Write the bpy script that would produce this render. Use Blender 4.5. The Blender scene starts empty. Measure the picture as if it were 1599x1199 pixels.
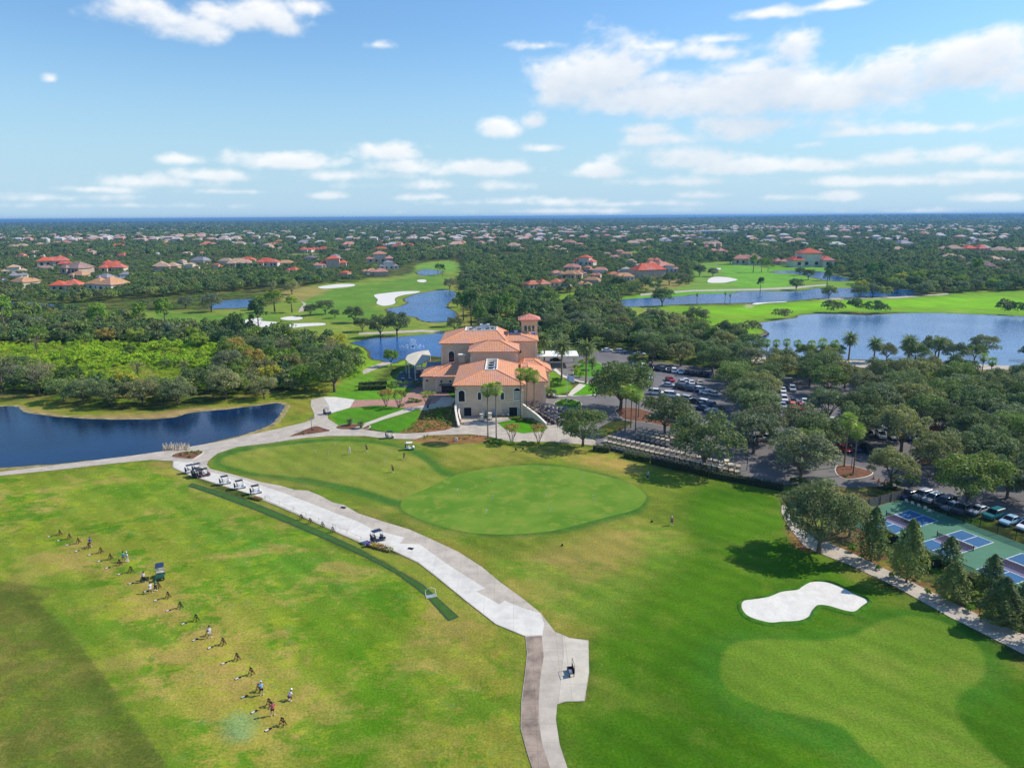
import bpy, bmesh, math, random
import numpy as np
from mathutils import Vector, Matrix
PI = math.pi
rnd = random.Random(7)
S = bpy.context.scene
COL = S.collection

# ------------------------------------------------------------------ camera
FPX, PITCH, HC = 1109.0, math.radians(13.25), 58.0
ROLL = math.radians(-0.36)
CP, SP = math.cos(PITCH), math.sin(PITCH)
CR, SR = math.cos(ROLL), math.sin(ROLL)

def G(px, py, z=0.0):
    """photo pixel (1599 x 1199) -> the point of the level plane z that is seen there"""
    x = (px - 799.5) / FPX; y = -(py - 599.5) / FPX
    x, y = CR * x - SR * y, SR * x + CR * y
    dx, dy, dz = x, CP + y * SP, -SP + y * CP
    if dz > -0.004: dz = -0.004
    t = (z - HC) / dz
    return (dx * t, dy * t)

def proj(X, Y, Z):
    """world -> photo pixel; works on arrays"""
    d = Y * CP - (Z - HC) * SP
    u = Y * SP + (Z - HC) * CP
    x = X / d; y = u / d
    x, y = CR * x + SR * y, -SR * x + CR * y
    return 799.5 + x * FPX, 599.5 - y * FPX

def scale_at(px, py):
    x, y = G(px, py)
    return FPX / (y * CP + HC * SP)          # pixels per metre

cam = bpy.data.cameras.new("camera"); camo = bpy.data.objects.new("camera", cam)
COL.objects.link(camo); S.camera = camo
cam.sensor_fit = 'HORIZONTAL'; cam.sensor_width = 36.0
cam.lens = FPX / 1599.0 * 36.0
cam.clip_start = 0.5; cam.clip_end = 120000
m = Matrix(((1, 0, 0), (0, SP, -CP), (0, CP, SP))).to_4x4()      # columns right, up, back
camo.matrix_world = Matrix.Translation((0, 0, HC)) @ m @ Matrix.Rotation(ROLL, 4, 'Z')

# ------------------------------------------------------------------ materials
def lin(c):
    return tuple(((v / 255) / 12.92 if v / 255 <= 0.04045 else ((v / 255 + 0.055) / 1.055) ** 2.4) for v in c)

class NT:
    def __init__(s, mat):
        mat.use_nodes = True; s.t = mat.node_tree; s.t.nodes.clear()
    def n(s, typ, **kw):
        nd = s.t.nodes.new(typ)
        for k, v in kw.items():
            if k == 'inp':
                for kk, vv in v.items():
                    if hasattr(vv, 'links') or isinstance(vv, bpy.types.NodeSocket): s.t.links.new(vv, nd.inputs[kk])
                    else: nd.inputs[kk].default_value = vv
            else: setattr(nd, k, v)
        return nd
    def mix(s, fac, a, b, mode='MIX'):
        nd = s.t.nodes.new('ShaderNodeMix'); nd.data_type = 'RGBA'; nd.blend_type = mode
        for i, v in ((0, fac), (6, a), (7, b)):
            if isinstance(v, bpy.types.NodeSocket): s.t.links.new(v, nd.inputs[i])
            else: nd.inputs[i].default_value = v if i == 0 else (tuple(v) + (1,) if len(v) == 3 else v)
        return nd.outputs[2]
    def math(s, op, a, b=0.0, clamp=False):
        nd = s.t.nodes.new('ShaderNodeMath'); nd.operation = op; nd.use_clamp = clamp
        for i, v in ((0, a), (1, b)):
            if isinstance(v, bpy.types.NodeSocket): s.t.links.new(v, nd.inputs[i])
            else: nd.inputs[i].default_value = v
        return nd.outputs[0]
    def ramp(s, fac, lo, hi):
        nd = s.n('ShaderNodeMapRange', interpolation_type='SMOOTHSTEP', inp={0: fac, 1: lo, 2: hi, 3: 0.0, 4: 1.0})
        return nd.outputs[0]
    def noise(s, scale, detail=3, rough=0.55, vec=None, dist=0.0):
        nd = s.n('ShaderNodeTexNoise', inp={'Scale': scale, 'Detail': detail, 'Roughness': rough, 'Distortion': dist})
        if vec is not None: s.t.links.new(vec, nd.inputs['Vector'])
        return nd.outputs[0]
    def geo(s): return s.n('ShaderNodeNewGeometry').outputs['Position']
    def bsdf(s, col, rough=0.8, spec=0.3, **inp):
        b = s.n('ShaderNodeBsdfPrincipled')
        for k, v in dict({'Base Color': col, 'Roughness': rough, 'Specular IOR Level': spec}, **inp).items():
            if isinstance(v, bpy.types.NodeSocket): s.t.links.new(v, b.inputs[k])
            else: b.inputs[k].default_value = (tuple(v) + (1,)) if (isinstance(v, tuple) and len(v) == 3) else v
        o = s.n('ShaderNodeOutputMaterial'); s.t.links.new(b.outputs[0], o.inputs[0]); s.b = b; s.o = o
        return b
    def bump(s, h, strength, dist):
        nd = s.n('ShaderNodeBump', inp={'Height': h, 'Strength': strength, 'Distance': dist})
        s.t.links.new(nd.outputs[0], s.b.inputs['Normal'])

MATS = {}
def mat(name, col, rough=0.7, spec=0.3, var=0.12, scale=0.7, metal=0.0, bump=0.0, objcol=False, **kw):
    if name in MATS: return MATS[name]
    M = bpy.data.materials.new(name); t = NT(M)
    c = lin(col)
    p = t.n('ShaderNodeTexCoord').outputs['Object']
    base = t.n('ShaderNodeObjectInfo').outputs['Color'] if objcol else t.n('ShaderNodeRGB').outputs[0]
    if not objcol: base.node.outputs[0].default_value = c + (1,)
    f = t.noise(scale, 4, 0.6, p)
    cc = t.mix(1.0, base, t.mix(t.ramp(f, 0.3, 0.7), (1 - var,) * 3, (1 + var,) * 3), 'MULTIPLY')
    t.bsdf(cc, rough, spec, Metallic=metal, **kw)
    if bump: t.bump(t.noise(scale * 8, 3, 0.6, p), bump, 0.02)
    MATS[name] = M
    return M

# ------------------------------------------------------------------ objects
def tag(o, label=None, cat=None, group=None, kind=None):
    if label: o['label'] = label
    if cat: o['category'] = cat
    if group: o['group'] = group
    if kind: o['kind'] = kind
    return o

REG = []          # (object, description, place, category, group): labels are settled at the end
def reg(o, desc, place, cat, group=None):
    REG.append((o, desc, place, cat, group)); return o

def empty(name, loc=(0, 0, 0), rz=0.0, sc=1.0):
    o = bpy.data.objects.new(name, None); COL.objects.link(o)
    o.empty_display_size = 0.3
    o.location = loc; o.rotation_euler = (0, 0, rz)
    o.scale = (sc, sc, sc) if not isinstance(sc, tuple) else sc
    return o

def mesh_np(name, verts, faces, mats=None, fm=None, smooth=False):
    """verts (n,3) array, faces (m,k) array, k constant"""
    me = bpy.data.meshes.new(name)
    verts = np.asarray(verts, dtype=np.float32); faces = np.asarray(faces, dtype=np.int32)
    me.vertices.add(len(verts)); me.vertices.foreach_set('co', verts.ravel())
    k = faces.shape[1]
    me.loops.add(faces.size); me.loops.foreach_set('vertex_index', faces.ravel())
    me.polygons.add(len(faces))
    me.polygons.foreach_set('loop_start', np.arange(0, faces.size, k, dtype=np.int32))
    me.polygons.foreach_set('loop_total', np.full(len(faces), k, dtype=np.int32))
    if mats: [me.materials.append(q) for q in (mats if isinstance(mats, (list, tuple)) else [mats])]
    if fm is not None: me.polygons.foreach_set('material_index', np.asarray(fm, dtype=np.int32))
    if smooth: me.polygons.foreach_set('use_smooth', np.ones(len(faces), dtype=bool))
    me.update(calc_edges=True)
    return me

class MB:
    """collects shapes and links them as one mesh"""
    def __init__(s): s.v = []; s.f = []
    def add(s, vs, fs):
        k = len(s.v); s.v += [tuple(q) for q in vs]; s.f += [tuple(i + k for i in f) for f in fs]; return s
    def box(s, x0, x1, y0, y1, z0, z1, taper=0.0):
        t = taper
        return s.add([(x0, y0, z0), (x1, y0, z0), (x1, y1, z0), (x0, y1, z0), (x0 + t, y0 + t, z1), (x1 - t, y0 + t, z1), (x1 - t, y1 - t, z1), (x0 + t, y1 - t, z1)],
                     [(3, 2, 1, 0), (4, 5, 6, 7), (0, 1, 5, 4), (1, 2, 6, 5), (2, 3, 7, 6), (3, 0, 4, 7)])
    def tube(s, a, b, r0, r1=None, n=8, caps=True):
        r1 = r0 if r1 is None else r1
        a = Vector(a); b = Vector(b); d = (b - a).normalized()
        u = d.orthogonal().normalized(); w = d.cross(u)
        vs = [a + (u * math.cos(2 * PI * i / n) + w * math.sin(2 * PI * i / n)) * r0 for i in range(n)]
        vs += [b + (u * math.cos(2 * PI * i / n) + w * math.sin(2 * PI * i / n)) * r1 for i in range(n)]
        fs = [(i, (i + 1) % n, n + (i + 1) % n, n + i) for i in range(n)]
        if caps: fs += [tuple(range(n))[::-1], tuple(range(n, 2 * n))]
        return s.add(vs, fs)
    def prism(s, pts, z0, z1):
        n = len(pts)
        return s.add([(x, y, z0) for x, y in pts] + [(x, y, z1) for x, y in pts],
                     [tuple(range(n))[::-1], tuple(range(n, 2 * n))] + [(i, (i + 1) % n, n + (i + 1) % n, n + i) for i in range(n)])
    def profile(s, pts, x0, x1):
        """polygon in y,z swept along x"""
        n = len(pts)
        return s.add([(x0, y, z) for y, z in pts] + [(x1, y, z) for y, z in pts],
                     [tuple(range(n)), tuple(range(n, 2 * n))[::-1]] + [(i, n + i, n + (i + 1) % n, (i + 1) % n) for i in range(n)])
    def lathe(s, prof, c=(0, 0, 0), n=12):
        vs = []; fs = []
        for r, z in prof:
            vs += [(c[0] + r * math.cos(2 * PI * i / n), c[1] + r * math.sin(2 * PI * i / n), c[2] + z) for i in range(n)]
        for j in range(len(prof) - 1):
            fs += [(j * n + i, j * n + (i + 1) % n, (j + 1) * n + (i + 1) % n, (j + 1) * n + i) for i in range(n)]
        return s.add(vs, fs)
    def xform(s, mtx):
        s.v = [tuple(mtx @ Vector(q)) for q in s.v]; return s
    def mesh(s, name, m, smooth=False, bevel=0.0):
        bm = bmesh.new(); vs = [bm.verts.new(q) for q in s.v]
        for f in s.f:
            try: bm.faces.new([vs[i] for i in f])
            except ValueError: pass
        bmesh.ops.recalc_face_normals(bm, faces=bm.faces)
        if bevel: bmesh.ops.bevel(bm, geom=[e for e in bm.edges], offset=bevel, segments=1, affect='EDGES', clamp_overlap=True)
        me = bpy.data.meshes.new(name); bm.to_mesh(me); bm.free()
        if smooth:
            for p in me.polygons: p.use_smooth = True
        me.materials.append(m)
        return me
    def build(s, name, m, parent=None, smooth=False, bevel=0.0):
        return link(name, s.mesh(name, m, smooth, bevel), parent)

def link(name, me, parent=None):
    o = bpy.data.objects.new(name, me); COL.objects.link(o)
    if parent: o.parent = parent
    return o

KIDS = {}
def copy_tree(o, parent=None):
    kids = [c for c in o.children] if o.name not in KIDS else KIDS[o.name]
    KIDS[o.name] = kids
    c = o.copy(); COL.objects.link(c)
    if parent: c.parent = parent
    for ch in kids: copy_tree(ch, c)
    return c

def smooth_poly(pts, seg=4, closed=True):
    """Catmull-Rom through the points"""
    out = []; n = len(pts)
    for i in range(n if closed else n - 1):
        g = (lambda k: pts[k % n]) if closed else (lambda k: pts[min(max(k, 0), n - 1)])
        p0, p1, p2, p3 = g(i - 1), g(i), g(i + 1), g(i + 2)
        for j in range(seg):
            t = j / seg
            out.append(tuple(0.5 * ((2 * p1[a]) + (-p0[a] + p2[a]) * t + (2 * p0[a] - 5 * p1[a] + 4 * p2[a] - p3[a]) * t * t + (-p0[a] + 3 * p1[a] - 3 * p2[a] + p3[a]) * t ** 3) for a in (0, 1)))
    if not closed: out.append(tuple(pts[-1]))
    return out

def sheet(name, px, z, m, sm=0, world=False, parent=None):
    """flat piece of ground outlined by photo pixels"""
    pts = [tuple(p) for p in px] if world else [G(*p) for p in px]
    if sm: pts = smooth_poly(pts, sm)
    bm = bmesh.new(); f = bm.faces.new([bm.verts.new((x, y, z)) for x, y in pts])
    if f.normal.z < 0 or f.calc_area() and f.normal_update() or f.normal.z < 0: f.normal_flip()
    bmesh.ops.triangulate(bm, faces=bm.faces[:])
    me = bpy.data.meshes.new(name); bm.to_mesh(me); bm.free(); me.materials.append(m)
    o = link(name, me, parent)
    if parent is None: o['kind'] = 'structure'
    return o

def inside(px, py, poly):
    """vectorised point in polygon"""
    r = np.zeros(np.shape(px), bool); n = len(poly)
    for i in range(n):
        x0, y0 = poly[i]; x1, y1 = poly[(i + 1) % n]
        if y0 == y1: continue
        c = ((y0 > py) != (y1 > py)) & (px < (x1 - x0) * (py - y0) / (y1 - y0) + x0)
        r ^= c
    return r

def sdf(X, Y, poly):
    d = np.full(X.shape, 1e18); n = len(poly)
    for i in range(n):
        ax, ay = poly[i]; bx, by = poly[(i + 1) % n]
        ex, ey = bx - ax, by - ay; L = ex * ex + ey * ey + 1e-9
        t = np.clip(((X - ax) * ex + (Y - ay) * ey) / L, 0, 1)
        d = np.minimum(d, (X - ax - t * ex) ** 2 + (Y - ay - t * ey) ** 2)
    d = np.sqrt(d)
    return np.where(inside(X, Y, poly), -d, d)
# ================================================================== light, sky
SUN_EL, SUN_AZ = math.radians(42), math.radians(75)      # azimuth clockwise from +Y
sund = Vector((math.cos(SUN_EL) * math.sin(SUN_AZ), math.cos(SUN_EL) * math.cos(SUN_AZ), math.sin(SUN_EL)))
sun = bpy.data.lights.new("sun", 'SUN'); sun.energy = 4.4; sun.angle = math.radians(0.53); sun.color = (1.0, 0.95, 0.86)
suno = bpy.data.objects.new("sun", sun); COL.objects.link(suno)
suno.rotation_euler = sund.to_track_quat('Z', 'Y').to_euler(); suno.location = (0, 0, 500)

W = bpy.data.worlds.new("World"); S.world = W; W.use_nodes = True
wt = NT(W)
sky = wt.n('ShaderNodeTexSky', sky_type='NISHITA', sun_disc=False, sun_elevation=SUN_EL, sun_rotation=SUN_AZ,
           altitude=20, air_density=1.35, dust_density=0.15, ozone_density=3.2)
dirv = wt.n('ShaderNodeTexCoord').outputs['Generated']
el = wt.n('ShaderNodeSeparateXYZ', inp={0: dirv}).outputs[2]
CLOUDS = [  # photo px centre x, y, half width, half height, strength
    (215, 22, 90, 34, 1.1), (270, 42, 80, 30, 1.05), (390, 30, 90, 30, 1.05), (440, 45, 40, 20, .9), (478, 14, 30, 22, .95), (77, 124, 17, 9, .95), (590, 70, 24, 11, .75),
    (450, 252, 90, 15, .95), (600, 236, 60, 18, 1.1), (640, 262, 50, 12, .6), (330, 276, 60, 11, .9), (240, 285, 100, 12, .6), (280, 251, 36, 9, .75),
    (508, 306, 34, 7, .9), (770, 264, 90, 16, 1.1), (780, 200, 32, 18, 1.0), (835, 190, 20, 13, .8), (660, 308, 60, 6, .6), (760, 316, 70, 6, .6),
    (890, 130, 70, 50, 1.15), (960, 110, 90, 60, 1.25), (1060, 150, 150, 50, 1.35), (1180, 150, 140, 50, 1.3), (1290, 145, 110, 48, 1.2), (1400, 125, 130, 52, 1.3), (1540, 95, 110, 60, 1.35), (1640, 110, 120, 60, 1.3),
    (1120, 85, 90, 22, .75), (1230, 80, 44, 34, .9), (1205, 22, 60, 12, .9), (1290, 10, 45, 9, .8), (845, 72, 50, 9, .7), (1130, 62, 60, 10, .65), (1010, 75, 60, 12, .7),
    (1180, 200, 130, 26, .9), (1030, 218, 70, 14, .7), (1330, 208, 70, 9, .6), (1400, 76, 22, 8, .7), (1270, 226, 26, 7, .8),
    (845, 233, 34, 8, .9), (940, 268, 66, 16, 1.1), (1050, 250, 110, 20, 1.2), (1160, 262, 90, 18, 1.0), (1300, 258, 90, 14, 1.1), (1420, 248, 110, 16, 1.15), (1500, 240, 60, 14, .9), (1580, 248, 70, 20, 1.2),
    (890, 315, 90, 9, .8), (1100, 305, 50, 8, .9), (1220, 309, 60, 8, .9), (1310, 308, 46, 9, 1.0), (1550, 310, 60, 7, .8), (1000, 318, 90, 6, .6), (100, 310, 70, 6, .4), (1420, 330, 80, 5, .5), (180, 322, 120, 4, .4), (380, 300, 90, 4, .4), (900, 330, 140, 4, .5), (700, 290, 120, 8, .5), (150, 296, 60, 7, .7), (1060, 285, 160, 10, .75), (1350, 285, 190, 9, .7), (1530, 275, 110, 9, .7), (1000, 205, 60, 10, .6), (1480, 200, 120, 10, .55), (560, 275, 90, 9, .6), (940, 95, 60, 20, .6), (1160, 110, 70, 22, .8), (340, 18, 70, 16, .7)]
def sky_ang(px, py):
    x = (px - 799.5) / FPX; y = -(py - 599.5) / FPX
    x, y = CR * x - SR * y, SR * x + CR * y
    d = Vector((x, CP + y * SP, -SP + y * CP)).normalized()
    return math.atan2(d.x, d.y), math.asin(d.z)
skc = wt.mix(1.0, sky.outputs[0], (0.86, 1.14, 1.42), 'MULTIPLY')
bg1 = wt.n('ShaderNodeBackground', inp={0: skc, 1: 0.10})
hz = wt.ramp(el, 0.24, -0.02)
bg1b = wt.n('ShaderNodeBackground', inp={0: lin((174, 208, 233)) + (1,), 1: 1.0})
mh = wt.n('ShaderNodeMixShader', inp={0: wt.math('MULTIPLY', hz, 0.9), 1: bg1.outputs[0], 2: bg1b.outputs[0]})
wo = wt.n('ShaderNodeOutputWorld', inp={0: mh.outputs[0]})

def vnoise(x, y, seed):
    r = np.random.RandomState(seed).rand(256, 256)
    xi = np.floor(x).astype(int); yi = np.floor(y).astype(int)
    fx = x - xi; fy = y - yi; fx = fx * fx * fx * (fx * (fx * 6 - 15) + 10); fy = fy * fy * fy * (fy * (fy * 6 - 15) + 10)
    g = lambda i, j: r[(xi + i) % 256, (yi + j) % 256]
    return (g(0, 0) * (1 - fx) + g(1, 0) * fx) * (1 - fy) + (g(0, 1) * (1 - fx) + g(1, 1) * fx) * fy
def fbm(x, y, octs, seed=1, gain=.5):
    o = 0; a = 1; n = 0
    for i in range(octs):
        c, s_ = math.cos(i * .7), math.sin(i * .7)
        o = o + a * vnoise((x * c - y * s_) * 2.03 ** i + 17.3 * i, (x * s_ + y * c) * 2.03 ** i + 9.1 * i, seed + i); n += a; a *= gain
    return o / n - .5
def build_clouds():
    az = np.radians(np.arange(-60, 60, 0.11)); el = np.radians(np.arange(-0.2, 33, 0.11))
    A, E = np.meshgrid(az, el); dv_ = math.radians(.11)
    u = A * 1109 / 100; v = E * 1109 / 100 * 1.7
    wx = fbm(u * .9, v * .9, 4, 40) * 0.9; wy = fbm(u * .9 + 50, v * .9, 4, 60) * 0.6
    f1 = fbm(u * 1.5, v * 1.5, 7, 5, .55); bil = 0.5 - np.abs(fbm(u * 3.1 + 7, v * 3.1, 5, 21, .55)) * 2.2
    D = np.full(A.shape, -1.5)
    for cx, cy, hw, hh, st in CLOUDS:
        a0, e0 = sky_ang(cx, cy); a1, _ = sky_ang(cx + hw, cy); _, e1 = sky_ang(cx, cy - hh)
        du = (A - a0) / (a1 - a0) + wx * min(.55, 40 / hw); dv = (E - e0) / (e1 - e0) + wy * .55
        dv = np.where(dv < 0, dv * 1.35, dv)            # flatter bases
        D = np.maximum(D, (1.12 - np.sqrt(du * du + dv * dv)) * st)
    D = np.minimum(D, .8)
    D = D + f1 * 1.7 + (bil - .2) * .42
    hi = np.clip((E - math.radians(25)) / .08, 0, 1)
    D = np.maximum(D, (fbm(u * .5 + 3, v * .35, 7, 77) * 3.0 - .1) * hi - (1 - hi))
    cov = np.clip((D + 0.10) / 1.0, 0, 1); cov = cov * cov * (3 - 2 * cov)
    body = np.clip(D, 0, 1.2)
    sh = np.zeros_like(D)
    for k in range(1, 15):                              # light reaches a point through the cloud above and right of it
        sh += np.roll(np.roll(body, -k * 2, 0), -k, 1) * (0.93 ** k)
    lit = np.exp(-sh * 0.16)
    lit = np.clip(lit + (f1 * .5), 0, 1)
    cb = np.array(lin((172, 195, 220))); ct = np.array(lin((250, 250, 250)))
    rgb = cb + (ct - cb) * (lit ** .75)[..., None]
    hzf = np.clip(1 - E / .16, 0, 1)[..., None] * .35
    rgb = rgb * (1 - hzf) + np.array(lin((205, 226, 236))) * hzf
    RR = 60000.0
    V = np.stack([RR * np.sin(A), RR * np.cos(A), HC + RR * np.tan(E)], -1).reshape(-1, 3)
    nr_, nc_ = A.shape; idx = np.arange(nr_ * nc_).reshape(nr_, nc_)
    a, b, c, d = idx[:-1, :-1], idx[:-1, 1:], idx[1:, 1:], idx[1:, :-1]
    keep = (np.maximum(np.maximum(cov[:-1, :-1], cov[:-1, 1:]), np.maximum(cov[1:, 1:], cov[1:, :-1])) > 0.003)
    F = np.stack([a[keep], b[keep], c[keep], d[keep]], -1)
    M = bpy.data.materials.new('cloud'); t = NT(M)
    at = t.n('ShaderNodeAttribute', attribute_name='cloud')
    em = t.n('ShaderNodeEmission', inp={0: at.outputs['Color'], 1: 1.0}); tr = t.n('ShaderNodeBsdfTransparent')
    mxs = t.n('ShaderNodeMixShader', inp={0: at.outputs['Alpha'], 1: tr.outputs[0], 2: em.outputs[0]})
    t.n('ShaderNodeOutputMaterial', inp={0: mxs.outputs[0]})
    M.cycles.emission_sampling = 'NONE'
    me = mesh_np('clouds', V, F, M)
    ca = me.color_attributes.new('cloud', 'FLOAT_COLOR', 'POINT')
    arr = np.concatenate([rgb, (cov * .95)[..., None]], -1).astype(np.float32)
    ca.data.foreach_set('color', arr.ravel())
    o = link('sky_clouds', me); o['kind'] = 'structure'
build_clouds()
S.view_settings.view_transform = 'Standard'; S.view_settings.look = 'None'
S.view_settings.exposure = 0.15; S.view_settings.gamma = 1.0; S.view_settings.use_curve_mapping = False
S.cycles.max_bounces = 6; S.cycles.diffuse_bounces = 3; S.cycles.glossy_bounces = 3; S.cycles.volume_bounces = 1
S.cycles.transparent_max_bounces = 8; S.cycles.volume_max_steps = 64
S.cycles.use_denoising = True; S.cycles.denoising_prefilter = 'NONE'

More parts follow.
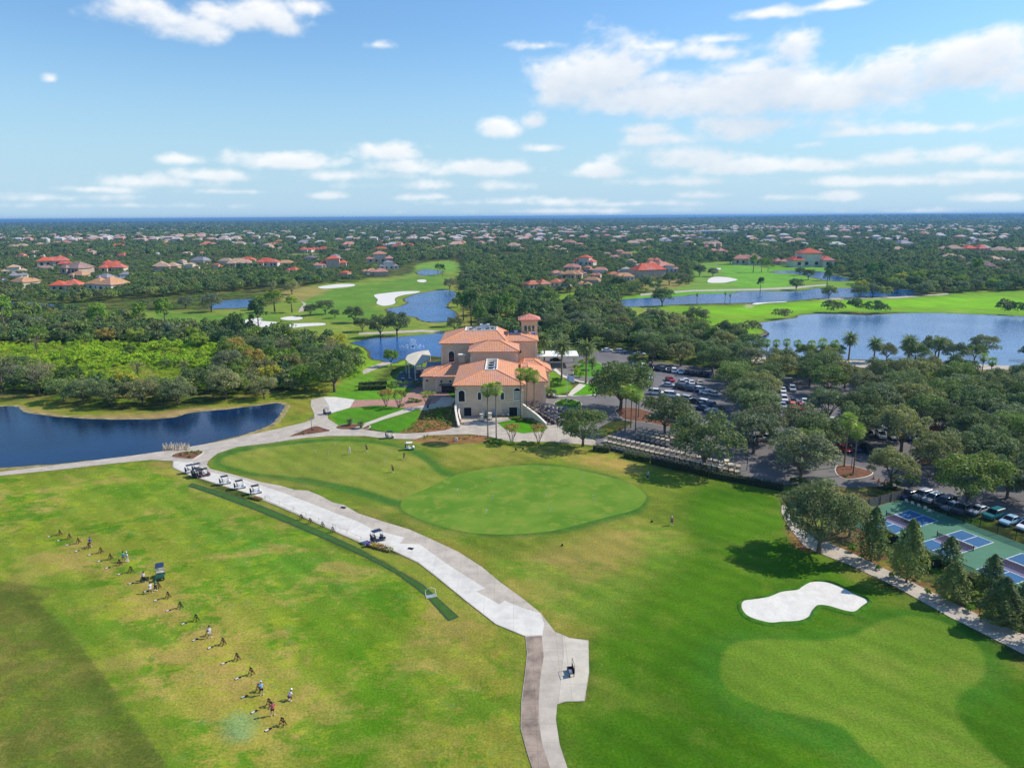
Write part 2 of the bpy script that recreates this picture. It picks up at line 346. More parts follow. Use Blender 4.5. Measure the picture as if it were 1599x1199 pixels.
# ================================================================== ground
PAINT = [  # (px outline, colour as seen, edge softness m, opacity, patchiness)
 # ---- far golf land and lawns
 ([(0,483),(100,486),(240,490),(420,492),(450,500),(440,530),(330,520),(250,510),(130,498),(0,492)], (110,150,58), 4, 1, .25),
 ([(90,487),(240,486),(420,478),(480,447),(560,437),(640,428),(655,412),(700,407),(722,413),(722,428),(700,440),(718,455),(722,478),(708,500),(745,512),(745,525),(700,530),(620,560),(575,600),(440,640),(440,560),(500,535),(420,525),(260,522),(140,496)], (128,158,66), 4, 1, .45),
 ([(498,458),(560,446),(630,436),(695,430),(696,447),(640,457),(585,478),(604,492),(570,503),(500,495),(470,475)], (104,152,58), 3, 1, .2),
 ([(240,489),(330,492),(420,490),(430,500),(350,515),(270,512)], (104,152,56), 3, 1, .2),
 ([(650,414),(700,408),(720,415),(700,425),(660,424)], (120,170,70), 3, 1, .2),
 ([(440,455),(490,447),(520,450),(470,470),(440,470)], (165,155,95), 4, .9, .3),
 ([(690,440),(716,455),(722,478),(712,500),(740,512),(748,500),(726,470),(722,445)], (150,150,75), 2, .8, .5),
 ([(860,462),(900,458),(905,478),(870,480)], (130,170,60), 3, 1, .2),
 ([(955,470),(1010,458),(1080,440),(1085,412),(1140,408),(1230,423),(1330,433),(1340,450),(1200,455),(1080,462),(970,474)], (118,165,68), 4, 1, .35),
 ([(1130,413),(1220,424),(1290,436),(1330,441),(1330,447),(1180,450),(1140,440)], (115,180,60), 4, 1, .15),
 ([(960,466),(1100,452),(1175,450),(1160,457),(1050,466),(970,474)], (110,180,55), 2, 1, .1),
 ([(1200,414),(1290,414),(1290,426),(1220,426)], (110,170,45), 2, 1, .1),
 ([(1010,442),(1060,436),(1080,442),(1040,452),(1000,455)], (160,150,95), 3, .9, .4),
 ([(960,480),(1052,478),(1180,475),(1280,468),(1420,464),(1540,455),(1700,452),(1700,494),(1430,488),(1285,488),(1240,494),(1185,504),(1197,521),(1137,530),(1060,512),(1000,505),(960,500)], (122,178,40), 4, 1, .3),
 ([(1100,486),(1250,474),(1400,468),(1560,464),(1680,470),(1650,484),(1450,480),(1280,482),(1180,492)], (128,196,30), 6, 1, .1),
 ([(985,482),(1050,485),(1080,500),(1060,512),(1000,505)], (140,165,75), 4, 1, .5),
 ([(720,400),(800,398),(830,402),(800,406),(740,406)], (165,160,110), 3, .9, .4),
 ([(830,410),(850,410),(850,414),(830,414)], (160,150,80), 2, .9, .3),
 ([(1160,478),(1175,474),(1175,480)], (200,200,170), 1, .8, 0),
 ([(450,398),(500,396),(500,402),(450,403)], (140,160,90), 3, 1, .2),
 ([(980,389),(1030,389),(1035,394),(985,395)], (130,165,80), 3, 1, .2),
 ([(1340,376),(1380,375),(1380,379),(1340,379)], (130,160,80), 3, 1, .2),
 ([(962,366),(1030,366),(1030,371),(962,371)], (165,155,115), 3, 1, .2),
 ([(1250,437),(1330,440),(1330,450),(1240,452)], (120,165,60), 3, 1, .2),
 # ---- left wood floor
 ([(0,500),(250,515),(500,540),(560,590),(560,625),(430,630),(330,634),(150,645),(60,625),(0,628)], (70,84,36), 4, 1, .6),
 ([(-40,540),(120,532),(300,545),(335,600),(230,612),(120,590),(60,566),(-40,566)], (112,138,34), 5, .9, .8),
 # ---- pond banks
 ([(-200,628),(30,628),(60,622),(140,640),(240,642),(330,632),(440,612),(560,596),(560,640),(500,690),(400,700),(300,712),(120,732),(-200,760)], (132,148,52), 2.5, 1, .5),
 ([(20,636),(34,646),(105,656),(171,659),(236,659),(302,648),(368,642),(420,639),(400,633),(302,638),(236,646),(171,648),(105,648),(60,640)], (168,148,104), 0.8, 1, .4),
 ([(400,628),(440,627),(446,640),(436,660),(414,676),(394,680),(368,688),(300,703),(210,715),(0,738),(-200,752),(-200,738),(0,731),(131,721),(236,710),(302,698),(394,674),(428,657),(436,640),(430,632)], (160,146,88), 1.0, .9, .5),
 ([(440,668),(462,650),(470,655),(452,672),(420,684),(400,688)], (178,138,100), 1.5, .9, .5),
 ([(445,625),(484,622),(490,652),(470,660),(440,680),(430,668)], (138,142,58), 2, 1, .6),
 # ---- fountain pond surroundings
 ([(530,600),(560,560),(572,545),(590,600),(640,570),(700,575),(700,640),(560,660),(500,640)], (104,158,46), 2, 1, .2),
 ([(548,533),(560,531),(583,549),(584,560),(600,566),(640,562),(632,570),(596,573),(566,585),(558,560)], (128,176,44), 1.5, 1, .15),
 ([(556,522),(620,516),(700,512),(745,520),(735,545),(690,520),(625,522),(560,533)], (130,160,56), 2, 1, .4),
 # ---- range (left foreground)
 ([(-400,748),(0,744),(105,733),(236,719),(268,722),(292,745),(400,795),(520,850),(640,905),(700,930),(780,985),(820,1000),(815,1100),(835,1260),(850,1700),(-1500,1700)], (130,152,50), 1.5, 1, 1.0),
 ([(240,722),(268,722),(292,745),(330,760),(280,752),(240,735)], (160,140,84), 2, .8, .6),
 ([(60,760),(240,735),(330,765),(300,800),(120,790)], (112,152,44), 8, .7, .6),
 ([(300,800),(440,830),(560,880),(600,940),(480,930),(340,870)], (84,146,40), 7, .85, .75),
 ([(480,940),(620,980),(700,1060),(650,1120),(540,1100),(480,1020)], (92,144,28), 9, .85, .5),
 ([(560,1080),(660,1100),(640,1199),(620,1260),(480,1260),(470,1180)], (78,132,20), 7, .9, .3),
 ([(250,930),(330,940),(420,1040),(470,1150),(420,1200),(330,1160),(260,1060),(200,980)], (168,158,82), 7, .75, .9),
 ([(110,850),(210,880),(300,960),(270,1000),(170,930)], (166,156,82), 6, .55, .9),
 ([(0,850),(60,870),(170,960),(250,1100),(330,1260),(280,1260),(210,1120),(110,985),(0,905)], (116,146,48), 3, .8, .4),
 ([(650,1000),(740,1020),(760,1080),(700,1199),(640,1199),(700,1100)], (168,158,82), 6, .6, .8),
 ([(700,960),(820,1000),(815,1100),(835,1260),(740,1260),(760,1080)], (136,140,58), 4, .85, .6),
 ([(112,832),(250,905),(330,985),(430,1085),(455,1135),(440,1150),(400,1098),(300,995),(225,925),(100,848)], (160,150,76), 1.2, .55, .9),
 ([(345,1130),(365,1112),(392,1114),(400,1135),(385,1155),(358,1155)], (124,164,110), 1.2, .8, .3),
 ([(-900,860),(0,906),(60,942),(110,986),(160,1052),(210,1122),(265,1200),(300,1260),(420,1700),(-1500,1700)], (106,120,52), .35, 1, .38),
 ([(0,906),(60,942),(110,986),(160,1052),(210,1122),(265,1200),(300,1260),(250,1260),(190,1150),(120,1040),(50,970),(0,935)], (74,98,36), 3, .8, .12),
 ([(-40,960),(60,985),(110,1080),(60,1120),(-40,1060)], (124,122,62), 6, .5, .3),
 # ---- middle ground around the practice greens
 ([(323,728),(340,706),(420,690),(520,680),(640,684),(760,684),(850,690),(930,697),(1000,722),(1120,748),(1225,765),(1225,800),(1236,830),(1300,870),(1599,1040),(1800,1150),(1900,1700),(860,1700),(880,1190),(868,1100),(920,1090),(920,1000),(868,985),(814,933),(700,850),(560,800),(440,765),(360,742)], (112,136,48), 1.5, 1, .42),
 ([(330,722),(360,702),(430,691),(520,684),(600,690),(660,705),(700,735),(745,742),(800,726),(860,725),(930,735),(985,755),(1012,778),(1000,800),(950,815),(880,832),(800,838),(720,832),(650,812),(600,786),(520,765),(440,750),(370,738)], (70,120,48), 1.2, 1, .12),
 ([(345,722),(375,706),(440,696),(520,689),(590,693),(640,706),(668,725),(690,742),(735,752),(660,772),(630,782),(560,762),(480,746),(400,738)], (128,148,60), .7, 1, .25),
 ([(700,700),(800,696),(870,700),(930,712),(900,722),(800,718),(740,730),(705,722)], (150,156,70), 3, .8, .5),
 ([(860,700),(930,704),(985,722),(1000,740),(930,728),(880,716)], (186,160,96), 3, .75, .4),
 ([(940,824),(1000,812),(1020,840),(960,900),(860,900),(820,870)], (170,156,88), 4, .6, .7),
 ([(780,880),(900,900),(1000,880),(1010,830),(1060,840),(1050,900),(960,970),(860,960)], (112,148,52), 4, .7, .5),
 ([(560,812),(660,835),(780,880),(860,960),(930,980),(900,1000),(860,975),(760,890),(660,850)], (150,148,66), 2.5, .8, .6),
 # ---- right foreground, deep green
 ([(400,795),(392,772),(480,811),(572,852),(653,879),(728,939),(774,975),(820,994),(824,1020),(815,1095),(830,1190),(800,1190),(790,1000),(717,960),(660,912),(560,856)], (128,144,56), .6, 1, .5),
 ([(1080,760),(1225,775),(1236,830),(1300,880),(1599,1045),(1800,1150),(1900,1700),(860,1700),(878,1190),(870,1110),(925,1095),(925,1000),(980,960),(1050,900),(1070,840)], (68,118,18), 5, 1, .12),
 ([(950,980),(1060,900),(1160,860),(1200,880),(1100,960),(980,1040)], (84,132,24), 6, .8, .15),
 ([(1090,1040),(1110,1000),(1150,985),(1240,990),(1330,978),(1360,958),(1450,948),(1530,985),(1575,1040),(1560,1090),(1500,1110),(1530,1180),(1600,1260),(1380,1260),(1300,1180),(1180,1140),(1110,1095)], (66,122,34), 2.2, .8, .08),
 ([(1125,1045),(1130,1020),(1150,1002),(1200,998),(1270,1000),(1330,992),(1365,974),(1400,963),(1450,964),(1500,985),(1530,1012),(1538,1040),(1530,1062),(1498,1085),(1494,1110),(1520,1150),(1590,1210),(1640,1260),(1480,1260),(1400,1210),(1350,1170),(1320,1138),(1280,1122),(1200,1106),(1150,1085),(1128,1065)], (104,142,44), .5, 1, .14),
 ([(1100,780),(1220,790),(1235,830),(1200,850),(1100,830)], (86,136,26), 5, .8, .15),
 # ---- lawns at the clubhouse
 ([(520,652),(546,638),(590,632),(640,636),(634,645),(575,663),(553,672),(530,664)], (84,150,34), .4, 1, .1),
 ([(575,663),(600,655),(640,643),(656,641),(652,655),(640,668),(622,675),(600,673),(580,669)], (84,150,34), .4, 1, .1),
 ([(524,618),(548,612),(600,608),(604,612),(594,622),(555,623)], (92,160,38), .4, 1, .1),
 ([(855,575),(880,590),(895,605),(880,614),(850,616),(835,608),(845,590)], (104,160,44), .5, 1, .2),
 ([(890,617),(905,600),(925,598),(934,601),(930,615),(912,618)], (92,165,24), .4, 1, .1),
 ([(776,660),(790,655),(808,656),(830,658),(852,664),(850,673),(817,677),(789,671)], (84,155,28), .4, 1, .1),
 # ---- mulch and earth
 ([(640,684),(669,680),(700,678),(760,681),(760,690),(700,693),(650,690)], (150,108,80), .6, 1, .3),
 ([(622,676),(640,668),(652,655),(665,638),(714,632),(717,662),(695,671),(657,675)], (148,106,78), .6, 1, .3),
 ([(1225,790),(1260,830),(1300,850),(1350,845),(1400,880),(1480,930),(1599,985),(1800,1090),(1800,1110),(1599,1008),(1480,945),(1400,910),(1340,880),(1290,866),(1236,850)], (122,92,68), 1, 1, .5),
 ([(1225,765),(1340,760),(1360,780),(1400,776),(1360,850),(1260,840),(1226,790)], (128,112,86), 1.5, 1, .5),
]
# one sheet from the foot of the camera out past the horizon
rows = [G(799.5, y)[1] for y in list(range(1560, 1210, -14)) + list(np.arange(1210, 420, -2.6)) + list(np.arange(420, 346, -1.5))]
rows += [rows[-1] * 1.14 ** i for i in range(1, 22)]
rows = np.array([12.0, 24.0, 36.0] + [r for r in rows if r > 40])
ang = np.concatenate([np.arange(-180, -46, 6.0), np.arange(-46, 46, 0.16), np.arange(46, 180, 6.0)])
A, R = np.meshgrid(np.radians(ang), rows)
X = (R * np.sin(A)); Y = (R * np.cos(A))
nr, nc = X.shape
X = X.ravel(); Y = Y.ravel()
col = np.empty((X.size, 3)); col[:] = lin((58, 72, 38)); patch = np.full(X.size, 0.5)
front = (Y > 5) & (np.abs(X) < Y * 1.3 + 60)
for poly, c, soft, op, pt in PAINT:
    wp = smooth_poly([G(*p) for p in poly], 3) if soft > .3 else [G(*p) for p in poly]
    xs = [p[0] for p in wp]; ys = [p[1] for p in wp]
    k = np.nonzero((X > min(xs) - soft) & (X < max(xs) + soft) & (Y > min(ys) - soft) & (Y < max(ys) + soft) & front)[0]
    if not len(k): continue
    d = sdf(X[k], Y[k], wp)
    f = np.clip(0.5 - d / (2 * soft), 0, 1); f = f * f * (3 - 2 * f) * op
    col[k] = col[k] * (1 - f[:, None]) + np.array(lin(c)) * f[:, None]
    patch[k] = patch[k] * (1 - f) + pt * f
idx = np.arange(nr * nc).reshape(nr, nc)
a = idx[:-1]; b = idx[1:]
nx = np.roll(a, -1, axis=1); ny = np.roll(b, -1, axis=1)
faces = np.stack([a, nx, ny, b], -1).reshape(-1, 4)
V = np.stack([X, Y, np.zeros_like(X)], -1)
tri_c = len(V)
gm = mesh_np('ground', V, faces[:, ::-1])
bm = bmesh.new(); bm.from_mesh(gm); bm.verts.ensure_lookup_table()
cvv = bm.verts.new((0, 0, 0))
bm.verts.ensure_lookup_table()
for j in range(nc): bm.faces.new((cvv, bm.verts[(j + 1) % nc], bm.verts[j]))
bm.to_mesh(gm); bm.free()
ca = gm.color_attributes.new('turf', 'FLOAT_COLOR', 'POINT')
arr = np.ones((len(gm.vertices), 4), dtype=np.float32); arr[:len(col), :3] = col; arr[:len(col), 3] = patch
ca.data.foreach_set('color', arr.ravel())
GM = bpy.data.materials.new('turf'); t = NT(GM)
at = t.n('ShaderNodeAttribute', attribute_name='turf')
P = t.geo()
base = at.outputs['Color']; pt = at.outputs['Alpha']
Pm = t.n('ShaderNodeVectorMath', operation='MULTIPLY', inp={0: P, 1: (0.72, 1.0, 1.0)}).outputs[0]
def off(v): return t.n('ShaderNodeVectorMath', operation='ADD', inp={0: Pm, 1: v}).outputs[0]
def blot(scale, det, vec, lo, hi, amt, colr, cin, dist=.2, rough=.66):
    f = t.math('MULTIPLY', t.ramp(t.noise(scale, det, rough, vec, dist), lo, hi), t.math('MULTIPLY', pt, amt))
    return t.mix(f, cin, lin(colr))
c = blot(.075, 7, Pm, .50, .60, .82, (174, 160, 92), base, .35, .70)
c = blot(.12, 7, off((91, 37, 5)), .50, .585, .88, (82, 138, 26), c, .3, .70)
c = blot(.30, 6, off((13, 71, 5)), .52, .62, .6, (154, 174, 48), c, .2, .72)
c = blot(.50, 5, off((43, 11, 9)), .57, .68, .50, (104, 150, 84), c, .2, .72)
c = blot(.85, 4, off((7, 113, 9)), .55, .66, .45, (186, 162, 96), c, .2, .72)
c = blot(1.3, 3, off((57, 3, 9)), .60, .68, .45, (64, 116, 26), c, .2, .75)
big = t.ramp(t.noise(0.035, 3, 0.6, P), 0.3, 0.7)
c = t.mix(1.0, c, t.mix(big, (0.86, 0.89, 0.84), (1.12, 1.09, 1.10)), 'MULTIPLY')
wv = t.n('ShaderNodeTexWave', wave_type='BANDS', bands_direction='DIAGONAL', inp={'Vector': P, 'Scale': 0.10, 'Distortion': 1.5, 'Detail': 2.0})
c = t.mix(1.0, c, t.mix(wv.outputs['Fac'], (0.94,) * 3, (1.06,) * 3), 'MULTIPLY')
fine = t.ramp(t.noise(3.2, 4, 0.8, P), 0.34, 0.66)
c = t.mix(1.0, c, t.mix(fine, (0.70, 0.75, 0.66), (1.28, 1.24, 1.30)), 'MULTIPLY')
c = t.mix(1.0, c, (0.93, 0.80, 0.72), 'MULTIPLY')
t.bsdf(c, 0.95, 0.05)
t.bump(t.math('ADD', t.math('MULTIPLY', t.noise(0.05, 4, 0.5, P), 14.0), t.math('MULTIPLY', t.noise(1.2, 5, 0.65, P), 0.5)), 0.5, 0.35)
gm.materials.append(GM)
ground = link('ground', gm); ground['kind'] = 'structure'

# ================================================================== water
def water(name, c1, c2, spec, bmp):
  WM = bpy.data.materials.new(name); t = NT(WM); P = t.geo()
  t.bsdf(t.mix(t.ramp(t.noise(0.03, 4, 0.5, P), .35, .65), lin(c1), lin(c2)), 0.05, spec, IOR=1.33)
  t.bump(t.math('ADD', t.noise(0.9, 4, 0.6, t.n('ShaderNodeVectorMath', operation='MULTIPLY', inp={0: P, 1: (1, 1.6, 1)}).outputs[0]), t.math('MULTIPLY', t.noise(0.12, 3, 0.5, P), 1.0)), bmp, 0.3)
  return WM
WATERS = {'near': water('near_lake_water', (4, 30, 60), (6, 42, 78), .42, .12), 'big': water('large_lake_water', (84, 116, 156), (96, 128, 166), .4, .3), 'x': water('pond_water', (12, 72, 128), (18, 88, 150), .30, .4)}
PONDS = {
 'near': [(-320,640),(-100,636),(0,635),(26,635),(36,643),(68,648),(105,652),(171,655),(236,655),(276,651),(302,644),(368,638),(420,631),(438,630),(443,636),(438,645),(428,658),(411,668),(394,674),(368,682),(302,697),(236,709),(131,720),(0,731),(-200,741),(-330,735)],
 'fountain': [(550,536),(578,529),(625,526),(663,523),(690,522),(712,530),(712,552),(692,557),(660,556),(634,560),(612,567),(597,563),(582,560),(577,549),(569,542),(556,538)],
 'mid': [(605,483),(623,479),(638,473),(631,468),(652,459),(684,454),(697,453.5),(712,457),(709,465),(697,478),(712,491),(702,501),(678,503.5),(657,500),(652,496),(628,492),(610,489)],
 'small': [(328,482),(332,474),(344,470),(394,467),(400,471),(398,479),(347,482)],
 'farleft': [(-80,470),(0,471),(37,472),(79,475),(86,480),(60,482),(0,481),(-80,482)],
 'strip': [(963,472),(984,467),(1063,463),(1089,460),(1141,458),(1168,455),(1245,455),(1277,451),(1337,450),(1384,452),(1420,453),(1430,458),(1424,462),(1379,463),(1321,464.5),(1272,467),(1227,471),(1176,473),(1076,475),(1052,476),(1000,479),(970,477)],
 'arm': [(1204,425),(1227,423),(1285,424.5),(1300,430),(1321,434),(1327,438),(1310,439),(1290,438),(1269,433.5),(1245,428),(1215,427)],
 'big': [(1165,510),(1180,505),(1240,497),(1248,493),(1285,490),(1350,492),(1429,489),(1494,490),(1547,492),(1599,494),(1750,498),(1750,575),(1600,572),(1400,563),(1250,560),(1160,554),(1134,540),(1138,531),(1190,527),(1200,521),(1188,512)],
 'corner': [(1540,592),(1552,588),(1599,585),(1700,582),(1700,608),(1599,606),(1556,603),(1545,598)],
 'creek': [(652,424),(668,421),(690,424),(684,428),(660,430)],
}
BANKM = mat('pond_bank', (96, 92, 52), 0.95, 0.05, 0.35, 0.6)
BANKN = mat('lake_bank', (148, 134, 92), 0.95, 0.05, 0.4, 0.35)
def grow(pts, d):
    n = len(pts); ar = sum(pts[i][0] * pts[(i + 1) % n][1] - pts[(i + 1) % n][0] * pts[i][1] for i in range(n))
    s = 1 if ar > 0 else -1; out = []
    for i in range(n):
        a = Vector(pts[i - 1]); b = Vector(pts[i]); c = Vector(pts[(i + 1) % n])
        e = (b - a).normalized() + (c - b).normalized()
        if e.length < 1e-6: e = c - b
        e.normalize(); out.append((b.x + s * e.y * d, b.y - s * e.x * d))
    return out
PONDW = {}
for k, pts in PONDS.items():
    w = smooth_poly([G(*p) for p in pts], 5); PONDW[k] = w
    dist = sum(p[1] for p in w) / len(w)
    r2 = random.Random(len(k))
    jag = [(x + r2.uniform(-.5, .5) * dist / 300, y + r2.uniform(-.5, .5) * dist / 300) for x, y in w]
    bk = sheet('pond_bank', grow(jag, 1.7 if k == 'near' else 0.5 + dist / 420), 0.02, BANKN if k == 'near' else BANKM, world=True)
    sheet('pond_water', jag, 0.05 + dist / 20000, WATERS.get(k, WATERS['x']), world=True)
# ================================================================== pavements
def paving(name, colr, stain=0.2, joints=0.0, rough=.85, sc=.35):
    M = bpy.data.materials.new(name); t = NT(M); P = t.geo(); c = lin(colr)
    f = t.ramp(t.noise(sc, 6, 0.65, P, 0.2), .3, .75)
    cc = t.mix(f, tuple(v * (1 + stain * .4) for v in c), tuple(v * (1 - stain) for v in c))
    cc = t.mix(t.math('MULTIPLY', t.ramp(t.noise(5.0, 3, .7, P), .3, .8), .12), cc, (0, 0, 0))
    if joints:
        b = t.n('ShaderNodeTexBrick', inp={'Vector': P, 'Scale': 1.0, 'Mortar Size': 0.04, 'Brick Width': joints, 'Row Height': joints, 'Color1': (1, 1, 1, 1), 'Color2': (.94, .94, .94, 1), 'Mortar': (.80, .78, .75, 1)}, offset=0.0)
        cc = t.mix(1.0, cc, b.outputs[0], 'MULTIPLY')
    t.bsdf(cc, rough, .2)
    if name == 'bunker_sand': t.bump(t.math('ADD', t.noise(.5, 4, .6, P), t.math('MULTIPLY', t.noise(3.0, 3, .7, P), .4)), .4, .35)
    return M
CONC_OLD = paving('old_concrete', (196, 182, 164), .22, 3.0)
CONC_NEW = paving('new_concrete', (222, 214, 200), .17, 4.5)
CONC_MID = paving('pad_concrete', (208, 196, 176), .18, 3.6)
CONC_BRN = paving('stained_concrete', (166, 146, 128), .55, 2.6, sc=.28)
BRICKP = paving('brick_paving', (186, 140, 124), .2, 1.2)
ASPH = paving('asphalt', (124, 118, 114), .25, 0, .9, .08)
ASPH_D = paving('dark_asphalt', (118, 112, 110), .3, 0, .9, .06)
KERB = paving('kerb_concrete', (214, 204, 186), .1, 0)
MULCH = paving('mulch', (124, 84, 62), .45, 0, .95, .9)
SAND = paving('bunker_sand', (228, 220, 206), .12, 0, .95, .5)
SYN = paving('synthetic_turf', (66, 102, 36), .25, 1.9, .9, .5)
LAWN = paving('lawn', (84, 140, 30), .25, 0, .95, .25)

FULL = [(323,726),(328,732),(360,740),(408,753),(440,759),(460,765),(480,766),(500,774),(520,785),(536,788),(560,802),(600,815),(640,827),(680,845),(716,862),(752,885),(782,910),(814,933),(844,957),(867,987),(873,989),(889,996),(919,1000),(920,1050),(913,1095),(883,1096),(870,1100),(868,1124),(874,1163),(886,1199),(910,1270),(960,1400),(880,1400),(845,1270),(831,1199),(823,1175),(813,1139),(814,1095),(820,1050),(823,1020),(820,994),(774,975),(728,939),(680,900),(653,879),(611,859),(572,852),(520,829),(480,811),(428,788),(398,777),(392,772),(344,758),(320,750),(294,742),(269,730),(270,720),(300,719)]
sheet('cart_path', FULL, .075, CONC_OLD)
NEWC = [(272,721),(300,722),(322,736),(380,749),(440,769),(480,784),(520,800),(560,815),(581,826),(632,840),(624,849),(655,850),(704,885),(758,919),(744,924),(780,944),(788,938),(814,949),(844,958),(850,975),(847,992),(820,993),(774,974),(728,938),(681,899),(654,878),(612,858),(572,850),(520,827),(480,809),(428,786),(394,772),(345,757),(321,749),(295,741),(271,729)]
sheet('new_concrete_lane', NEWC, .09, CONC_NEW)
sheet('stained_lane', [(821,995),(846,993),(849,1026),(844,1056),(841,1095),(841,1127),(847,1163),(859,1199),(880,1270),(846,1270),(832,1199),(824,1175),(814,1139),(815,1095),(821,1050),(824,1020)], .09, CONC_BRN)
sheet('path_pad', [(879,992),(889,997),(918,1001),(919,1050),(912,1094),(883,1095),(872,1098),(876,1060),(880,1025)], .095, CONC_MID)
sheet('cart_path', [(-200,747),(0,737),(105,724),(210,711),(265,703),(341,690),(437,669),(475,660),(491,654),(490,645),(485,634),(486,624),(505,620),(524,620),(554,624),(546,637),(512,647),(512,654),(531,666),(569,671),(606,676),(634,677),(657,676),(695,672),(719,664),(719,649),(793,652),(800,656),(776,660),(789,671),(817,677),(851,673),(856,660),(884,669),(930,688),(930,696),(864,690),(800,690),(761,681),(732,678),(669,680),(648,686),(606,685),(569,681),(512,681),(475,684),(420,692),(370,698),(340,708),(326,719),(322,727),(300,721),(268,720),(236,718),(184,723),(105,732),(0,743),(-200,753)], .06, CONC_OLD)
sheet('brick_apron', [(554,625),(600,624),(625,624),(640,612),(655,603),(690,606),(712,626),(703,634),(660,640),(630,637),(590,633),(546,637)], .07, BRICKP)
sheet('concrete_apron', [(505,620),(524,620),(554,624.5),(546,637),(524,643),(512,647),(514,634)], .075, CONC_NEW)
sheet('walkway', [(640,636),(650,640),(600,655),(575,664),(562,671),(552,669),(570,661),(600,650)], .085, CONC_MID)
sheet('walkway', [(690,620),(712,622),(705,634),(664,641),(640,637),(680,630)], .08, CONC_MID)
# lake side walks
sheet('walkway', [(486,640),(470,634),(500,625),(560,600),(600,570),(620,566),(600,575),(566,594),(530,618),(500,622)], .05, CONC_OLD) if False else None
sheet('walkway', [(566,579),(575,574),(598,566),(612,566),(612,568),(600,571),(580,580),(567,585)], .07, CONC_OLD)
sheet('walkway', [(560,520),(620,517),(660,515),(690,517),(740,521),(740,524),(690,521),(660,518.5),(640,519.5),(560,523)], .06, CONC_OLD)
# flagpole lawns, drives and car parks on the right
sheet('entrance_drive', [(836,556),(860,556),(905,556),(960,559),(985,562),(988,580),(950,592),(940,603),(905,597),(880,590),(866,580),(836,576)], .05, ASPH)
sheet('entrance_drive', [(905,549),(1000,548),(1000,556),(985,562),(905,556)], .055, ASPH_D)
sheet('front_drive', [(815,620),(868,619),(930,616),(975,620),(1010,640),(1050,650),(1050,668),(1000,660),(960,655),(935,668),(940,690),(884,669),(856,662),(824,640)], .05, ASPH)
sheet('car_park', [(980,560),(1110,575),(1330,600),(1599,640),(1800,650),(1800,900),(1599,812),(1450,775),(1372,752),(1340,762),(1225,757),(1130,738),(1000,712),(930,698),(925,690),(960,676),(985,664),(1000,640),(985,600)], .04, ASPH_D)
sheet('car_park_lane', [(1040,598),(1120,612),(1125,628),(1100,640),(1020,622)], .055, ASPH)
sheet('car_park_lane', [(1130,738),(1225,757),(1340,762),(1400,758),(1500,730),(1599,745),(1599,725),(1480,705),(1380,735),(1300,730),(1150,715)], .06, ASPH)
sheet('walkway', [(1143,560),(1210,556),(1300,562),(1450,566),(1599,566),(1700,560),(1700,573),(1599,578),(1450,577),(1300,573),(1200,567),(1150,570)], .06, CONC_OLD)
sheet('walkway', [(1221,788),(1228,790),(1236,808),(1262,832),(1300,850),(1340,868),(1400,897),(1480,937),(1545,968),(1599,991),(1760,1075),(1760,1110),(1599,1022),(1540,992),(1480,962),(1400,917),(1330,884),(1290,868),(1256,853),(1232,824),(1220,800)], .07, CONC_OLD)
for nm, pts in (('kerb', [(868,575),(880,586),(905,595),(942,601),(942,603),(905,597),(878,589),(864,578)]), ('kerb', [(855,619),(868,617.6),(912,618),(930,615.5),(930,617.5),(868,620),(855,621)]),
                ('kerb', [(905,599),(915,602),(905,610),(893,618),(885,619),(893,609)])):
    sheet(nm, pts, .10, KERB)
def island(name, px, m, h=.14):
    w = smooth_poly([G(*p) for p in px], 4)
    mb = MB(); mb.prism(grow(w, .25), 0, h); o = mb.build(name + '_kerb', KERB); o['kind'] = 'structure'
    o = sheet(name, w, h + .02, m, world=True); return o
island('drive_island', [(896,586),(900,574),(915,566),(932,566),(943,574),(946,585),(935,589),(912,589)], LAWN)
island('flagpole_island', [(866,634),(870,627),(885,624),(900,626),(908,632),(900,636),(880,637)], LAWN)
island('mulch_island', [(1306,738),(1308,728),(1325,727),(1345,732),(1362,738),(1350,745),(1320,748)], MULCH)
island('mulch_island', [(1432,722),(1450,714),(1478,717),(1480,726),(1450,729),(1436,728)], MULCH)
island('mulch_island', [(962,640),(990,637),(1035,650),(1055,662),(1050,668),(1010,660),(975,655)], MULCH)
island('triangle_bed', [(452,682),(470,674),(492,666),(505,669),(516,673),(500,676),(470,680)], MULCH)
island('roadside_bed', [(268,713),(280,707),(300,705),(317,706),(308,713),(300,717),(285,716)], MULCH)
island('mulch_bed', [(528,666),(545,662),(575,664),(574,669),(556,670),(530,669)], MULCH, .06)
# bunkers
def bunker(px, rim=.18):
    w = smooth_poly([G(*p) for p in px], 4)
    sheet('sand_bunker', w, .06, SAND, world=True)
    n = len(w); o1 = grow(w, .10); o2 = grow(w, .7 if rim > .2 else .5)
    vs = [(x, y, .05) for x, y in w] + [(x, y, rim) for x, y in o1] + [(x, y, .004) for x, y in o2]
    fs = [(i, (i + 1) % n, n + (i + 1) % n, n + i) for i in range(n)] + [(n + i, n + (i + 1) % n, 2 * n + (i + 1) % n, 2 * n + i) for i in range(n)]
    me = mesh_np('bunker_lip', np.array(vs), np.array(fs), RIM, smooth=False)
    o = link('bunker_lip', me); o['kind'] = 'structure'
RIM = mat('bunker_grass', (66, 108, 28), .95, .05, .3, .8)
bunker([(1158,945),(1162,938),(1175,936),(1200,932),(1221,924),(1245,921),(1253,916),(1267,909),(1291,909),(1312,916),(1333,927),(1352,935),(1355,941),(1344,949),(1333,957),(1317,955),(1293,948),(1277,947),(1270,952),(1263,964),(1248,971),(1221,973),(1200,974),(1172,966),(1161,956)], .38)
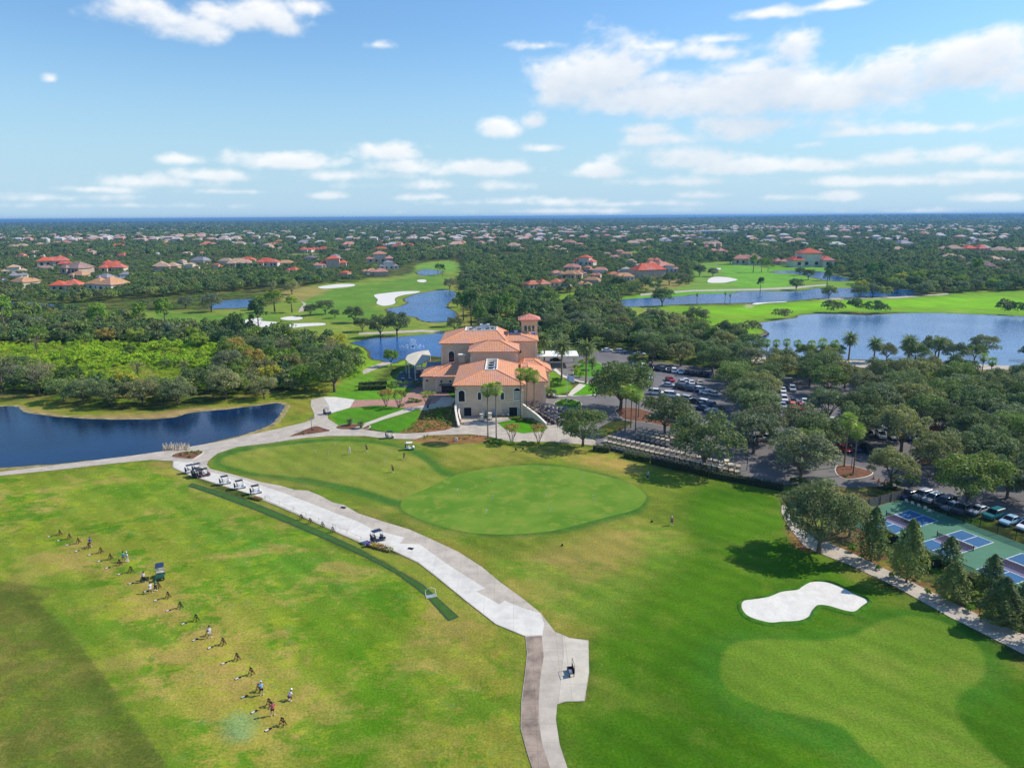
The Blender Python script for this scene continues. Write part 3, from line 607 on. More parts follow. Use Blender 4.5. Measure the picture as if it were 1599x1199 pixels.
for b in ([(497,448),(520,444.5),(535,443.5),(553,444),(552,447),(530,449.5),(505,451)], [(584,461),(600,458),(630,455),(655,455),(650,458),(630,461),(617,466),(617,474),(600,478),(588,474),(590,468)],
          [(651,438),(660,436.5),(666,438),(663,441),(654,440.5)], [(374,504),(390,498),(410,497),(408,501),(432,503),(432,507),(410,512),(385,511),(398,506)],
          [(438,497),(455,494),(473,496),(466,500),(445,500)], [(438,511),(450,506),(470,505),(505,504.5),(506,508),(480,510),(460,512),(440,514)],
          [(270,516),(285,514),(301,515),(298,520),(278,520)], [(1105,441),(1112,433),(1135,433),(1152,437),(1140,440),(1128,442)],
          [(1118,419),(1126,419),(1124,421.5)], [(1176,474),(1200,470),(1228,469),(1226,472),(1200,473.5),(1180,476)], [(0,505),(6,505),(5,508),(0,508)]):
    bunker(b, .15)
for w_ in ([(1000,459),(1080,453),(1180,451),(1240,448),(1290,444),(1290,446),(1240,451),(1180,453.5),(1080,455.5),(1000,462)], [(1010,484),(1040,489),(1060,492),(1058,497),(1030,500),(1022,500),(1048,496),(1044,492),(1005,486)],
           [(1280,466),(1400,463.5),(1480,458),(1482,460),(1400,466),(1280,468.5)], [(470,470),(478,474),(476,485),(466,488),(468,482),(474,476)]):
    sheet('course_path', w_, .06, CONC_OLD)
# synthetic tee line beside the path
sheet('tee_line_border', [(293,759),(300,754),(385,780),(440,802),(500,828),(560,856),(610,884),(660,912),(717,963),(700,970),(664,930),(622,898),(590,880),(540,856),(470,826),(400,797),(340,775)], .03, mat('tee_kerb', (60, 74, 50), .9))
sheet('synthetic_tee_line', [(296,758.5),(301,756),(385,781.5),(440,803.5),(500,829.5),(560,857.5),(609,885),(659,914),(714,962),(701,967),(665,928.5),(623,897),(591,878.5),(541,854.5),(471,824.5),(400,795.5),(340,773)], .045, SYN)
GREENB = [(626,793),(634,776),(664,764),(700,746),(740,735),(800,727),(860,727),(920,737),(980,753),(1007,771),(1006,784),(990,796),(952,806),(900,820),(860,829),(800,834),(740,832),(690,822),(650,808)]
GRM = bpy.data.materials.new('putting_turf'); t = NT(GRM); P = t.geo()
c = t.mix(t.ramp(t.noise(.09, 5, .6, P, .2), .35, .65), lin((114, 148, 50)), lin((92, 134, 40)))
c = t.mix(t.math('MULTIPLY', t.ramp(t.noise(.3, 4, .6, P, .2), .48, .66), .8), c, lin((132, 150, 58)))
c = t.mix(1.0, c, t.mix(t.noise(2.5, 3, .7, P), (.8,.8,.76), (1.12,.98,1.1)), 'MULTIPLY'); t.bsdf(c, .95, .05)
sheet('putting_green', GREENB, .012, GRM, sm=5)
# ---------------------------------------------------------------- pickleball courts
A2, B2, C2, D2 = [Vector(G(1360 + a / 6.661, 760 + b / 6.661)) for a, b in ((465, 602), (940, 452), (1280, 580), (786, 743))]
uu = ((B2 - A2).normalized() + (C2 - D2).normalized()).normalized(); vv = Vector((uu.y, -uu.x))
if vv.dot(D2 - A2) < 0: vv = -vv
cc0 = (A2 + B2 + C2 + D2) / 4; LU = ((B2 - A2).length + (C2 - D2).length) / 2; LV = ((D2 - A2).length + (C2 - B2).length) / 2
B3 = Vector(G(1596.5, 863.6)); B1 = Vector(G(1415.5, 798.3))
step3 = (B3 - B2).dot(vv); step1 = (B1 - B2).dot(vv)
def cp(u, v): q = cc0 + uu * u + vv * v; return (q.x, q.y)
def rect(u0, u1, v0, v1): return [cp(u0, v0), cp(u1, v0), cp(u1, v1), cp(u0, v1)]
CGREEN = paving('court_green', (84, 128, 100), .14, 0, .8, .3); CBLUE = paving('court_blue', (58, 104, 142), .12, 0, .8, .3)
CPURP = paving('court_purple', (112, 104, 126), .12, 0, .8, .3); LINE = mat('court_line', (214, 218, 214), .7)
courtV = (step1 - LV / 2 - 4.4, step3 + LV / 2 + 16)
courtU = (-LU / 2 - 3.0, LU / 2 + 4.0)
sheet('court_surface', rect(courtU[0], courtU[1], courtV[0], courtV[1]), .08, CGREEN, world=True)
hu, hv, k = LU / 2, LV / 2, LU / 2 * 2.13 / 6.7
NETS = []
for dv in (step1, 0.0, step3, step3 * 2 - 1.0):
    for a, b in ((-hu, -k), (k, hu)): sheet('court_floor', rect(a, b, dv - hv, dv + hv), .084, CBLUE, world=True)
    sheet('court_floor', rect(-k, k, dv - hv, dv + hv), .084, CPURP, world=True)
    e = .07
    for u0, u1, v0, v1 in ((-hu, hu, -hv - e, -hv + e), (-hu, hu, hv - e, hv + e), (-hu - e, -hu + e, -hv, hv), (hu - e, hu + e, -hv, hv), (-k - e, -k + e, -hv, hv), (k - e, k + e, -hv, hv), (-hu, -k, -e, e), (k, hu, -e, e)):
        sheet('court_line', rect(u0, u1, dv + v0, dv + v1), .088, LINE, world=True)
    NETS.append(dv)
# ================================================================== vegetation
def leafmat(name, transl=.25, var=.35, fixed=None, inst=False):
    M = bpy.data.materials.new(name); t = NT(M)
    oi = t.n('ShaderNodeObjectInfo'); p = t.n('ShaderNodeTexCoord').outputs['Object']
    if inst:
        rr = t.n('ShaderNodeValToRGB', inp={0: oi.outputs['Random']}); cr = rr.color_ramp; cr.interpolation = 'LINEAR'
        cs = [(66, 86, 58), (78, 98, 62), (94, 110, 62), (60, 84, 62), (104, 122, 58), (86, 92, 66), (70, 94, 52), (98, 104, 72), (72, 90, 60)]
        while len(cr.elements) < len(cs): cr.elements.new(.5)
        for i, c in enumerate(cs): cr.elements[i].position = i / (len(cs) - 1); cr.elements[i].color = tuple(v * 1.8 for v in lin(c)) + (1,)
        base = rr.outputs[0]
    else: base = oi.outputs['Color'] if fixed is None else None
    if fixed is not None:
        q = t.n('ShaderNodeRGB'); q.outputs[0].default_value = lin(fixed) + (1,); base = q.outputs[0]
    f = t.n('ShaderNodeTexNoise', inp={'Vector': p, 'Scale': .7, 'Detail': 3.0, 'Roughness': .7})
    c = t.mix(1.0, base, t.mix(t.ramp(f.outputs[0], .3, .7), (1 - var, 1 - var * .9, 1 - var), (1 + var, 1 + var * .9, 1 + var * .5)), 'MULTIPLY')
    c = t.mix(t.math('MULTIPLY', t.ramp(f.outputs[1].node.outputs[0], .6, .8), .15), c, lin((150, 150, 90)))
    c = t.mix(1.0, c, (1.16, 1.05, .96), 'MULTIPLY')
    d = t.n('ShaderNodeBsdfPrincipled', inp={'Base Color': c, 'Roughness': .65, 'Specular IOR Level': .18})
    tr = t.n('ShaderNodeBsdfTranslucent', inp={'Color': t.mix(1.0, c, (1.1, 1.3, .5), 'MULTIPLY')})
    mx_ = t.n('ShaderNodeMixShader', inp={0: transl, 1: d.outputs[0], 2: tr.outputs[0]})
    t.n('ShaderNodeOutputMaterial', inp={0: mx_.outputs[0]}); return M
LEAF = leafmat('leaves'); LEAFI = leafmat('woodland_leaves', inst=True)
BARK = mat('bark', (116, 104, 90), .9, .1, .35, 1.2); PBARK = mat('palm_bark', (134, 120, 100), .9, .1, .25, 3)
DEAD = mat('old_fronds', (128, 100, 66), .9, .1, .3, 3)

def leaves(P, N, size, rng, asp=1.6, jit=.6):
    n = len(P)
    N = N + rng.normal(0, jit, (n, 3)); N /= np.linalg.norm(N, axis=1)[:, None] + 1e-9
    a = rng.normal(0, 1, (n, 3)); U = np.cross(N, a); U /= np.linalg.norm(U, axis=1)[:, None] + 1e-9; V = np.cross(N, U)
    s = size * rng.uniform(.55, 1.3, n)[:, None]
    U = U * s; V = V * s / asp
    v = np.stack([P - U * .5, P + V * .5 - U * .05, P + U * .5, P - V * .5 + U * .08], 1).reshape(-1, 3)
    return v, np.arange(4 * n).reshape(n, 4)

def crown_pts(rng, n, shape, nblob=34, blob=.27):
    """points on lumpy clumps spread through the volume; shape(u) -> centre, radii"""
    P = []; N = []
    cs = []
    for i in range(nblob):
        d = rng.normal(0, 1, 3); d /= np.linalg.norm(d); 
        if d[2] < -.45: d[2] *= -.6
        cs.append((d * rng.uniform(.35, .86) ** .6, blob * rng.uniform(.6, 1.35)))
    w = np.array([b * b for _, b in cs]); w /= w.sum()
    ch = rng.choice(nblob, n, p=w)
    D = rng.normal(0, 1, (n, 3)); D /= np.linalg.norm(D, axis=1)[:, None]
    D[:, 2] = np.where(D[:, 2] < -.3, -D[:, 2], D[:, 2])
    C = np.array([c for c, _ in cs])[ch]; B = np.array([b for _, b in cs])[ch][:, None]
    r = rng.uniform(.72, 1.0, (n, 1))
    return C + D * B * r, D

def tree_mesh(kind, seed):
    rng = np.random.RandomState(seed); mb = MB()
    if kind == 'oak':
        n = 8000; P, N = crown_pts(rng, n, None, 62, .25); R = np.array([5.5 * rng.uniform(.9, 1.1), 5.5 * rng.uniform(.9, 1.1), 4.3]); c = np.array([0, 0, 4.8]); sz = .42
        P = P * R + c
        q = rng.choice([0, 1], len(P), p=[.08, .92]).astype(bool); P = P[q]; N = N[q]
        mb.tube((0, 0, -.1), (.1, 0, 1.9), .34, .26, 8)
        for i in range(7):
            a = i * .9 + rng.uniform(-.3, .3); l = rng.uniform(2.4, 3.9); z = rng.uniform(4.2, 6.2)
            m_ = (l * .45 * math.cos(a), l * .45 * math.sin(a), 1.7 + (z - 1.7) * .55)
            mb.tube((.1, 0, rng.uniform(1.4, 1.9)), m_, .17, .11, 6); mb.tube(m_, (l * math.cos(a), l * math.sin(a), z), .11, .04, 5)
    elif kind == 'greatoak':
        n = 17000; P, N = crown_pts(rng, n, None, 95, .24); P = P * np.array([5.9, 5.6, 4.6]) + np.array([0, 0, 5.1]); sz = .33
        mb.tube((0, 0, -.1), (.1, 0, 1.7), .36, .28, 9)
        for i in range(9):
            a = i * .7; l = 3.2 + (i % 3) * .5; z = 3.4 + (i % 4) * .8; m_ = (l * .45 * math.cos(a), l * .45 * math.sin(a), 1.7 + (z - 1.7) * .5)
            mb.tube((.1, 0, 1.5), m_, .16, .1, 6); mb.tube(m_, (l * math.cos(a), l * math.sin(a), z), .1, .04, 5)
    elif kind == 'bush':
        n = 3600; P, N = crown_pts(rng, n, None, 44, .27); P = P * np.array([3.9, 3.9, 3.3]) + np.array([0, 0, 3.4]); sz = .42
        mb.tube((0, 0, -.1), (0, 0, 2.6), .2, .12, 6)
        for i in range(4):
            a = i * 1.6 + seed; mb.tube((0, 0, 1.2), (1.8 * math.cos(a), 1.8 * math.sin(a), 3.8), .09, .04, 5)
    elif kind == 'tall':
        n = 3200; P, N = crown_pts(rng, n, None, 46, .23); P = P * np.array([2.9, 2.9, 4.6]) + np.array([0, 0, 7.2]); sz = .42
        mb.tube((0, 0, -.1), (0, 0, 9.5), .27, .07, 7)
        for i in range(8):
            a = i * 2.4; z = 3.4 + i * .8; mb.tube((0, 0, z), (2.0 * math.cos(a), 2.0 * math.sin(a), z + 1.2), .08, .03, 5)
    elif kind == 'magnolia':
        n = 4200; z = rng.uniform(0, 1, n) ** .85; a = rng.uniform(0, 2 * PI, n)
        lump = 1 + .22 * np.sin(a * 5 + z * 9 + seed) + .13 * np.sin(a * 3 - z * 21 + seed * 2)
        r = 2.5 * np.clip((1 - z) ** .62 * (.52 + 1.0 * np.minimum(z * 5, 1) * .48), 0, 3) * lump * rng.uniform(.45, 1.15, n) ** .5
        P = np.stack([r * np.cos(a), r * np.sin(a), 1.0 + z * 8.6 + rng.normal(0, .12, n)], 1); N = np.stack([np.cos(a), np.sin(a), np.full(n, .6)], 1); sz = .36
        mb.tube((0, 0, -.1), (0, 0, 8.4), .16, .04, 7)
        for i in range(10):
            a_ = i * 2.4; zz = 1.2 + i * .65; mb.tube((0, 0, zz), (1.5 * (1 - i * .08) * math.cos(a_), 1.5 * (1 - i * .08) * math.sin(a_), zz + .7), .05, .02, 4)
    elif kind == 'crape':
        n = 900; P, N = crown_pts(rng, n, None, 16, .34); P = P * np.array([1.9, 1.9, 1.5]) + np.array([0, 0, 3.3]); sz = .30
        for i in range(7):
            a_ = i * .9 + seed; m_ = (.5 * math.cos(a_), .5 * math.sin(a_), 1.3)
            mb.tube((.08 * math.cos(a_), .08 * math.sin(a_), -.05), m_, .06, .05, 5)
            for s_ in (-.35, .3): mb.tube(m_, (1.4 * math.cos(a_ + s_), 1.4 * math.sin(a_ + s_), 3.4), .045, .015, 4)
    elif kind == 'bare':
        n = 260; P, N = crown_pts(rng, n, None, 22, .3); P = P * np.array([2.7, 2.7, 2.6]) + np.array([0, 0, 4.4]); sz = .25
        mb.tube((0, 0, -.1), (0, 0, 3), .15, .1, 6)
        for i in range(46):
            a_ = i * 2.399; el_ = .25 + (i % 7) * .2; b = (0, 0, 1.4 + (i % 9) * .3); l = 3.0
            mb.tube(b, (l * math.cos(a_) * math.cos(el_), l * math.sin(a_) * math.cos(el_), b[2] + l * math.sin(el_)), .045, .012, 4)
    elif kind == 'shrub':
        n = 260; P, N = crown_pts(rng, n, None, 9, .42); P = P * np.array([.52, .52, .42]) + np.array([0, 0, .42]); sz = .2
        mb.tube((0, 0, -.05), (0, 0, .5), .05, .03, 5)
    elif kind == 'bigshrub':
        n = 1100; P, N = crown_pts(rng, n, None, 14, .36); P = P * np.array([1.3, 1.3, .95]) + np.array([0, 0, .95]); sz = .26
        mb.tube((0, 0, -.05), (0, 0, 1.0), .08, .05, 5)
    v, f = leaves(P, N, sz, rng)
    return mesh_np('crown', v, f, LEAF), mb.mesh('trunk', BARK, smooth=True)

def palm_mesh(kind, seed):
    """unit palms, 10 m to the crown's heart"""
    rng = np.random.RandomState(seed); V = []; F = []; dv = []; df = []
    def frond(a, el_, L, droop, w, arr, fr, z0):
        base = Vector((0, 0, z0)); d = Vector((math.cos(a) * math.cos(el_), math.sin(a) * math.cos(el_), math.sin(el_))); side = Vector((-math.sin(a), math.cos(a), 0))
        p = base.copy(); pts = [p.copy()]
        for k in range(6):
            d = (d + Vector((0, 0, -droop))).normalized(); p = p + d * L / 6; pts.append(p.copy())
        for k in range(6):
            for sgn in (-1, 1):
                q = pts[k]; r = pts[k + 1]; ww = w * math.sin(PI * min(.98, (k + .9) / 6.6)) + .04
                i0 = len(arr)
                arr.extend([tuple(q), tuple(q.lerp(r, .8)), tuple(q.lerp(r, 1.15) + side * sgn * ww + Vector((0, 0, -ww * .45))), tuple(q.lerp(r, .55) + side * sgn * ww * 1.02 + Vector((0, 0, -ww * .5)))])
                fr.append((i0, i0 + 1, i0 + 2, i0 + 3))
    def fan(a, el_, L, rad, arr, fr, z0):
        h = Vector((0, 0, z0)); d = Vector((math.cos(a) * math.cos(el_), math.sin(a) * math.cos(el_), math.sin(el_))); side = Vector((-math.sin(a), math.cos(a), 0)); up = d.cross(side)
        c = h + d * L
        for k in range(9):
            t0 = -1.25 + k * .31
            e1 = c + (d * math.cos(t0) + side * math.sin(t0)) * rad + up * -.12 + Vector((0, 0, -.22 * rad)); e0 = c + (d * math.cos(t0 - .13) + side * math.sin(t0 - .13)) * rad * .5; e2 = c + (d * math.cos(t0 + .13) + side * math.sin(t0 + .13)) * rad * .5
            i0 = len(arr); arr.extend([tuple(c), tuple(e0), tuple(e1), tuple(e2)]); fr.append((i0, i0 + 1, i0 + 2, i0 + 3))
        i0 = len(arr); arr.extend([tuple(h - side * .02), tuple(h + side * .02), tuple(c + side * .03), tuple(c - side * .03)]); fr.append((i0, i0 + 1, i0 + 2, i0 + 3))
    mb = MB()
    if kind == 'fan':
        for i in range(44):
            el_ = -0.75 + 1.95 * ((i + .5) / 44); fan(i * 2.399 + rng.uniform(-.2, .2), el_, 1.0 * rng.uniform(.8, 1.15), 1.0 * rng.uniform(.85, 1.1), V, F, 10 + .25 * math.sin(el_))
        for i in range(14): fan(i * 2.399, -1.25, .7, .7, dv, df, 9.7)
        prof = [(.30, -.1), (.22, .3), (.17, 1.5), (.15, 5), (.14, 9.3), (.22, 9.7), (.1, 10.1)]
    else:
        for i in range(74):
            el_ = -.45 + 1.75 * ((i + .5) / 74); frond(i * 2.399 + rng.uniform(-.1, .1), el_, 4.0 * rng.uniform(.85, 1.1), .16 + .08 * rng.rand(), .42, V, F, 10 + .3 * rng.rand())
        for i in range(16): frond(i * 2.399, -.75, 2.6, .25, .3, dv, df, 9.7)
        prof = [(.55, -.1), (.42, .4), (.33, 2), (.31, 7), (.36, 9), (.5, 9.6), (.3, 10.2)]
    mb.lathe(prof, n=9)
    return mesh_np('crown', V, F, LEAF), mb.mesh('trunk', PBARK, smooth=True), mesh_np('dead_fronds', dv, df, DEAD)

TM = {k: [tree_mesh(k, 100 * i + 7 * len(k) + ord(k[0])) for i in range(nv)] for k, nv in
      (('oak', 6), ('greatoak', 1), ('bush', 5), ('tall', 3), ('magnolia', 3), ('crape', 2), ('bare', 2), ('shrub', 4), ('bigshrub', 3))}
PM = {'fan': [palm_mesh('fan', 3), palm_mesh('fan', 4)], 'date': [palm_mesh('date', 5), palm_mesh('date', 6)]}
COLS = {'greatoak': [(92, 102, 74)], 'oak': [(106, 112, 94), (82, 94, 66), (112, 116, 84), (98, 110, 92), (92, 106, 76), (86, 102, 74), (98, 108, 82), (82, 100, 68), (94, 110, 70)],
        'bush': [(92, 112, 52), (108, 128, 50), (84, 104, 56), (116, 130, 56), (104, 106, 72), (128, 116, 66), (76, 98, 50), (90, 116, 46), (96, 110, 60), (84, 104, 60), (134, 136, 54)],
        'tall': [(80, 108, 58), (100, 128, 56), (70, 94, 60)], 'magnolia': [(84, 98, 62), (78, 94, 60), (92, 102, 62)],
        'crape': [(112, 122, 66), (124, 108, 66), (108, 112, 60)], 'bare': [(120, 110, 98)], 'shrub': [(112, 128, 58), (124, 134, 66), (96, 112, 54)],
        'bigshrub': [(96, 120, 50), (80, 106, 48)], 'fan': [(112, 140, 62), (122, 146, 66)], 'date': [(106, 122, 84), (98, 118, 78)]}
UNITW = {'greatoak': 12.6, 'oak': 11.6, 'bush': 8.6, 'tall': 6.6, 'magnolia': 5.2, 'crape': 4.3, 'bare': 6.2, 'shrub': 1.25, 'bigshrub': 3.1}
TNAME = {'greatoak': 'oak_tree', 'oak': 'oak_tree', 'bush': 'woodland_tree', 'tall': 'tall_tree', 'magnolia': 'magnolia_tree', 'crape': 'crape_myrtle', 'bare': 'bare_tree', 'shrub': 'shrub', 'bigshrub': 'bush'}
TDESC = {'greatoak': 'large spreading oak', 'oak': 'broad grey-green oak', 'bush': 'leafy rounded tree', 'tall': 'tall narrow green tree', 'magnolia': 'dark cone-shaped magnolia', 'crape': 'small vase-shaped crape myrtle', 'bare': 'grey nearly bare tree', 'shrub': 'low green shrub', 'bigshrub': 'dense rounded bush'}
TREES = []
def tree_w(kind, x, y, s, place, desc=None, colr=None, sz=1.0, group=None):
    k = rnd.randrange(len(TM[kind])); cm, tm = TM[kind][k]
    e = empty(TNAME[kind], (x, y, 0), rnd.uniform(0, 2 * PI), (s, s, s * sz))
    c = link('crown', cm, e); tk = link('trunk', tm, e)
    q = colr or rnd.choice(COLS[kind]); f = rnd.uniform(.8, 1.18)
    f *= 1.66
    c.color = tuple(min(1, v * f) for v in lin(q)) + (1,)
    d = desc or TDESC[kind]
    if kind == 'bush' and not desc:
        d = {(128, 116, 66): 'russet-brown leafy tree', (104, 106, 72): 'brownish leafy tree', (134, 136, 54): 'yellow-green leafy tree', (116, 130, 56): 'light green leafy tree', (108, 128, 50): 'fresh green leafy tree'}.get(q, 'dark green leafy tree')
    reg(e, d, place, 'shrub' if kind == 'shrub' else 'bush' if kind == 'bigshrub' else 'tree', group or (TDESC[kind] + 's ' + place))
    TREES.append((x, y, s * UNITW[kind] / 2))
    return e
def tree(kind, px, py, w, place, **kw):
    x, y = G(px, py); return tree_w(kind, x, y, w / scale_at(px, py) / UNITW[kind], place, **kw)
def palm(kind, px, py, ty, place, desc=None, s=1.0):
    x, y = G(px, py); h = HC - math.tan(math.atan((HC) / y) * 1) * y
    # height so that the heart of the crown is seen at ty
    lo, hi = 1.0, 25.0
    for _ in range(30):
        mid = (lo + hi) / 2
        if proj(x, y, mid)[1] > ty: lo = mid
        else: hi = mid
    cm, tm, dm = rnd.choice(PM[kind])
    e = empty('fan_palm' if kind == 'fan' else 'date_palm', (x, y, 0), rnd.uniform(0, 6)); h = lo
    k = link('trunk', tm, e); k.scale = (1, 1, h / 10)
    w = s * min(1.15, .7 + h / 26)
    for nm, me in (('crown', cm), ('dead_fronds', dm)):
        o = link(nm, me, e); o.scale = (w, w, w); o.location = (0, 0, h - 10 * w)
        if nm == 'crown': o.color = tuple(v * 1.25 for v in lin(rnd.choice(COLS[kind]))) + (1,)
    reg(e, desc or ('slender fan palm' if kind == 'fan' else 'stout feathery date palm'), place, 'palm', ('fan palms ' if kind == 'fan' else 'date palms ') + place)
    return e
def hedge(p0, p1, w, h, desc, place, colr=(88, 112, 48), sm=None):
    a = Vector(G(*p0)); b = Vector(G(*p1)); L = (b - a).length; rng = np.random.RandomState(int(L * 10) % 999)
    n = int((L * (w + 2 * h)) * 16)
    f = rng.randint(0, 4, n); X = rng.uniform(0, L, n); U = rng.uniform(-1, 1, n); Z = rng.uniform(0, 1, n)
    Yy = np.where(f < 2, U, np.where(f == 2, -1., 1.)) * w / 2; Zz = np.where(f < 2, 1.0, Z) * h
    bump_ = .12 * np.sin(X * 2.1) + .08 * np.sin(X * 5.3 + 1)
    P = np.stack([X, Yy * (1 + bump_), Zz * (1 + bump_)], 1) + rng.normal(0, .05, (n, 3)); N = np.stack([X * 0, np.where(f == 2, -1., np.where(f == 3, 1., 0.)), np.where(f < 2, 1., .2)], 1)
    v, fc = leaves(P, N, .26, rng)
    e = empty('hedge', (a.x, a.y, 0), math.atan2(b.y - a.y, b.x - a.x))
    o = link('foliage', mesh_np('foliage', v, fc, LEAF), e); o.color = lin(colr) + (1,)
    MB().box(0, L, -w * .36, w * .36, 0, h * .8).build('stems', mat('hedge_stems', (44, 46, 26), .95), e)
    reg(e, desc, place, 'hedge'); return e

BASES = []
def fill(poly, spacing, kinds, place, wmin, wmax, avoid=(), cap=999, gap=None):
    """scatter trees over an area of ground (outlined in photo pixels), keeping their distance from one another"""
    wp = [G(*p) for p in poly]; xs = [p[0] for p in wp]; ys = [p[1] for p in wp]
    n = 0; tries = 0; area = abs(sum(wp[i][0] * wp[(i + 1) % len(wp)][1] - wp[(i + 1) % len(wp)][0] * wp[i][1] for i in range(len(wp)))) / 2
    while n < cap and tries < area / spacing ** 2 * 14:
        tries += 1
        x = rnd.uniform(min(xs), max(xs)); y = rnd.uniform(min(ys), max(ys))
        px, py = proj(x, y, 0)
        if not bool(inside(np.array([px]), np.array([py]), poly)[0]): continue
        if any(bool(inside(np.array([px]), np.array([py]), a)[0]) for a in avoid): continue
        if any((x - bx) ** 2 + (y - by) ** 2 < spacing ** 2 for bx, by in BASES): continue
        BASES.append((x, y)); kd = rnd.choice(kinds); s = rnd.uniform(wmin, wmax) / UNITW[kd]
        tree_w(kd, x, y, s, gap or place); n += 1
    return n
def put(lst, kind, place, **kw):
    for x, y, w in lst:
        BASES.append(G(x, y)); tree(kind, x, y, w, place, **kw)

# -- single trees one can point at
tree('greatoak', 1278, 862, 134, 'over the footpath beside the pickleball courts', desc='large spreading oak', colr=(94, 104, 76), sz=1.12); BASES.append(G(1276, 859))
put([(910,697,80)], 'oak', 'between the clubhouse and the cart fleet', desc='big low oak')
put([(969,640,100)], 'oak', 'beside the car park entrance', desc='wide oak with pale trunk')
put([(1038,677,82)], 'oak', 'between the parked cars and the cart fleet')
put([(1100,733,116)], 'oak', 'at the end of the cart fleet', desc='very large dark oak')
put([(1250,751,104),(1176,708,86),(1391,760,80)], 'oak', 'along the near lane of the car park')
put([(1462,742,84),(1572,778,84),(1640,800,100),(1482,722,70)], 'oak', 'right of the mulch islands in the car park')
put([(1510,792,116)], 'oak', 'over the cars beside the courts', desc='wide olive-green oak', colr=(98, 112, 60))
put([(1407,705,94),(1539,738,94),(1592,752,76),(1320,700,60)], 'oak', 'in the middle of the car park')
put([(522,612,80)], 'oak', 'at the bend of the lakeside path', desc='large round oak', sz=1.1, colr=(88, 106, 66))
put([(594,527,40),(620,525,44)], 'oak', 'on the bank of the fountain pond', desc='dark dense oak', sz=1.15)
put([(611,572,27)], 'bigshrub', 'beside the terrace canopy', desc='glossy round tree', colr=(92, 118, 56)) if False else put([(611,572,27)], 'oak', 'between the fountain pond and terrace canopy', desc='small glossy round tree', colr=(96, 122, 56), sz=1.35)
put([(508,491,30),(485,493,24),(523,497,18),(553,504,34),(566,518,30)], 'oak', 'beside the bunkers of the left fairway')
put([(429,487,34),(456,488,26),(405,484,22)], 'tall', 'beside the bunkers of the left fairway', colr=(112, 132, 56), sz=.6, desc='light green flat-topped tree')
put([(456,460,28),(425,454,20)], 'oak', 'behind the far left pond')
put([(290,482,26),(330,487,38),(252,482,22),(226,482,20)], 'oak', 'along the left edge of the far fairway')
put([(702,452,22),(710,518,30),(714,480,20)], 'oak', 'on the right bank of the middle pond')
put([(684,430,11),(691,431,11)], 'tall', 'on the distant fairway beyond the middle pond')
put([(1034,478,38)], 'oak', 'at the left end of the long water', desc='large rounded oak')
put([(1087,512,42)], 'oak', 'on the left tip of the right fairway', desc='dense dark oak')
put([(1187,455,13)], 'tall', 'alone on the bank above the long water', desc='slender dark tree')
put([(1243,453,24),(1262,437,22),(1249,430,17)], 'oak', 'near the upper water on the far right fairway')
put([(1291,448,16),(1295,438,16)], 'tall', 'near the upper water on the far right fairway')
put([(1294,466,26),(1342,466,29),(1363,464,28),(1444,461,26)], 'oak', 'in the row between the long water and fairway')
put([(1176,425,16),(1189,425,13),(1199,425,11)], 'tall', 'at the far end of the right fairway')
put([(1140,413,20),(1092,432,24),(1113,432,18),(1066,442,20),(1045,445,24),(1008,447,22),(966,454,30),(890,457,30)], 'oak', 'in front of the terracotta-roofed villas')
tree('oak', 1326, 838, 72, 'between the great oak and the court fence', desc='smaller rounded oak', sz=1.15); BASES.append(G(1326, 838))
# -- magnolia row at the courts
for (bx, by, ty, w, k) in ((1360,877,792,46,0), (1415,909,812,54,0), (1481,884,838,38,0), (1486,939,878,52,0), (1544,934,866,42,0), (1561,977,902,64,0), (1606,968,900,58,0), (1640,1010,930,60,0)):
    x, y = G(bx, by); lo, hi = 1., 25.
    for _ in range(30):
        mid = (lo + hi) / 2
        if proj(x, y, mid)[1] > ty: lo = mid
        else: hi = mid
    s = w / scale_at(bx, by) / 4.6; tree_w('magnolia', x, y, s, 'in the row beside the pickleball courts', sz=lo / 9.6 / s)
# -- crape myrtles
put([(603,635,26),(623,637,26),(668,637,26)], 'crape', 'on the brick terrace left of the clubhouse')
put([(799,692,30),(841,693,30)], 'crape', 'beside the practice green in front of the clubhouse', colr=(128, 112, 70))
# -- the dense places
NOPARK = [[(985,596),(1130,600),(1132,690),(1085,700),(985,668)], [(1190,616),(1268,616),(1268,668),(1190,668)], [(1268,618),(1325,616),(1325,650),(1268,650)],
          [(1296,690),(1392,690),(1392,735),(1296,745)], [(1296,745),(1440,712),(1500,735),(1400,765)], [(1300,600),(1305,575),(1420,560),(1420,590)],
          [(880,545),(1000,545),(990,600),(880,600)], [(1380,765),(1599,770),(1599,860),(1380,800)]]
fill([(1128,600),(1200,606),(1200,660),(1270,664),(1330,640),(1500,630),(1680,640),(1680,735),(1560,712),(1470,705),(1380,712),(1290,712),(1215,745),(1150,715),(1120,670)], 9.0, ['oak'], 'shading the car park', 11.5, 15, NOPARK)
fill([(985,545),(1090,552),(1180,572),(1290,585),(1420,596),(1680,606),(1680,640),(1500,636),(1330,644),(1262,612),(1200,604),(1120,585),(1010,566)], 9.6, ['oak'], 'between the lake road and the car park', 11, 14.5, NOPARK)
fill([(1410,556),(1560,556),(1680,556),(1680,575),(1560,572),(1430,572)], 11, ['oak'], 'on the near shore of the large lake', 9, 12)
fill([(1255,562),(1310,560),(1310,568),(1260,570)], 9, ['oak'], 'behind the palms on the lake shore', 8, 10)
fill([(1366,556),(1410,556),(1420,566),(1370,566)], 9, ['oak'], 'between the date palms on the lake shore', 8, 10)
fill([(850,492),(940,490),(1000,505),(1060,516),(1140,534),(1190,560),(1190,570),(1100,553),(985,546),(925,541),(870,535),(850,520)], 11, ['oak'], 'in the grove behind the clubhouse', 10, 14)
fill([(722,500),(780,496),(845,500),(850,520),(840,535),(760,530),(735,520)], 11, ['oak', 'oak', 'tall'], 'in the grove behind the bell tower', 9, 12.5)
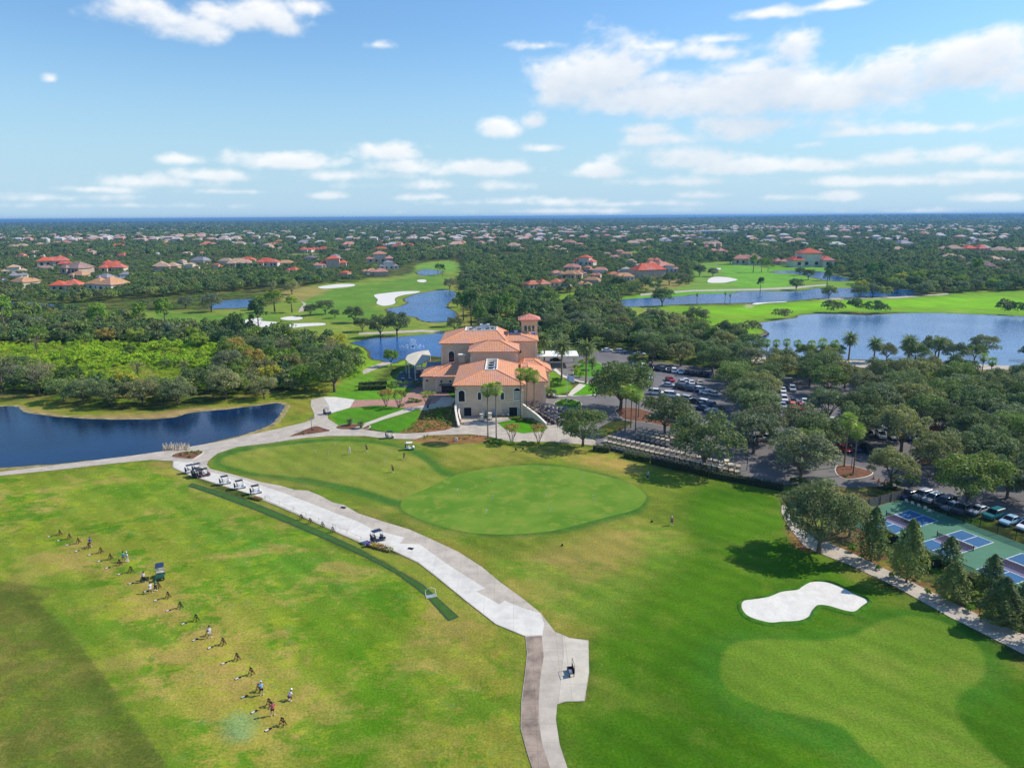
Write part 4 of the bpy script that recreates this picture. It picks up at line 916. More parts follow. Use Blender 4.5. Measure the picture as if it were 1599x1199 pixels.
fill([(-40,600),(60,624),(140,634),(240,636),(330,632),(430,622),(490,612),(480,590),(440,560),(350,560),(345,600),(240,612),(120,600),(30,590)], 8.6, ['oak', 'bush', 'bush', 'bush', 'oak', 'bare'], 'in the wood above the near lake', 8, 12.5)
fill([(440,548),(545,560),(560,585),(500,598),(450,575),(350,562),(345,548)], 8.6, ['bush', 'bush', 'oak', 'bare', 'bush'], 'at the right end of the left wood', 8, 11)
fill([(-40,500),(130,502),(250,515),(340,516),(430,530),(545,548),(540,556),(440,550),(330,548),(120,534),(-40,538)], 13.5, ['bush', 'oak', 'bush', 'tall'], 'along the back of the left wood', 9, 13)
fill([(1340,458),(1340,445),(1430,440),(1640,440),(1640,455),(1540,456),(1440,458)], 15, ['bush', 'bush', 'tall', 'oak'], 'in the wood beyond the right fairway', 11, 15)
fill([(180,600),(300,560),(330,570),(340,600),(260,610)], 15, ['bush', 'bare'], 'among the brush of the left wood', 5, 8)
fill([(-20,545),(120,536),(300,550),(340,575),(330,600),(230,606),(120,588),(-20,575)], 27, ['bush', 'bush', 'bare'], 'scattered through the yellow-green brush', 4.5, 8.5)
# -- palms
for a in ((762,685,609),(775,687,607),(813,655,584),(823,654,586),(834,656,588),(827,632,583)): palm('fan', *a, 'in front of the clubhouse')
for a in ((826,577,553),(842,571,546)): palm('fan', *a, 'behind the right roof of the clubhouse')
for a in ((850,572,530),(877,594,541)): palm('date', *a, 'beside the white entrance canopy')
palm('date', 915, 598, 543, 'on the lawn island of the entrance drive'); palm('date', 868, 548, 522, 'behind the entrance canopy')
for a in ((976,673,612),(985,668,610),(992,677,617),(997,652,616)): palm('fan', *a, 'beside the drive above the cart fleet')
for a in ((1318,729,656),(1332,741,673)): palm('fan', *a, 'on the mulch island of the car park')
for a in ((1456,672,640),(1481,680,646),(1492,676,648)): palm('fan', *a, 'in the middle of the car park canopy')
for a in ((1547,700,679),(1577,712,687),(1594,715,690)): palm('fan', *a, 'at the right edge of the car park')
for a in ((1487,602,570),(1503,606,573),(1545,598,565),(1532,590,558),(1570,642,618)): palm('fan', *a, 'near the small right pond')
for a in ((1210,566,536),(1226,566,535),(1243,569,537),(1264,576,538),(1280,584,536),(1287,586,552),(1300,578,538),(1196,564,536)): palm('fan', *a, 'in the row on the large lake shore')
for a in ((1325,562,529),(1364,566,537),(1417,570,534),(1464,566,536)): palm('date', *a, 'on the near shore of the large lake')
for a in ((1088,476,460),(1132,472,458),(1140,472,461)): palm('fan', *a, 'standing at the edge of the long water', s=.7)
for a in ((547,664,657),(564,669,661)): palm('date', *a, 'on the mulch bed beside the cart path', desc='short sago palm', s=.45)
palm('date', 925, 578, 563, 'on the drive island', desc='short feathery palm', s=.7)
# -- hedges and shrubs
hedge((560,603), (604,600), 1.6, 1.5, 'clipped long hedge, farther of two', 'on the lawn left of the clubhouse', (96, 122, 50))
hedge((560,609), (603,608), 2.0, 1.7, 'clipped long hedge, nearer of two', 'on the lawn left of the clubhouse', (92, 118, 48))
hedge((927,703), (952,706), 2.2, 1.5, 'short clipped green hedge', 'at the left end of the cart fleet', (84, 112, 44))
hedge((976,713), (1015,721), 2.2, 1.5, 'trimmed green hedge', 'in front of the cart fleet', (84, 112, 44))
hedge((1018,723), (1105,743), 1.6, 1.5, 'long dark hedge', 'in front of the cart fleet', (56, 76, 40))
hedge((1108,744), (1222,766), 1.6, 1.5, 'long dark hedge', 'between the practice area and car park lane', (58, 78, 40))
for i, (p0, p1) in enumerate((((1378,838),(1396,848)), ((1440,872),(1462,886)), ((1508,904),(1536,920)))):
    hedge(p0, p1, 2.4, 1.6, 'bright yellow-green hedge', 'between the magnolias along the court fence', (140, 160, 34))
put([(1424,758,26)], 'bigshrub', 'at the corner of the court fence', desc='clipped round bush')
put([(1243,757,22),(1256,760,22)], 'bigshrub', 'under the oak on the near lane', colr=(70, 92, 52))
put([(1384,764,20),(1400,762,20)], 'bigshrub', 'under the oak near the courts', colr=(70, 92, 52))
put([(835,598,24),(845,606,22),(828,606,20),(852,616,18),(838,614,20),(860,608,20),(870,600,18),(848,590,26),(862,617,16),(826,618,16)], 'bigshrub', 'beside the right wall of the clubhouse')
put([(900,585,16),(908,589,14),(900,578,14),(910,572,18),(919,568,16),(928,572,12)], 'bigshrub', 'on the lawn island of the entrance drive', colr=(118, 140, 44))
put([(876,634,14),(884,632,18),(893,633,16),(870,633,10),(902,634,12)], 'bigshrub', 'around the flagpole', colr=(92, 128, 44))
put([(992,570,30)], 'bigshrub', 'at the corner of the car park', desc='clipped globe-shaped bush', colr=(96, 118, 50)); put([(1006,572,22)], 'bigshrub', 'at the corner of the car park', colr=(84, 104, 56))
put([(612,608,20),(606,616,16),(622,604,16),(655,604,14),(645,602,12),(633,603,14)], 'bigshrub', 'on the terrace left of the clubhouse')
put([(643,628,22),(628,634,12),(655,628,14)], 'bigshrub', 'in the planter of the brick terrace', sz=.5)
put([(765,690,18),(775,692,20),(786,694,16),(800,694,14),(818,694,16),(830,694,14)], 'bigshrub', 'below the two tall palms', colr=(84, 118, 46), sz=.6)
put([(812,658,12),(822,657,12),(830,659,14),(838,660,12),(845,663,12)], 'bigshrub', 'in the bed below the ramp wall', colr=(96, 104, 60), sz=.7)
put([(1030,444,14),(1060,446,16),(1075,443,16),(1068,440,12)], 'bigshrub', 'on the bank before the villas', sz=.7)
put([(1320,745,10),(1400,745,10),(1330,742,8)], 'bigshrub', 'on the car park islands', sz=.7)
put([(452,420,1)], 'shrub', 'x') if False else None
# planted slope
bed = [G(*p) for p in [(628,675),(645,664),(655,655),(668,641),(700,637),(712,637),(716,661),(695,670),(657,674)]]
bx = np.array([p[0] for p in bed]); by_ = np.array([p[1] for p in bed])
for i in range(40):
    for j in range(40):
        x = bx.min() + i * 1.45 + (j % 2) * .7 + rnd.uniform(-.25, .25); y = by_.min() + j * 1.5 + rnd.uniform(-.25, .25)
        if not bool(inside(np.array([x]), np.array([y]), bed)[0]): continue
        px, py = proj(x, y, 0)
        mid = 672 < px < 706 and 640 < py < 662 and (px - 690) ** 2 / 240 + (py - 650) ** 2 / 90 < 1
        if rnd.random() < .08: continue
        tree_w('shrub', x, y, (1.0 if mid else .82) * rnd.uniform(.85, 1.2), 'on the mulch slope left of the clubhouse', colr=(98, 128, 46) if mid else None,
               desc='leafy bright green shrub' if mid else 'small olive-green shrub')
for k in range(26):
    q = rnd.random(); x, y = G(660 + q * 100, 679.5 + 3 * math.sin(q * 3) + rnd.uniform(0, 5)); tree_w('shrub', x, y, rnd.uniform(.4, .6), 'on the mulch strip above the practice green', desc='tiny brown-green plant', colr=(126, 112, 70))
for k in range(24):
    x, y = G(rnd.uniform(268, 316), rnd.uniform(706, 716)); 
    if bool(inside(np.array([proj(x, y, 0)[0]]), np.array([proj(x, y, 0)[1]]), [(268,713),(280,707),(317,706),(300,716)])[0]): tree_w('shrub', x, y, rnd.uniform(.5, .8), 'in the roadside bed by the lake path')
for k in range(26):
    x, y = G(rnd.uniform(454, 515), rnd.uniform(667, 682))
    if bool(inside(np.array([proj(x, y, 0)[0]]), np.array([proj(x, y, 0)[1]]), [(455,681),(492,667),(514,673),(480,679)])[0]): tree_w('shrub', x, y, rnd.uniform(.4, .6), 'in the triangular bed at the path junction', colr=(96, 94, 76))
# court-side plants
for (a, b) in ((1330,862),(1345,872),(1372,890),(1392,902),(1432,905),(1448,928),(1505,925),(1515,955),(1532,968),(1580,985),(1462,915),(1400,885)):
    x, y = G(a, b); tree_w('shrub', x, y, rnd.uniform(.9, 1.4), 'in the mulch beside the footpath at the courts', colr=(86, 118, 44))
# -- countless growth: brush of the left wood, woodland and far forest
HP = []       # house spots, filled by the next part before the woodland is scattered
# ================================================================== houses
def roofmat(name):
    M = bpy.data.materials.new(name); t = NT(M); p = t.n('ShaderNodeTexCoord').outputs['Object']
    oc = t.n('ShaderNodeObjectInfo').outputs['Color']
    f = t.ramp(t.noise(.9, 5, .65, p), .25, .75)
    c = t.mix(1.0, oc, t.mix(f, (.82, .80, .80), (1.14, 1.14, 1.18)), 'MULTIPLY')
    c = t.mix(t.math('MULTIPLY', t.ramp(t.noise(.16, 3, .6, p), .48, .62), .35), c, lin((190, 150, 150)))
    w = t.n('ShaderNodeTexWave', wave_type='BANDS', bands_direction='X', inp={'Vector': p, 'Scale': .55, 'Distortion': .3})
    c = t.mix(1.0, c, t.mix(w.outputs['Fac'], (.88,) * 3, (1.06,) * 3), 'MULTIPLY')
    t.bsdf(c, .8, .15); t.bump(w.outputs['Fac'], .5, .08); return M
ROOF = roofmat('roof_tiles'); WALLM = mat('house_wall', (206, 190, 168), .85, .1, .1, .4, objcol=True)
GLASS = mat('dark_glass', (34, 42, 50), .12, .5, .2, .3); WHITEM = mat('white_trim', (226, 222, 214), .6, .3, .04)

def hip(mb, x0, x1, y0, y1, z, rise, o=.6, th=.18):
    x0 -= o; x1 += o; y0 -= o; y1 += o; w, d = x1 - x0, y1 - y0
    i = min(w, d) / 2
    if w >= d: r = [(x0 + i, (y0 + y1) / 2), (x1 - i, (y0 + y1) / 2)]
    else: r = [((x0 + x1) / 2, y0 + i), ((x0 + x1) / 2, y1 - i)]
    if abs(w - d) < .05: r[1] = (r[0][0] + .05, r[0][1])
    vs = [(x0, y0, z), (x1, y0, z), (x1, y1, z), (x0, y1, z), (x0, y0, z + th), (x1, y0, z + th), (x1, y1, z + th), (x0, y1, z + th), (r[0][0], r[0][1], z + th + rise), (r[1][0], r[1][1], z + th + rise)]
    if w >= d: top = [(4, 5, 9, 8), (5, 6, 9), (6, 7, 8, 9), (7, 4, 8)]
    else: top = [(4, 5, 8), (5, 6, 9, 8), (6, 7, 9), (7, 4, 8, 9)]
    mb.add(vs, [(3, 2, 1, 0), (0, 1, 5, 4), (1, 2, 6, 5), (2, 3, 7, 6), (3, 0, 4, 7)] + top); return mb
HOUSES = []
def house_variant(k):
    wl = MB(); rf = MB(); wins = []
    if k == 0:
        bl = [(-10, 6, -5, 6, 3.2, 2.6), (2, 10, -9, 1, 3.0, 2.1), (-9, -3, -8, -4, 2.9, 1.5)]; wins = [(-2, -5.03), (4.5, -9.03), (-6, -8.03), (7.5, -9.03)]
    elif k == 1:
        bl = [(-10, 10, -4, 7, 3.1, 2.7), (-4, 4, -8, -2, 3.6, 2.0)]; wins = [(-7, -4.03), (7, -4.03), (-1.5, -8.03), (1.5, -8.03)]
    elif k == 2:
        bl = [(-10, 0, -4, 6, 3.1, 2.3), (0, 10, -7, 5, 3.1, 2.8), (-5, 5, 4, 10, 3.0, 1.8)]; wins = [(-7, -4.03), (-3, -4.03), (3, -7.03), (7, -7.03)]
    else:
        bl = [(-5, 5, -3, 6, 6.4, 2.2), (-10, -4.5, -5, 4, 3.1, 1.9), (4.5, 10, -6, 4, 3.1, 1.9)]; wins = [(-2.5, -3.03), (2.5, -3.03), (-7, -5.03), (7, -6.03)]
    for x0, x1, y0, y1, h, r in bl:
        wl.box(x0, x1, y0, y1, 0, h + random.Random(k).uniform(0, .02)); hip(rf, x0, x1, y0, y1, h, r)
    hip_z = [b[4] for b in bl]
    w = MB().box(-.8, .8, -.03, .06, 0, 1.5)
    return wl.mesh('wall', WALLM), rf.mesh('roof', ROOF), wins, w.mesh('window', GLASS)
HV = [house_variant(k) for k in range(4)]
RC = {'terracotta': (202, 124, 88), 'red': (206, 100, 70), 'tan': (196, 164, 132), 'orange': (196, 148, 102), 'brown': (150, 124, 108), 'grey': (140, 140, 146), 'pink': (202, 140, 118), 'purple': (128, 116, 122), 'white': (190, 188, 184)}
RN = {'terracotta': 'terracotta-roofed', 'red': 'bright red-roofed', 'tan': 'tan-roofed', 'orange': 'orange-tan-roofed', 'brown': 'brown-roofed', 'grey': 'grey-roofed', 'pink': 'pinkish-roofed', 'purple': 'dark slate-roofed', 'white': 'white-roofed'}
def house(px, py, w, rc, place, k=None, rot=None, wins=True, two=False):
    x, y = G(px, py + (2 if py > 400 else 1)); s = w / scale_at(px, py + 1) / 20.5 * 1.15
    s = max(.45, min(s, 2.3)); k = rnd.choice([0, 1, 2, 3, 1]) if k is None else k
    wm, rm, wl, wm2 = HV[k]; e = empty('house', (x, y, 0), rnd.choice([0, 0, PI]) + rnd.uniform(-.5, .5) if rot is None else rot, (s * 1.08, s * 1.08, s * (1.45 if k != 3 else 1.12)))
    a = link('wall', wm, e); b = link('roof', rm, e); a.color = lin(rnd.choice([(206, 190, 164), (214, 204, 184), (196, 172, 150), (222, 214, 200)])) + (1,)
    f = rnd.uniform(.9, 1.1); b.color = tuple(min(1, v * f) for v in lin(RC[rc])) + (1,)
    if wins:
        for wx, wy in wl: o = link('window', wm2, e); o.location = (wx, wy, .9)
    reg(e, ('two-storey ' if k == 3 else '') + RN[rc] + ' house', place, 'house', 'houses ' + place)
    HP.append((x, y, 12.5 * s)); return e
# zone, [(px, py, width, roof)]
HL = [('at the far left waterside', [(38,446,33,'orange'),(14,451,18,'terracotta'),(106,452,36,'red'),(168,453,47,'orange')]),
 ('in the second row at far left', [(23,426,26,'tan'),(84,414,34,'red'),(70,421,18,'brown'),(126,425,37,'brown'),(180,423,31,'red'),(176,414,20,'red'),(128,433,24,'orange'),(197,437,26,'grey'),(168,436,22,'grey'),(8,440,14,'grey'),(30,433,20,'grey'),(103,415,18,'red')]),
 ('left of the far left pond', [(262,421,30,'tan'),(285,411,14,'tan'),(299,418,18,'tan'),(315,410,22,'grey'),(339,417,14,'red'),(355,410,18,'tan'),(376,416,30,'tan'),(386,409,20,'red')]),
 ('above the left fairway', [(420,414,27,'red'),(447,413,18,'orange'),(460,424,18,'red'),(487,405,16,'purple'),(523,405,18,'grey'),(521,415,32,'red'),(539,433,22,'red'),(593,408,32,'pink'),(607,418,24,'grey'),(578,426,18,'orange'),(592,428,22,'pink'),(500,416,16,'pink')]),
 ('in the villa cluster right of centre', [(838,449,30,'terracotta'),(876,446,28,'terracotta'),(893,433,26,'orange'),(913,412,28,'red'),(893,421,22,'pink'),(917,423,18,'terracotta'),(937,424,18,'pink'),(912,446,18,'orange'),(925,440,20,'orange'),(975,436,24,'orange'),(1009,429,40,'red'),(1020,408,16,'terracotta'),(1022,416,24,'terracotta'),(977,426,20,'white'),(1032,421,28,'pink'),(1045,422,22,'pink'),(960,430,16,'terracotta'),(905,428,16,'terracotta'),(930,431,14,'terracotta'),(870,428,16,'pink'),(1000,418,16,'white'),(985,410,14,'tan')]),
 ('beyond the far right fairway', [(1166,411,34,'pink'),(1220,411,20,'pink'),(1118,396,20,'pink'),(1131,396,12,'terracotta')]),
 ('above the wood at far right', [(1384,393,14,'tan'),(1398,393,18,'tan'),(1356,393,10,'pink'),(1520,394,27,'red'),(1484,394,25,'tan'),(1486,406,24,'tan'),(1529,422,34,'brown'),(1545,420,18,'pink'),(1552,408,20,'tan'),(1580,409,14,'white'),(1564,396,24,'tan'),(1591,395,20,'tan'),(1463,406,14,'grey'),(1278,396,17,'tan'),(1238,399,12,'white')])]
for place, l in HL:
    for i, (a, b, w, rc) in enumerate(l): house(a, b, w, rc, place, k=(i * 2 + int(a)) % 4)
# the big red-roofed mansion: two storeys
house(1263, 414, 50, 'red', 'beside the upper water at far right', k=3, rot=0.0)
HL2 = [(35,401,13,'red'),(58,400,20,'tan'),(105,400,10,'red'),(139,395,14,'pink'),(147,399,16,'tan'),(193,401,16,'red'),(189,392,10,'red'),(168,400,10,'pink'),(125,395,12,'tan'),(97,393,8,'pink'),(33,395,8,'pink'),
 (237,395,12,'orange'),(226,397,14,'tan'),(263,393,14,'red'),(246,400,12,'white'),(314,398,12,'orange'),(329,398,12,'orange'),(292,398,12,'tan'),(418,390,20,'tan'),(479,393,16,'red'),(492,392,14,'red'),(508,392,16,'red'),(547,394,14,'tan'),(596,392,16,'red'),(442,391,14,'tan'),(531,390,12,'pink'),(571,389,10,'pink'),(638,386,14,'red'),(655,390,10,'tan'),(620,388,14,'red'),(600,385,12,'tan'),(550,386,10,'tan'),(685,390,12,'pink'),(695,388,12,'tan'),(660,384,10,'tan'),
 (967,396,14,'pink'),(978,399,14,'orange'),(960,402,12,'pink'),(948,398,10,'tan'),(905,384,12,'pink'),(912,388,10,'tan'),(1098,388,14,'red'),(805,387,14,'tan'),(815,391,10,'tan'),(860,391,14,'tan'),(880,392,12,'tan'),(870,387,10,'tan'),(930,385,10,'pink'),(1170,385,14,'tan'),(1190,387,16,'tan'),(1197,385,10,'pink'),(1200,393,12,'pink'),(1420,379,12,'tan'),(1400,376,18,'white'),(1336,361,14,'red'),(1560,380,12,'tan'),(1375,392,10,'tan'),(1213,389,10,'red'),(1238,378,12,'tan'),(1050,386,12,'pink'),(1010,390,14,'pink')]
for a, b, w, rc in HL2:
    pl = 'in the distant rows at left' if a < 330 else 'in the distant rows left of centre' if a < 760 else 'in the distant rows right of centre' if a < 1180 else 'in the distant rows at right'
    house(a, b, w, rc, pl, wins=False)
def hband(x0, x1, y0, y1, n, pal, place):
    for _ in range(n):
        py = rnd.uniform(y0, y1); px = rnd.uniform(x0, x1); x, y = G(px, py)
        if any((x - a) ** 2 + (y - b) ** 2 < (r + 12) ** 2 for a, b, r in HP): continue
        house(px, py, rnd.uniform(18, 26) * scale_at(px, py), rnd.choice(pal), place, wins=False)
hband(0, 330, 364, 390, 52, ['tan', 'pink', 'red', 'terracotta', 'tan'], 'in the distant rows at left')
hband(330, 760, 362, 386, 56, ['tan', 'pink', 'tan', 'terracotta', 'white', 'grey'], 'in the distant rows left of centre')
hband(760, 1180, 364, 388, 40, ['tan', 'pink', 'tan', 'white', 'grey'], 'in the distant rows right of centre')
hband(1180, 1599, 362, 392, 34, ['tan', 'pink', 'tan', 'white', 'grey'], 'in the distant rows at right')
# big flat-roofed halls far off
HALLW = mat('hall_wall', (190, 186, 178), .8, .2, .1, .05); HALLR = mat('hall_roof', (222, 222, 220), .7, .2, .08, .03)
def hall(x0, x1, py, hgt, desc, place):
    a = Vector(G(x0, py)); b = Vector(G(x1, py)); L = b.x - a.x; mb = MB(); r = MB(); rr = random.Random(int(x0)); x = 0
    while x < L - 5:
        w = min(L - x, rr.uniform(.18, .34) * L); h = hgt * rr.uniform(.75, 1.15); y0 = rr.uniform(-6, 6)
        mb.box(x, x + w - 1.2, y0, y0 + L * .28, 0, h); r.box(x - .6, x + w - .6, y0 - .6, y0 + L * .28 + .6, h, h + 1.0); x += w
    e = empty('hall', (a.x, a.y, 0)); mb.build('wall', HALLW, e); r.build('roof', HALLR, e)
    for q in range(int(L / 14)): MB().box(q * 14 + 2, q * 14 + 9, -6.6, -6.1, 1, hgt * .55).build('window', GLASS, e) if q < 12 else None
    reg(e, desc, place, 'building'); HP.append(((a.x + b.x) / 2, a.y + L * .14, L * .3)); HP.append((a.x + L * .2, a.y, L * .2)); HP.append((b.x - L * .2, b.y, L * .2))
hall(871, 914, 368, 10, 'long low white-roofed building', 'in the distance right of the bell tower')
hall(1046, 1165, 366, 9, 'wide white-roofed school-like building', 'in the distance at right of centre')
hall(1408, 1438, 357, 12, 'pale turquoise-roofed hall', 'far off at right'); hall(1448, 1482, 358, 12, 'white-roofed far hall', 'far off at right')
hall(1568, 1597, 363, 10, 'white-roofed far hall', 'at the far right edge')
hall(1140, 1215, 354, 12, 'white-roofed far hall', 'on the right horizon'); hall(610, 690, 352, 14, 'long pale far hall', 'on the horizon left of centre')
hall(700, 780, 353.5, 14, 'long pale far hall', 'on the horizon at centre'); hall(1530, 1599, 350.5, 16, 'long pale far hall', 'on the right horizon')
# rooftops beyond counting
def far_roofs():
    rr = np.random.RandomState(5); V = []; F = []
    for _ in range(4200):
        py = rr.uniform(348, 382) if _ % 2 else rr.uniform(348, 362) ; px = rr.uniform(-60, 1660); x, y = G(px, py); s = rr.uniform(7, 12); hh = rr.uniform(8, 14)
        dd = fbm(np.array([x / 420.]), np.array([y / 900.]), 3, 31)[0]
        if rr.rand() > (.15 + 3.2 * max(0, dd) if py > 352 else .35): continue
        k = len(V); ss = s * .6
        V += [(x - s, y - s * .7, 0), (x + s, y - s * .7, 0), (x + s, y + s * .7, 0), (x - s, y + s * .7, 0), (x - s, y - s * .7, hh), (x + s, y - s * .7, hh), (x + s, y + s * .7, hh), (x - s, y + s * .7, hh), (x - ss * .7, y, hh + 3), (x + ss * .7, y, hh + 3)]
        F += [(k, k + 1, k + 5, k + 4), (k + 1, k + 2, k + 6, k + 5), (k + 3, k, k + 4, k + 7), (k + 4, k + 5, k + 9, k + 8), (k + 6, k + 7, k + 8, k + 9), (k + 5, k + 6, k + 9, k + 9), (k + 7, k + 4, k + 8, k + 8)]
    M = bpy.data.materials.new('far_roof'); t = NT(M); P = t.geo()
    r_ = t.n('ShaderNodeValToRGB', inp={0: t.n('ShaderNodeTexNoise', inp={'Vector': P, 'Scale': .012, 'Detail': 3.0}).outputs[0]}); cr = r_.color_ramp
    for p_, c_ in ((.3, (196, 132, 108)), (.42, (196, 160, 138)), (.52, (206, 200, 192)), (.62, (190, 140, 118)), (.72, (186, 164, 146))):
        e_ = cr.elements.new(p_); e_.color = lin(c_) + (1,)
    cr.elements.remove(cr.elements[0]); cr.elements.remove(cr.elements[-1])
    t.bsdf(r_.outputs[0], .8, .1)
    bm = bmesh.new(); vs = [bm.verts.new(v) for v in V]
    for f in F:
        f = list(dict.fromkeys(f))
        bm.faces.new([vs[i] for i in f])
    me = bpy.data.meshes.new('far_rooftops'); bm.to_mesh(me); bm.free(); me.materials.append(M)
    o = link('far_rooftops', me); tag(o, 'countless tiny pale and pinkish rooftops scattered below the horizon', 'rooftops', kind='stuff')
far_roofs()

# ================================================================== growth beyond counting
def far_crown(seed, n, size, kind=0):
    rng = np.random.RandomState(seed); P, N = crown_pts(rng, n, None, 16, .36)
    sc = [(4.6, 4.6, 3.2), (3.6, 3.6, 4.0), (5.4, 5.4, 3.0)][kind]; P = P * np.array(sc) + np.array([0, 0, sc[2] * 1.05])
    v, f = leaves(P, N, size, rng)
    me = mesh_np('woodland_crown', v, f, LEAFI)
    return bpy.data.objects.new('woodland_crown', me)
LIB = bpy.data.collections.new('woodland_sources')
for i in range(6): LIB.objects.link(far_crown(50 + i, 620, .95, i % 3))
LIB2 = bpy.data.collections.new('forest_sources')
for i in range(4): LIB2.objects.link(far_crown(80 + i, 150, 1.9, i % 3))
def scatter(name, pts, label, cat, lib, leafm=None):
    """pts: x, y, scale"""
    me = bpy.data.meshes.new(name); P = np.array([(x, y, 0) for x, y, s in pts], dtype=np.float32)
    me.vertices.add(len(P)); me.vertices.foreach_set('co', P.ravel())
    at = me.attributes.new('scl', 'FLOAT', 'POINT'); at.data.foreach_set('value', np.array([p[2] for p in pts], dtype=np.float32))
    o = link(name, me); tag(o, label, cat, kind='stuff')
    ng = bpy.data.node_groups.new(name, 'GeometryNodeTree')
    ng.interface.new_socket('Geometry', in_out='INPUT', socket_type='NodeSocketGeometry'); ng.interface.new_socket('Geometry', in_out='OUTPUT', socket_type='NodeSocketGeometry')
    N = ng.nodes; L = ng.links
    gi = N.new('NodeGroupInput'); go = N.new('NodeGroupOutput'); ip = N.new('GeometryNodeInstanceOnPoints'); ci = N.new('GeometryNodeCollectionInfo')
    ci.inputs['Collection'].default_value = lib; ci.inputs['Separate Children'].default_value = True; ci.inputs['Reset Children'].default_value = True
    ip.inputs['Pick Instance'].default_value = True
    na = N.new('GeometryNodeInputNamedAttribute'); na.data_type = 'FLOAT'; na.inputs['Name'].default_value = 'scl'
    rv = N.new('FunctionNodeRandomValue'); rv.data_type = 'FLOAT_VECTOR'; rv.inputs[0].default_value = (0, 0, 0); rv.inputs[1].default_value = (0, 0, 6.283)
    ri = N.new('FunctionNodeRandomValue'); ri.data_type = 'INT'; ri.inputs[4].default_value = 0; ri.inputs[5].default_value = len(lib.objects) - 1; ri.inputs['Seed'].default_value = 3
    L.new(gi.outputs[0], ip.inputs['Points']); L.new(ci.outputs[0], ip.inputs['Instance']); L.new(ri.outputs[2], ip.inputs['Instance Index'])
    L.new(rv.outputs[0], ip.inputs['Rotation']); L.new(na.outputs[0], ip.inputs['Scale']); L.new(ip.outputs[0], go.inputs[0])
    md = o.modifiers.new('scatter', 'NODES'); md.node_group = ng; return o
OPEN = [p for p, c, s_, o_, q in PAINT if max(y for x, y in p) < 545 and (c[1] > 140)]      # lawns stay open
OPEN += [[(0,483),(560,440),(655,408),(722,405),(724,478),(745,512),(740,525),(690,530),(560,548),(500,535),(430,522),(260,519),(140,496)]]
OPEN += [list(v) for k, v in PONDS.items()]
GROW = [[(x, y) for x, y in p] for p in OPEN]
def open_at(px, py):
    m = np.zeros(px.shape, bool)
    for p in GROW: m |= inside(px, py, p)
    return m
HPa = np.array(HP)
VILL = [[(835,398),(1060,398),(1070,448),(960,458),(835,454)], [(400,398),(620,398),(620,436),(400,432)], [(0,404),(400,404),(400,424),(210,440),(200,452),(0,456)]]
GROW.append([(960,468),(1080,455),(1085,412),(1140,408),(1230,423),(1330,437),(1338,466),(1430,462),(1540,455),(1700,452),(1700,494),(1430,488),(1285,488),(1240,494),(1185,504),(1197,521),(1137,530),(1060,512),(985,500)])
def grid_pts(y0, y1, sp, seed, s0, s1, region=None, excl=(), dens=1.0, views=True):
    """jittered grid between ground distances y0 and y1"""
    rr = np.random.RandomState(seed); w = y1 * .95
    xs = np.arange(-w, w, sp); ys = np.arange(y0, y1, sp); X, Y = np.meshgrid(xs, ys); X = X + rr.uniform(-.45, .45, X.shape) * sp; Y = Y + rr.uniform(-.45, .45, X.shape) * sp
    X = X.ravel(); Y = Y.ravel(); k = (np.abs(X) < Y * .86 + 30) & (rr.rand(X.size) < dens); X = X[k]; Y = Y[k]
    px, py = proj(X, Y, np.zeros_like(X))
    ok = ~open_at(px, py)
    if region is not None:
        q = np.zeros(px.shape, bool)
        for r_ in region: q |= inside(px, py, r_)
        ok &= q
    for e_ in excl: ok &= ~inside(px, py, e_)
    X, Y = X[ok], Y[ok]
    if len(HP):
        ok = np.ones(len(X), bool)
        for hx, hy, hr in HP:
            near = (np.abs(X - hx) < hr * 1.05) & (Y > hy - hr * 1.6 - (hy * .008)) & (Y < hy + hr * .8)
            ok &= ~near
        X, Y = X[ok], Y[ok]
    sc = rr.uniform(s0, s1, len(X))
    for hx, hy, hr in HP:
        sc[(np.abs(X - hx) < hr * 1.15) & (Y > hy - hr * 2 - hy * .075) & (Y < hy)] *= .62
    pxs, pys = proj(X, Y, np.zeros_like(X)) if len(X) else (X, Y)
    for vz in VILL: sc[inside(pxs, pys, vz)] *= .62
    return [(float(a), float(b), float(c)) for a, b, c in zip(X, Y, sc)]
gp = lambda y: G(799.5, y)[1]
# brush of the left wood
br = grid_pts(gp(606), gp(535), 2.3, 11, .14, .36, dens=.95, region=[[(-60,538),(120,530),(330,540),(440,545),(560,560),(562,590),(470,600),(440,612),(300,618),(140,622),(60,612),(-60,600)]])
wl = grid_pts(gp(640), gp(500), 8.0, 12, .62, 1.0, region=[[(-60,500),(130,500),(340,515),(545,548),(540,560),(440,555),(335,548),(120,534),(-60,540)], [(-60,596),(60,618),(150,632),(330,628),(420,620),(540,598),(558,576),(540,562),(440,580),(330,606),(240,616),(120,606)]])
LIMEB = bpy.data.collections.new('brush_sources')
LEAFB = leafmat('brush_leaves', inst=True)
cr_ = [n for n in LEAFB.node_tree.nodes if n.type == 'VALTORGB'][0].color_ramp
for i, c in enumerate([(134, 164, 40), (118, 148, 42), (146, 170, 44), (96, 124, 44), (128, 158, 38), (140, 156, 50), (110, 138, 40), (140, 170, 44), (88, 112, 50)]): cr_.elements[i].color = tuple(v * 1.5 for v in lin(c)) + (1,)
for i in range(4):
    o_ = far_crown(130 + i, 420, 1.0, i % 3); o_.name = 'brush_crown'; o_.data.materials.clear(); o_.data.materials.append(LEAFB); LIMEB.objects.link(o_)
br = [(x, y, s_ * (.45 + 1.1 * max(0., min(1.4, .5 + 3.0 * float(fbm(np.array([x / 16.]), np.array([y / 16.]), 3, 91)[0]))))) for x, y, s_ in br]
scatter('brush', br, 'thick yellow-green brush filling the middle of the left wood', 'brush', LIMEB)
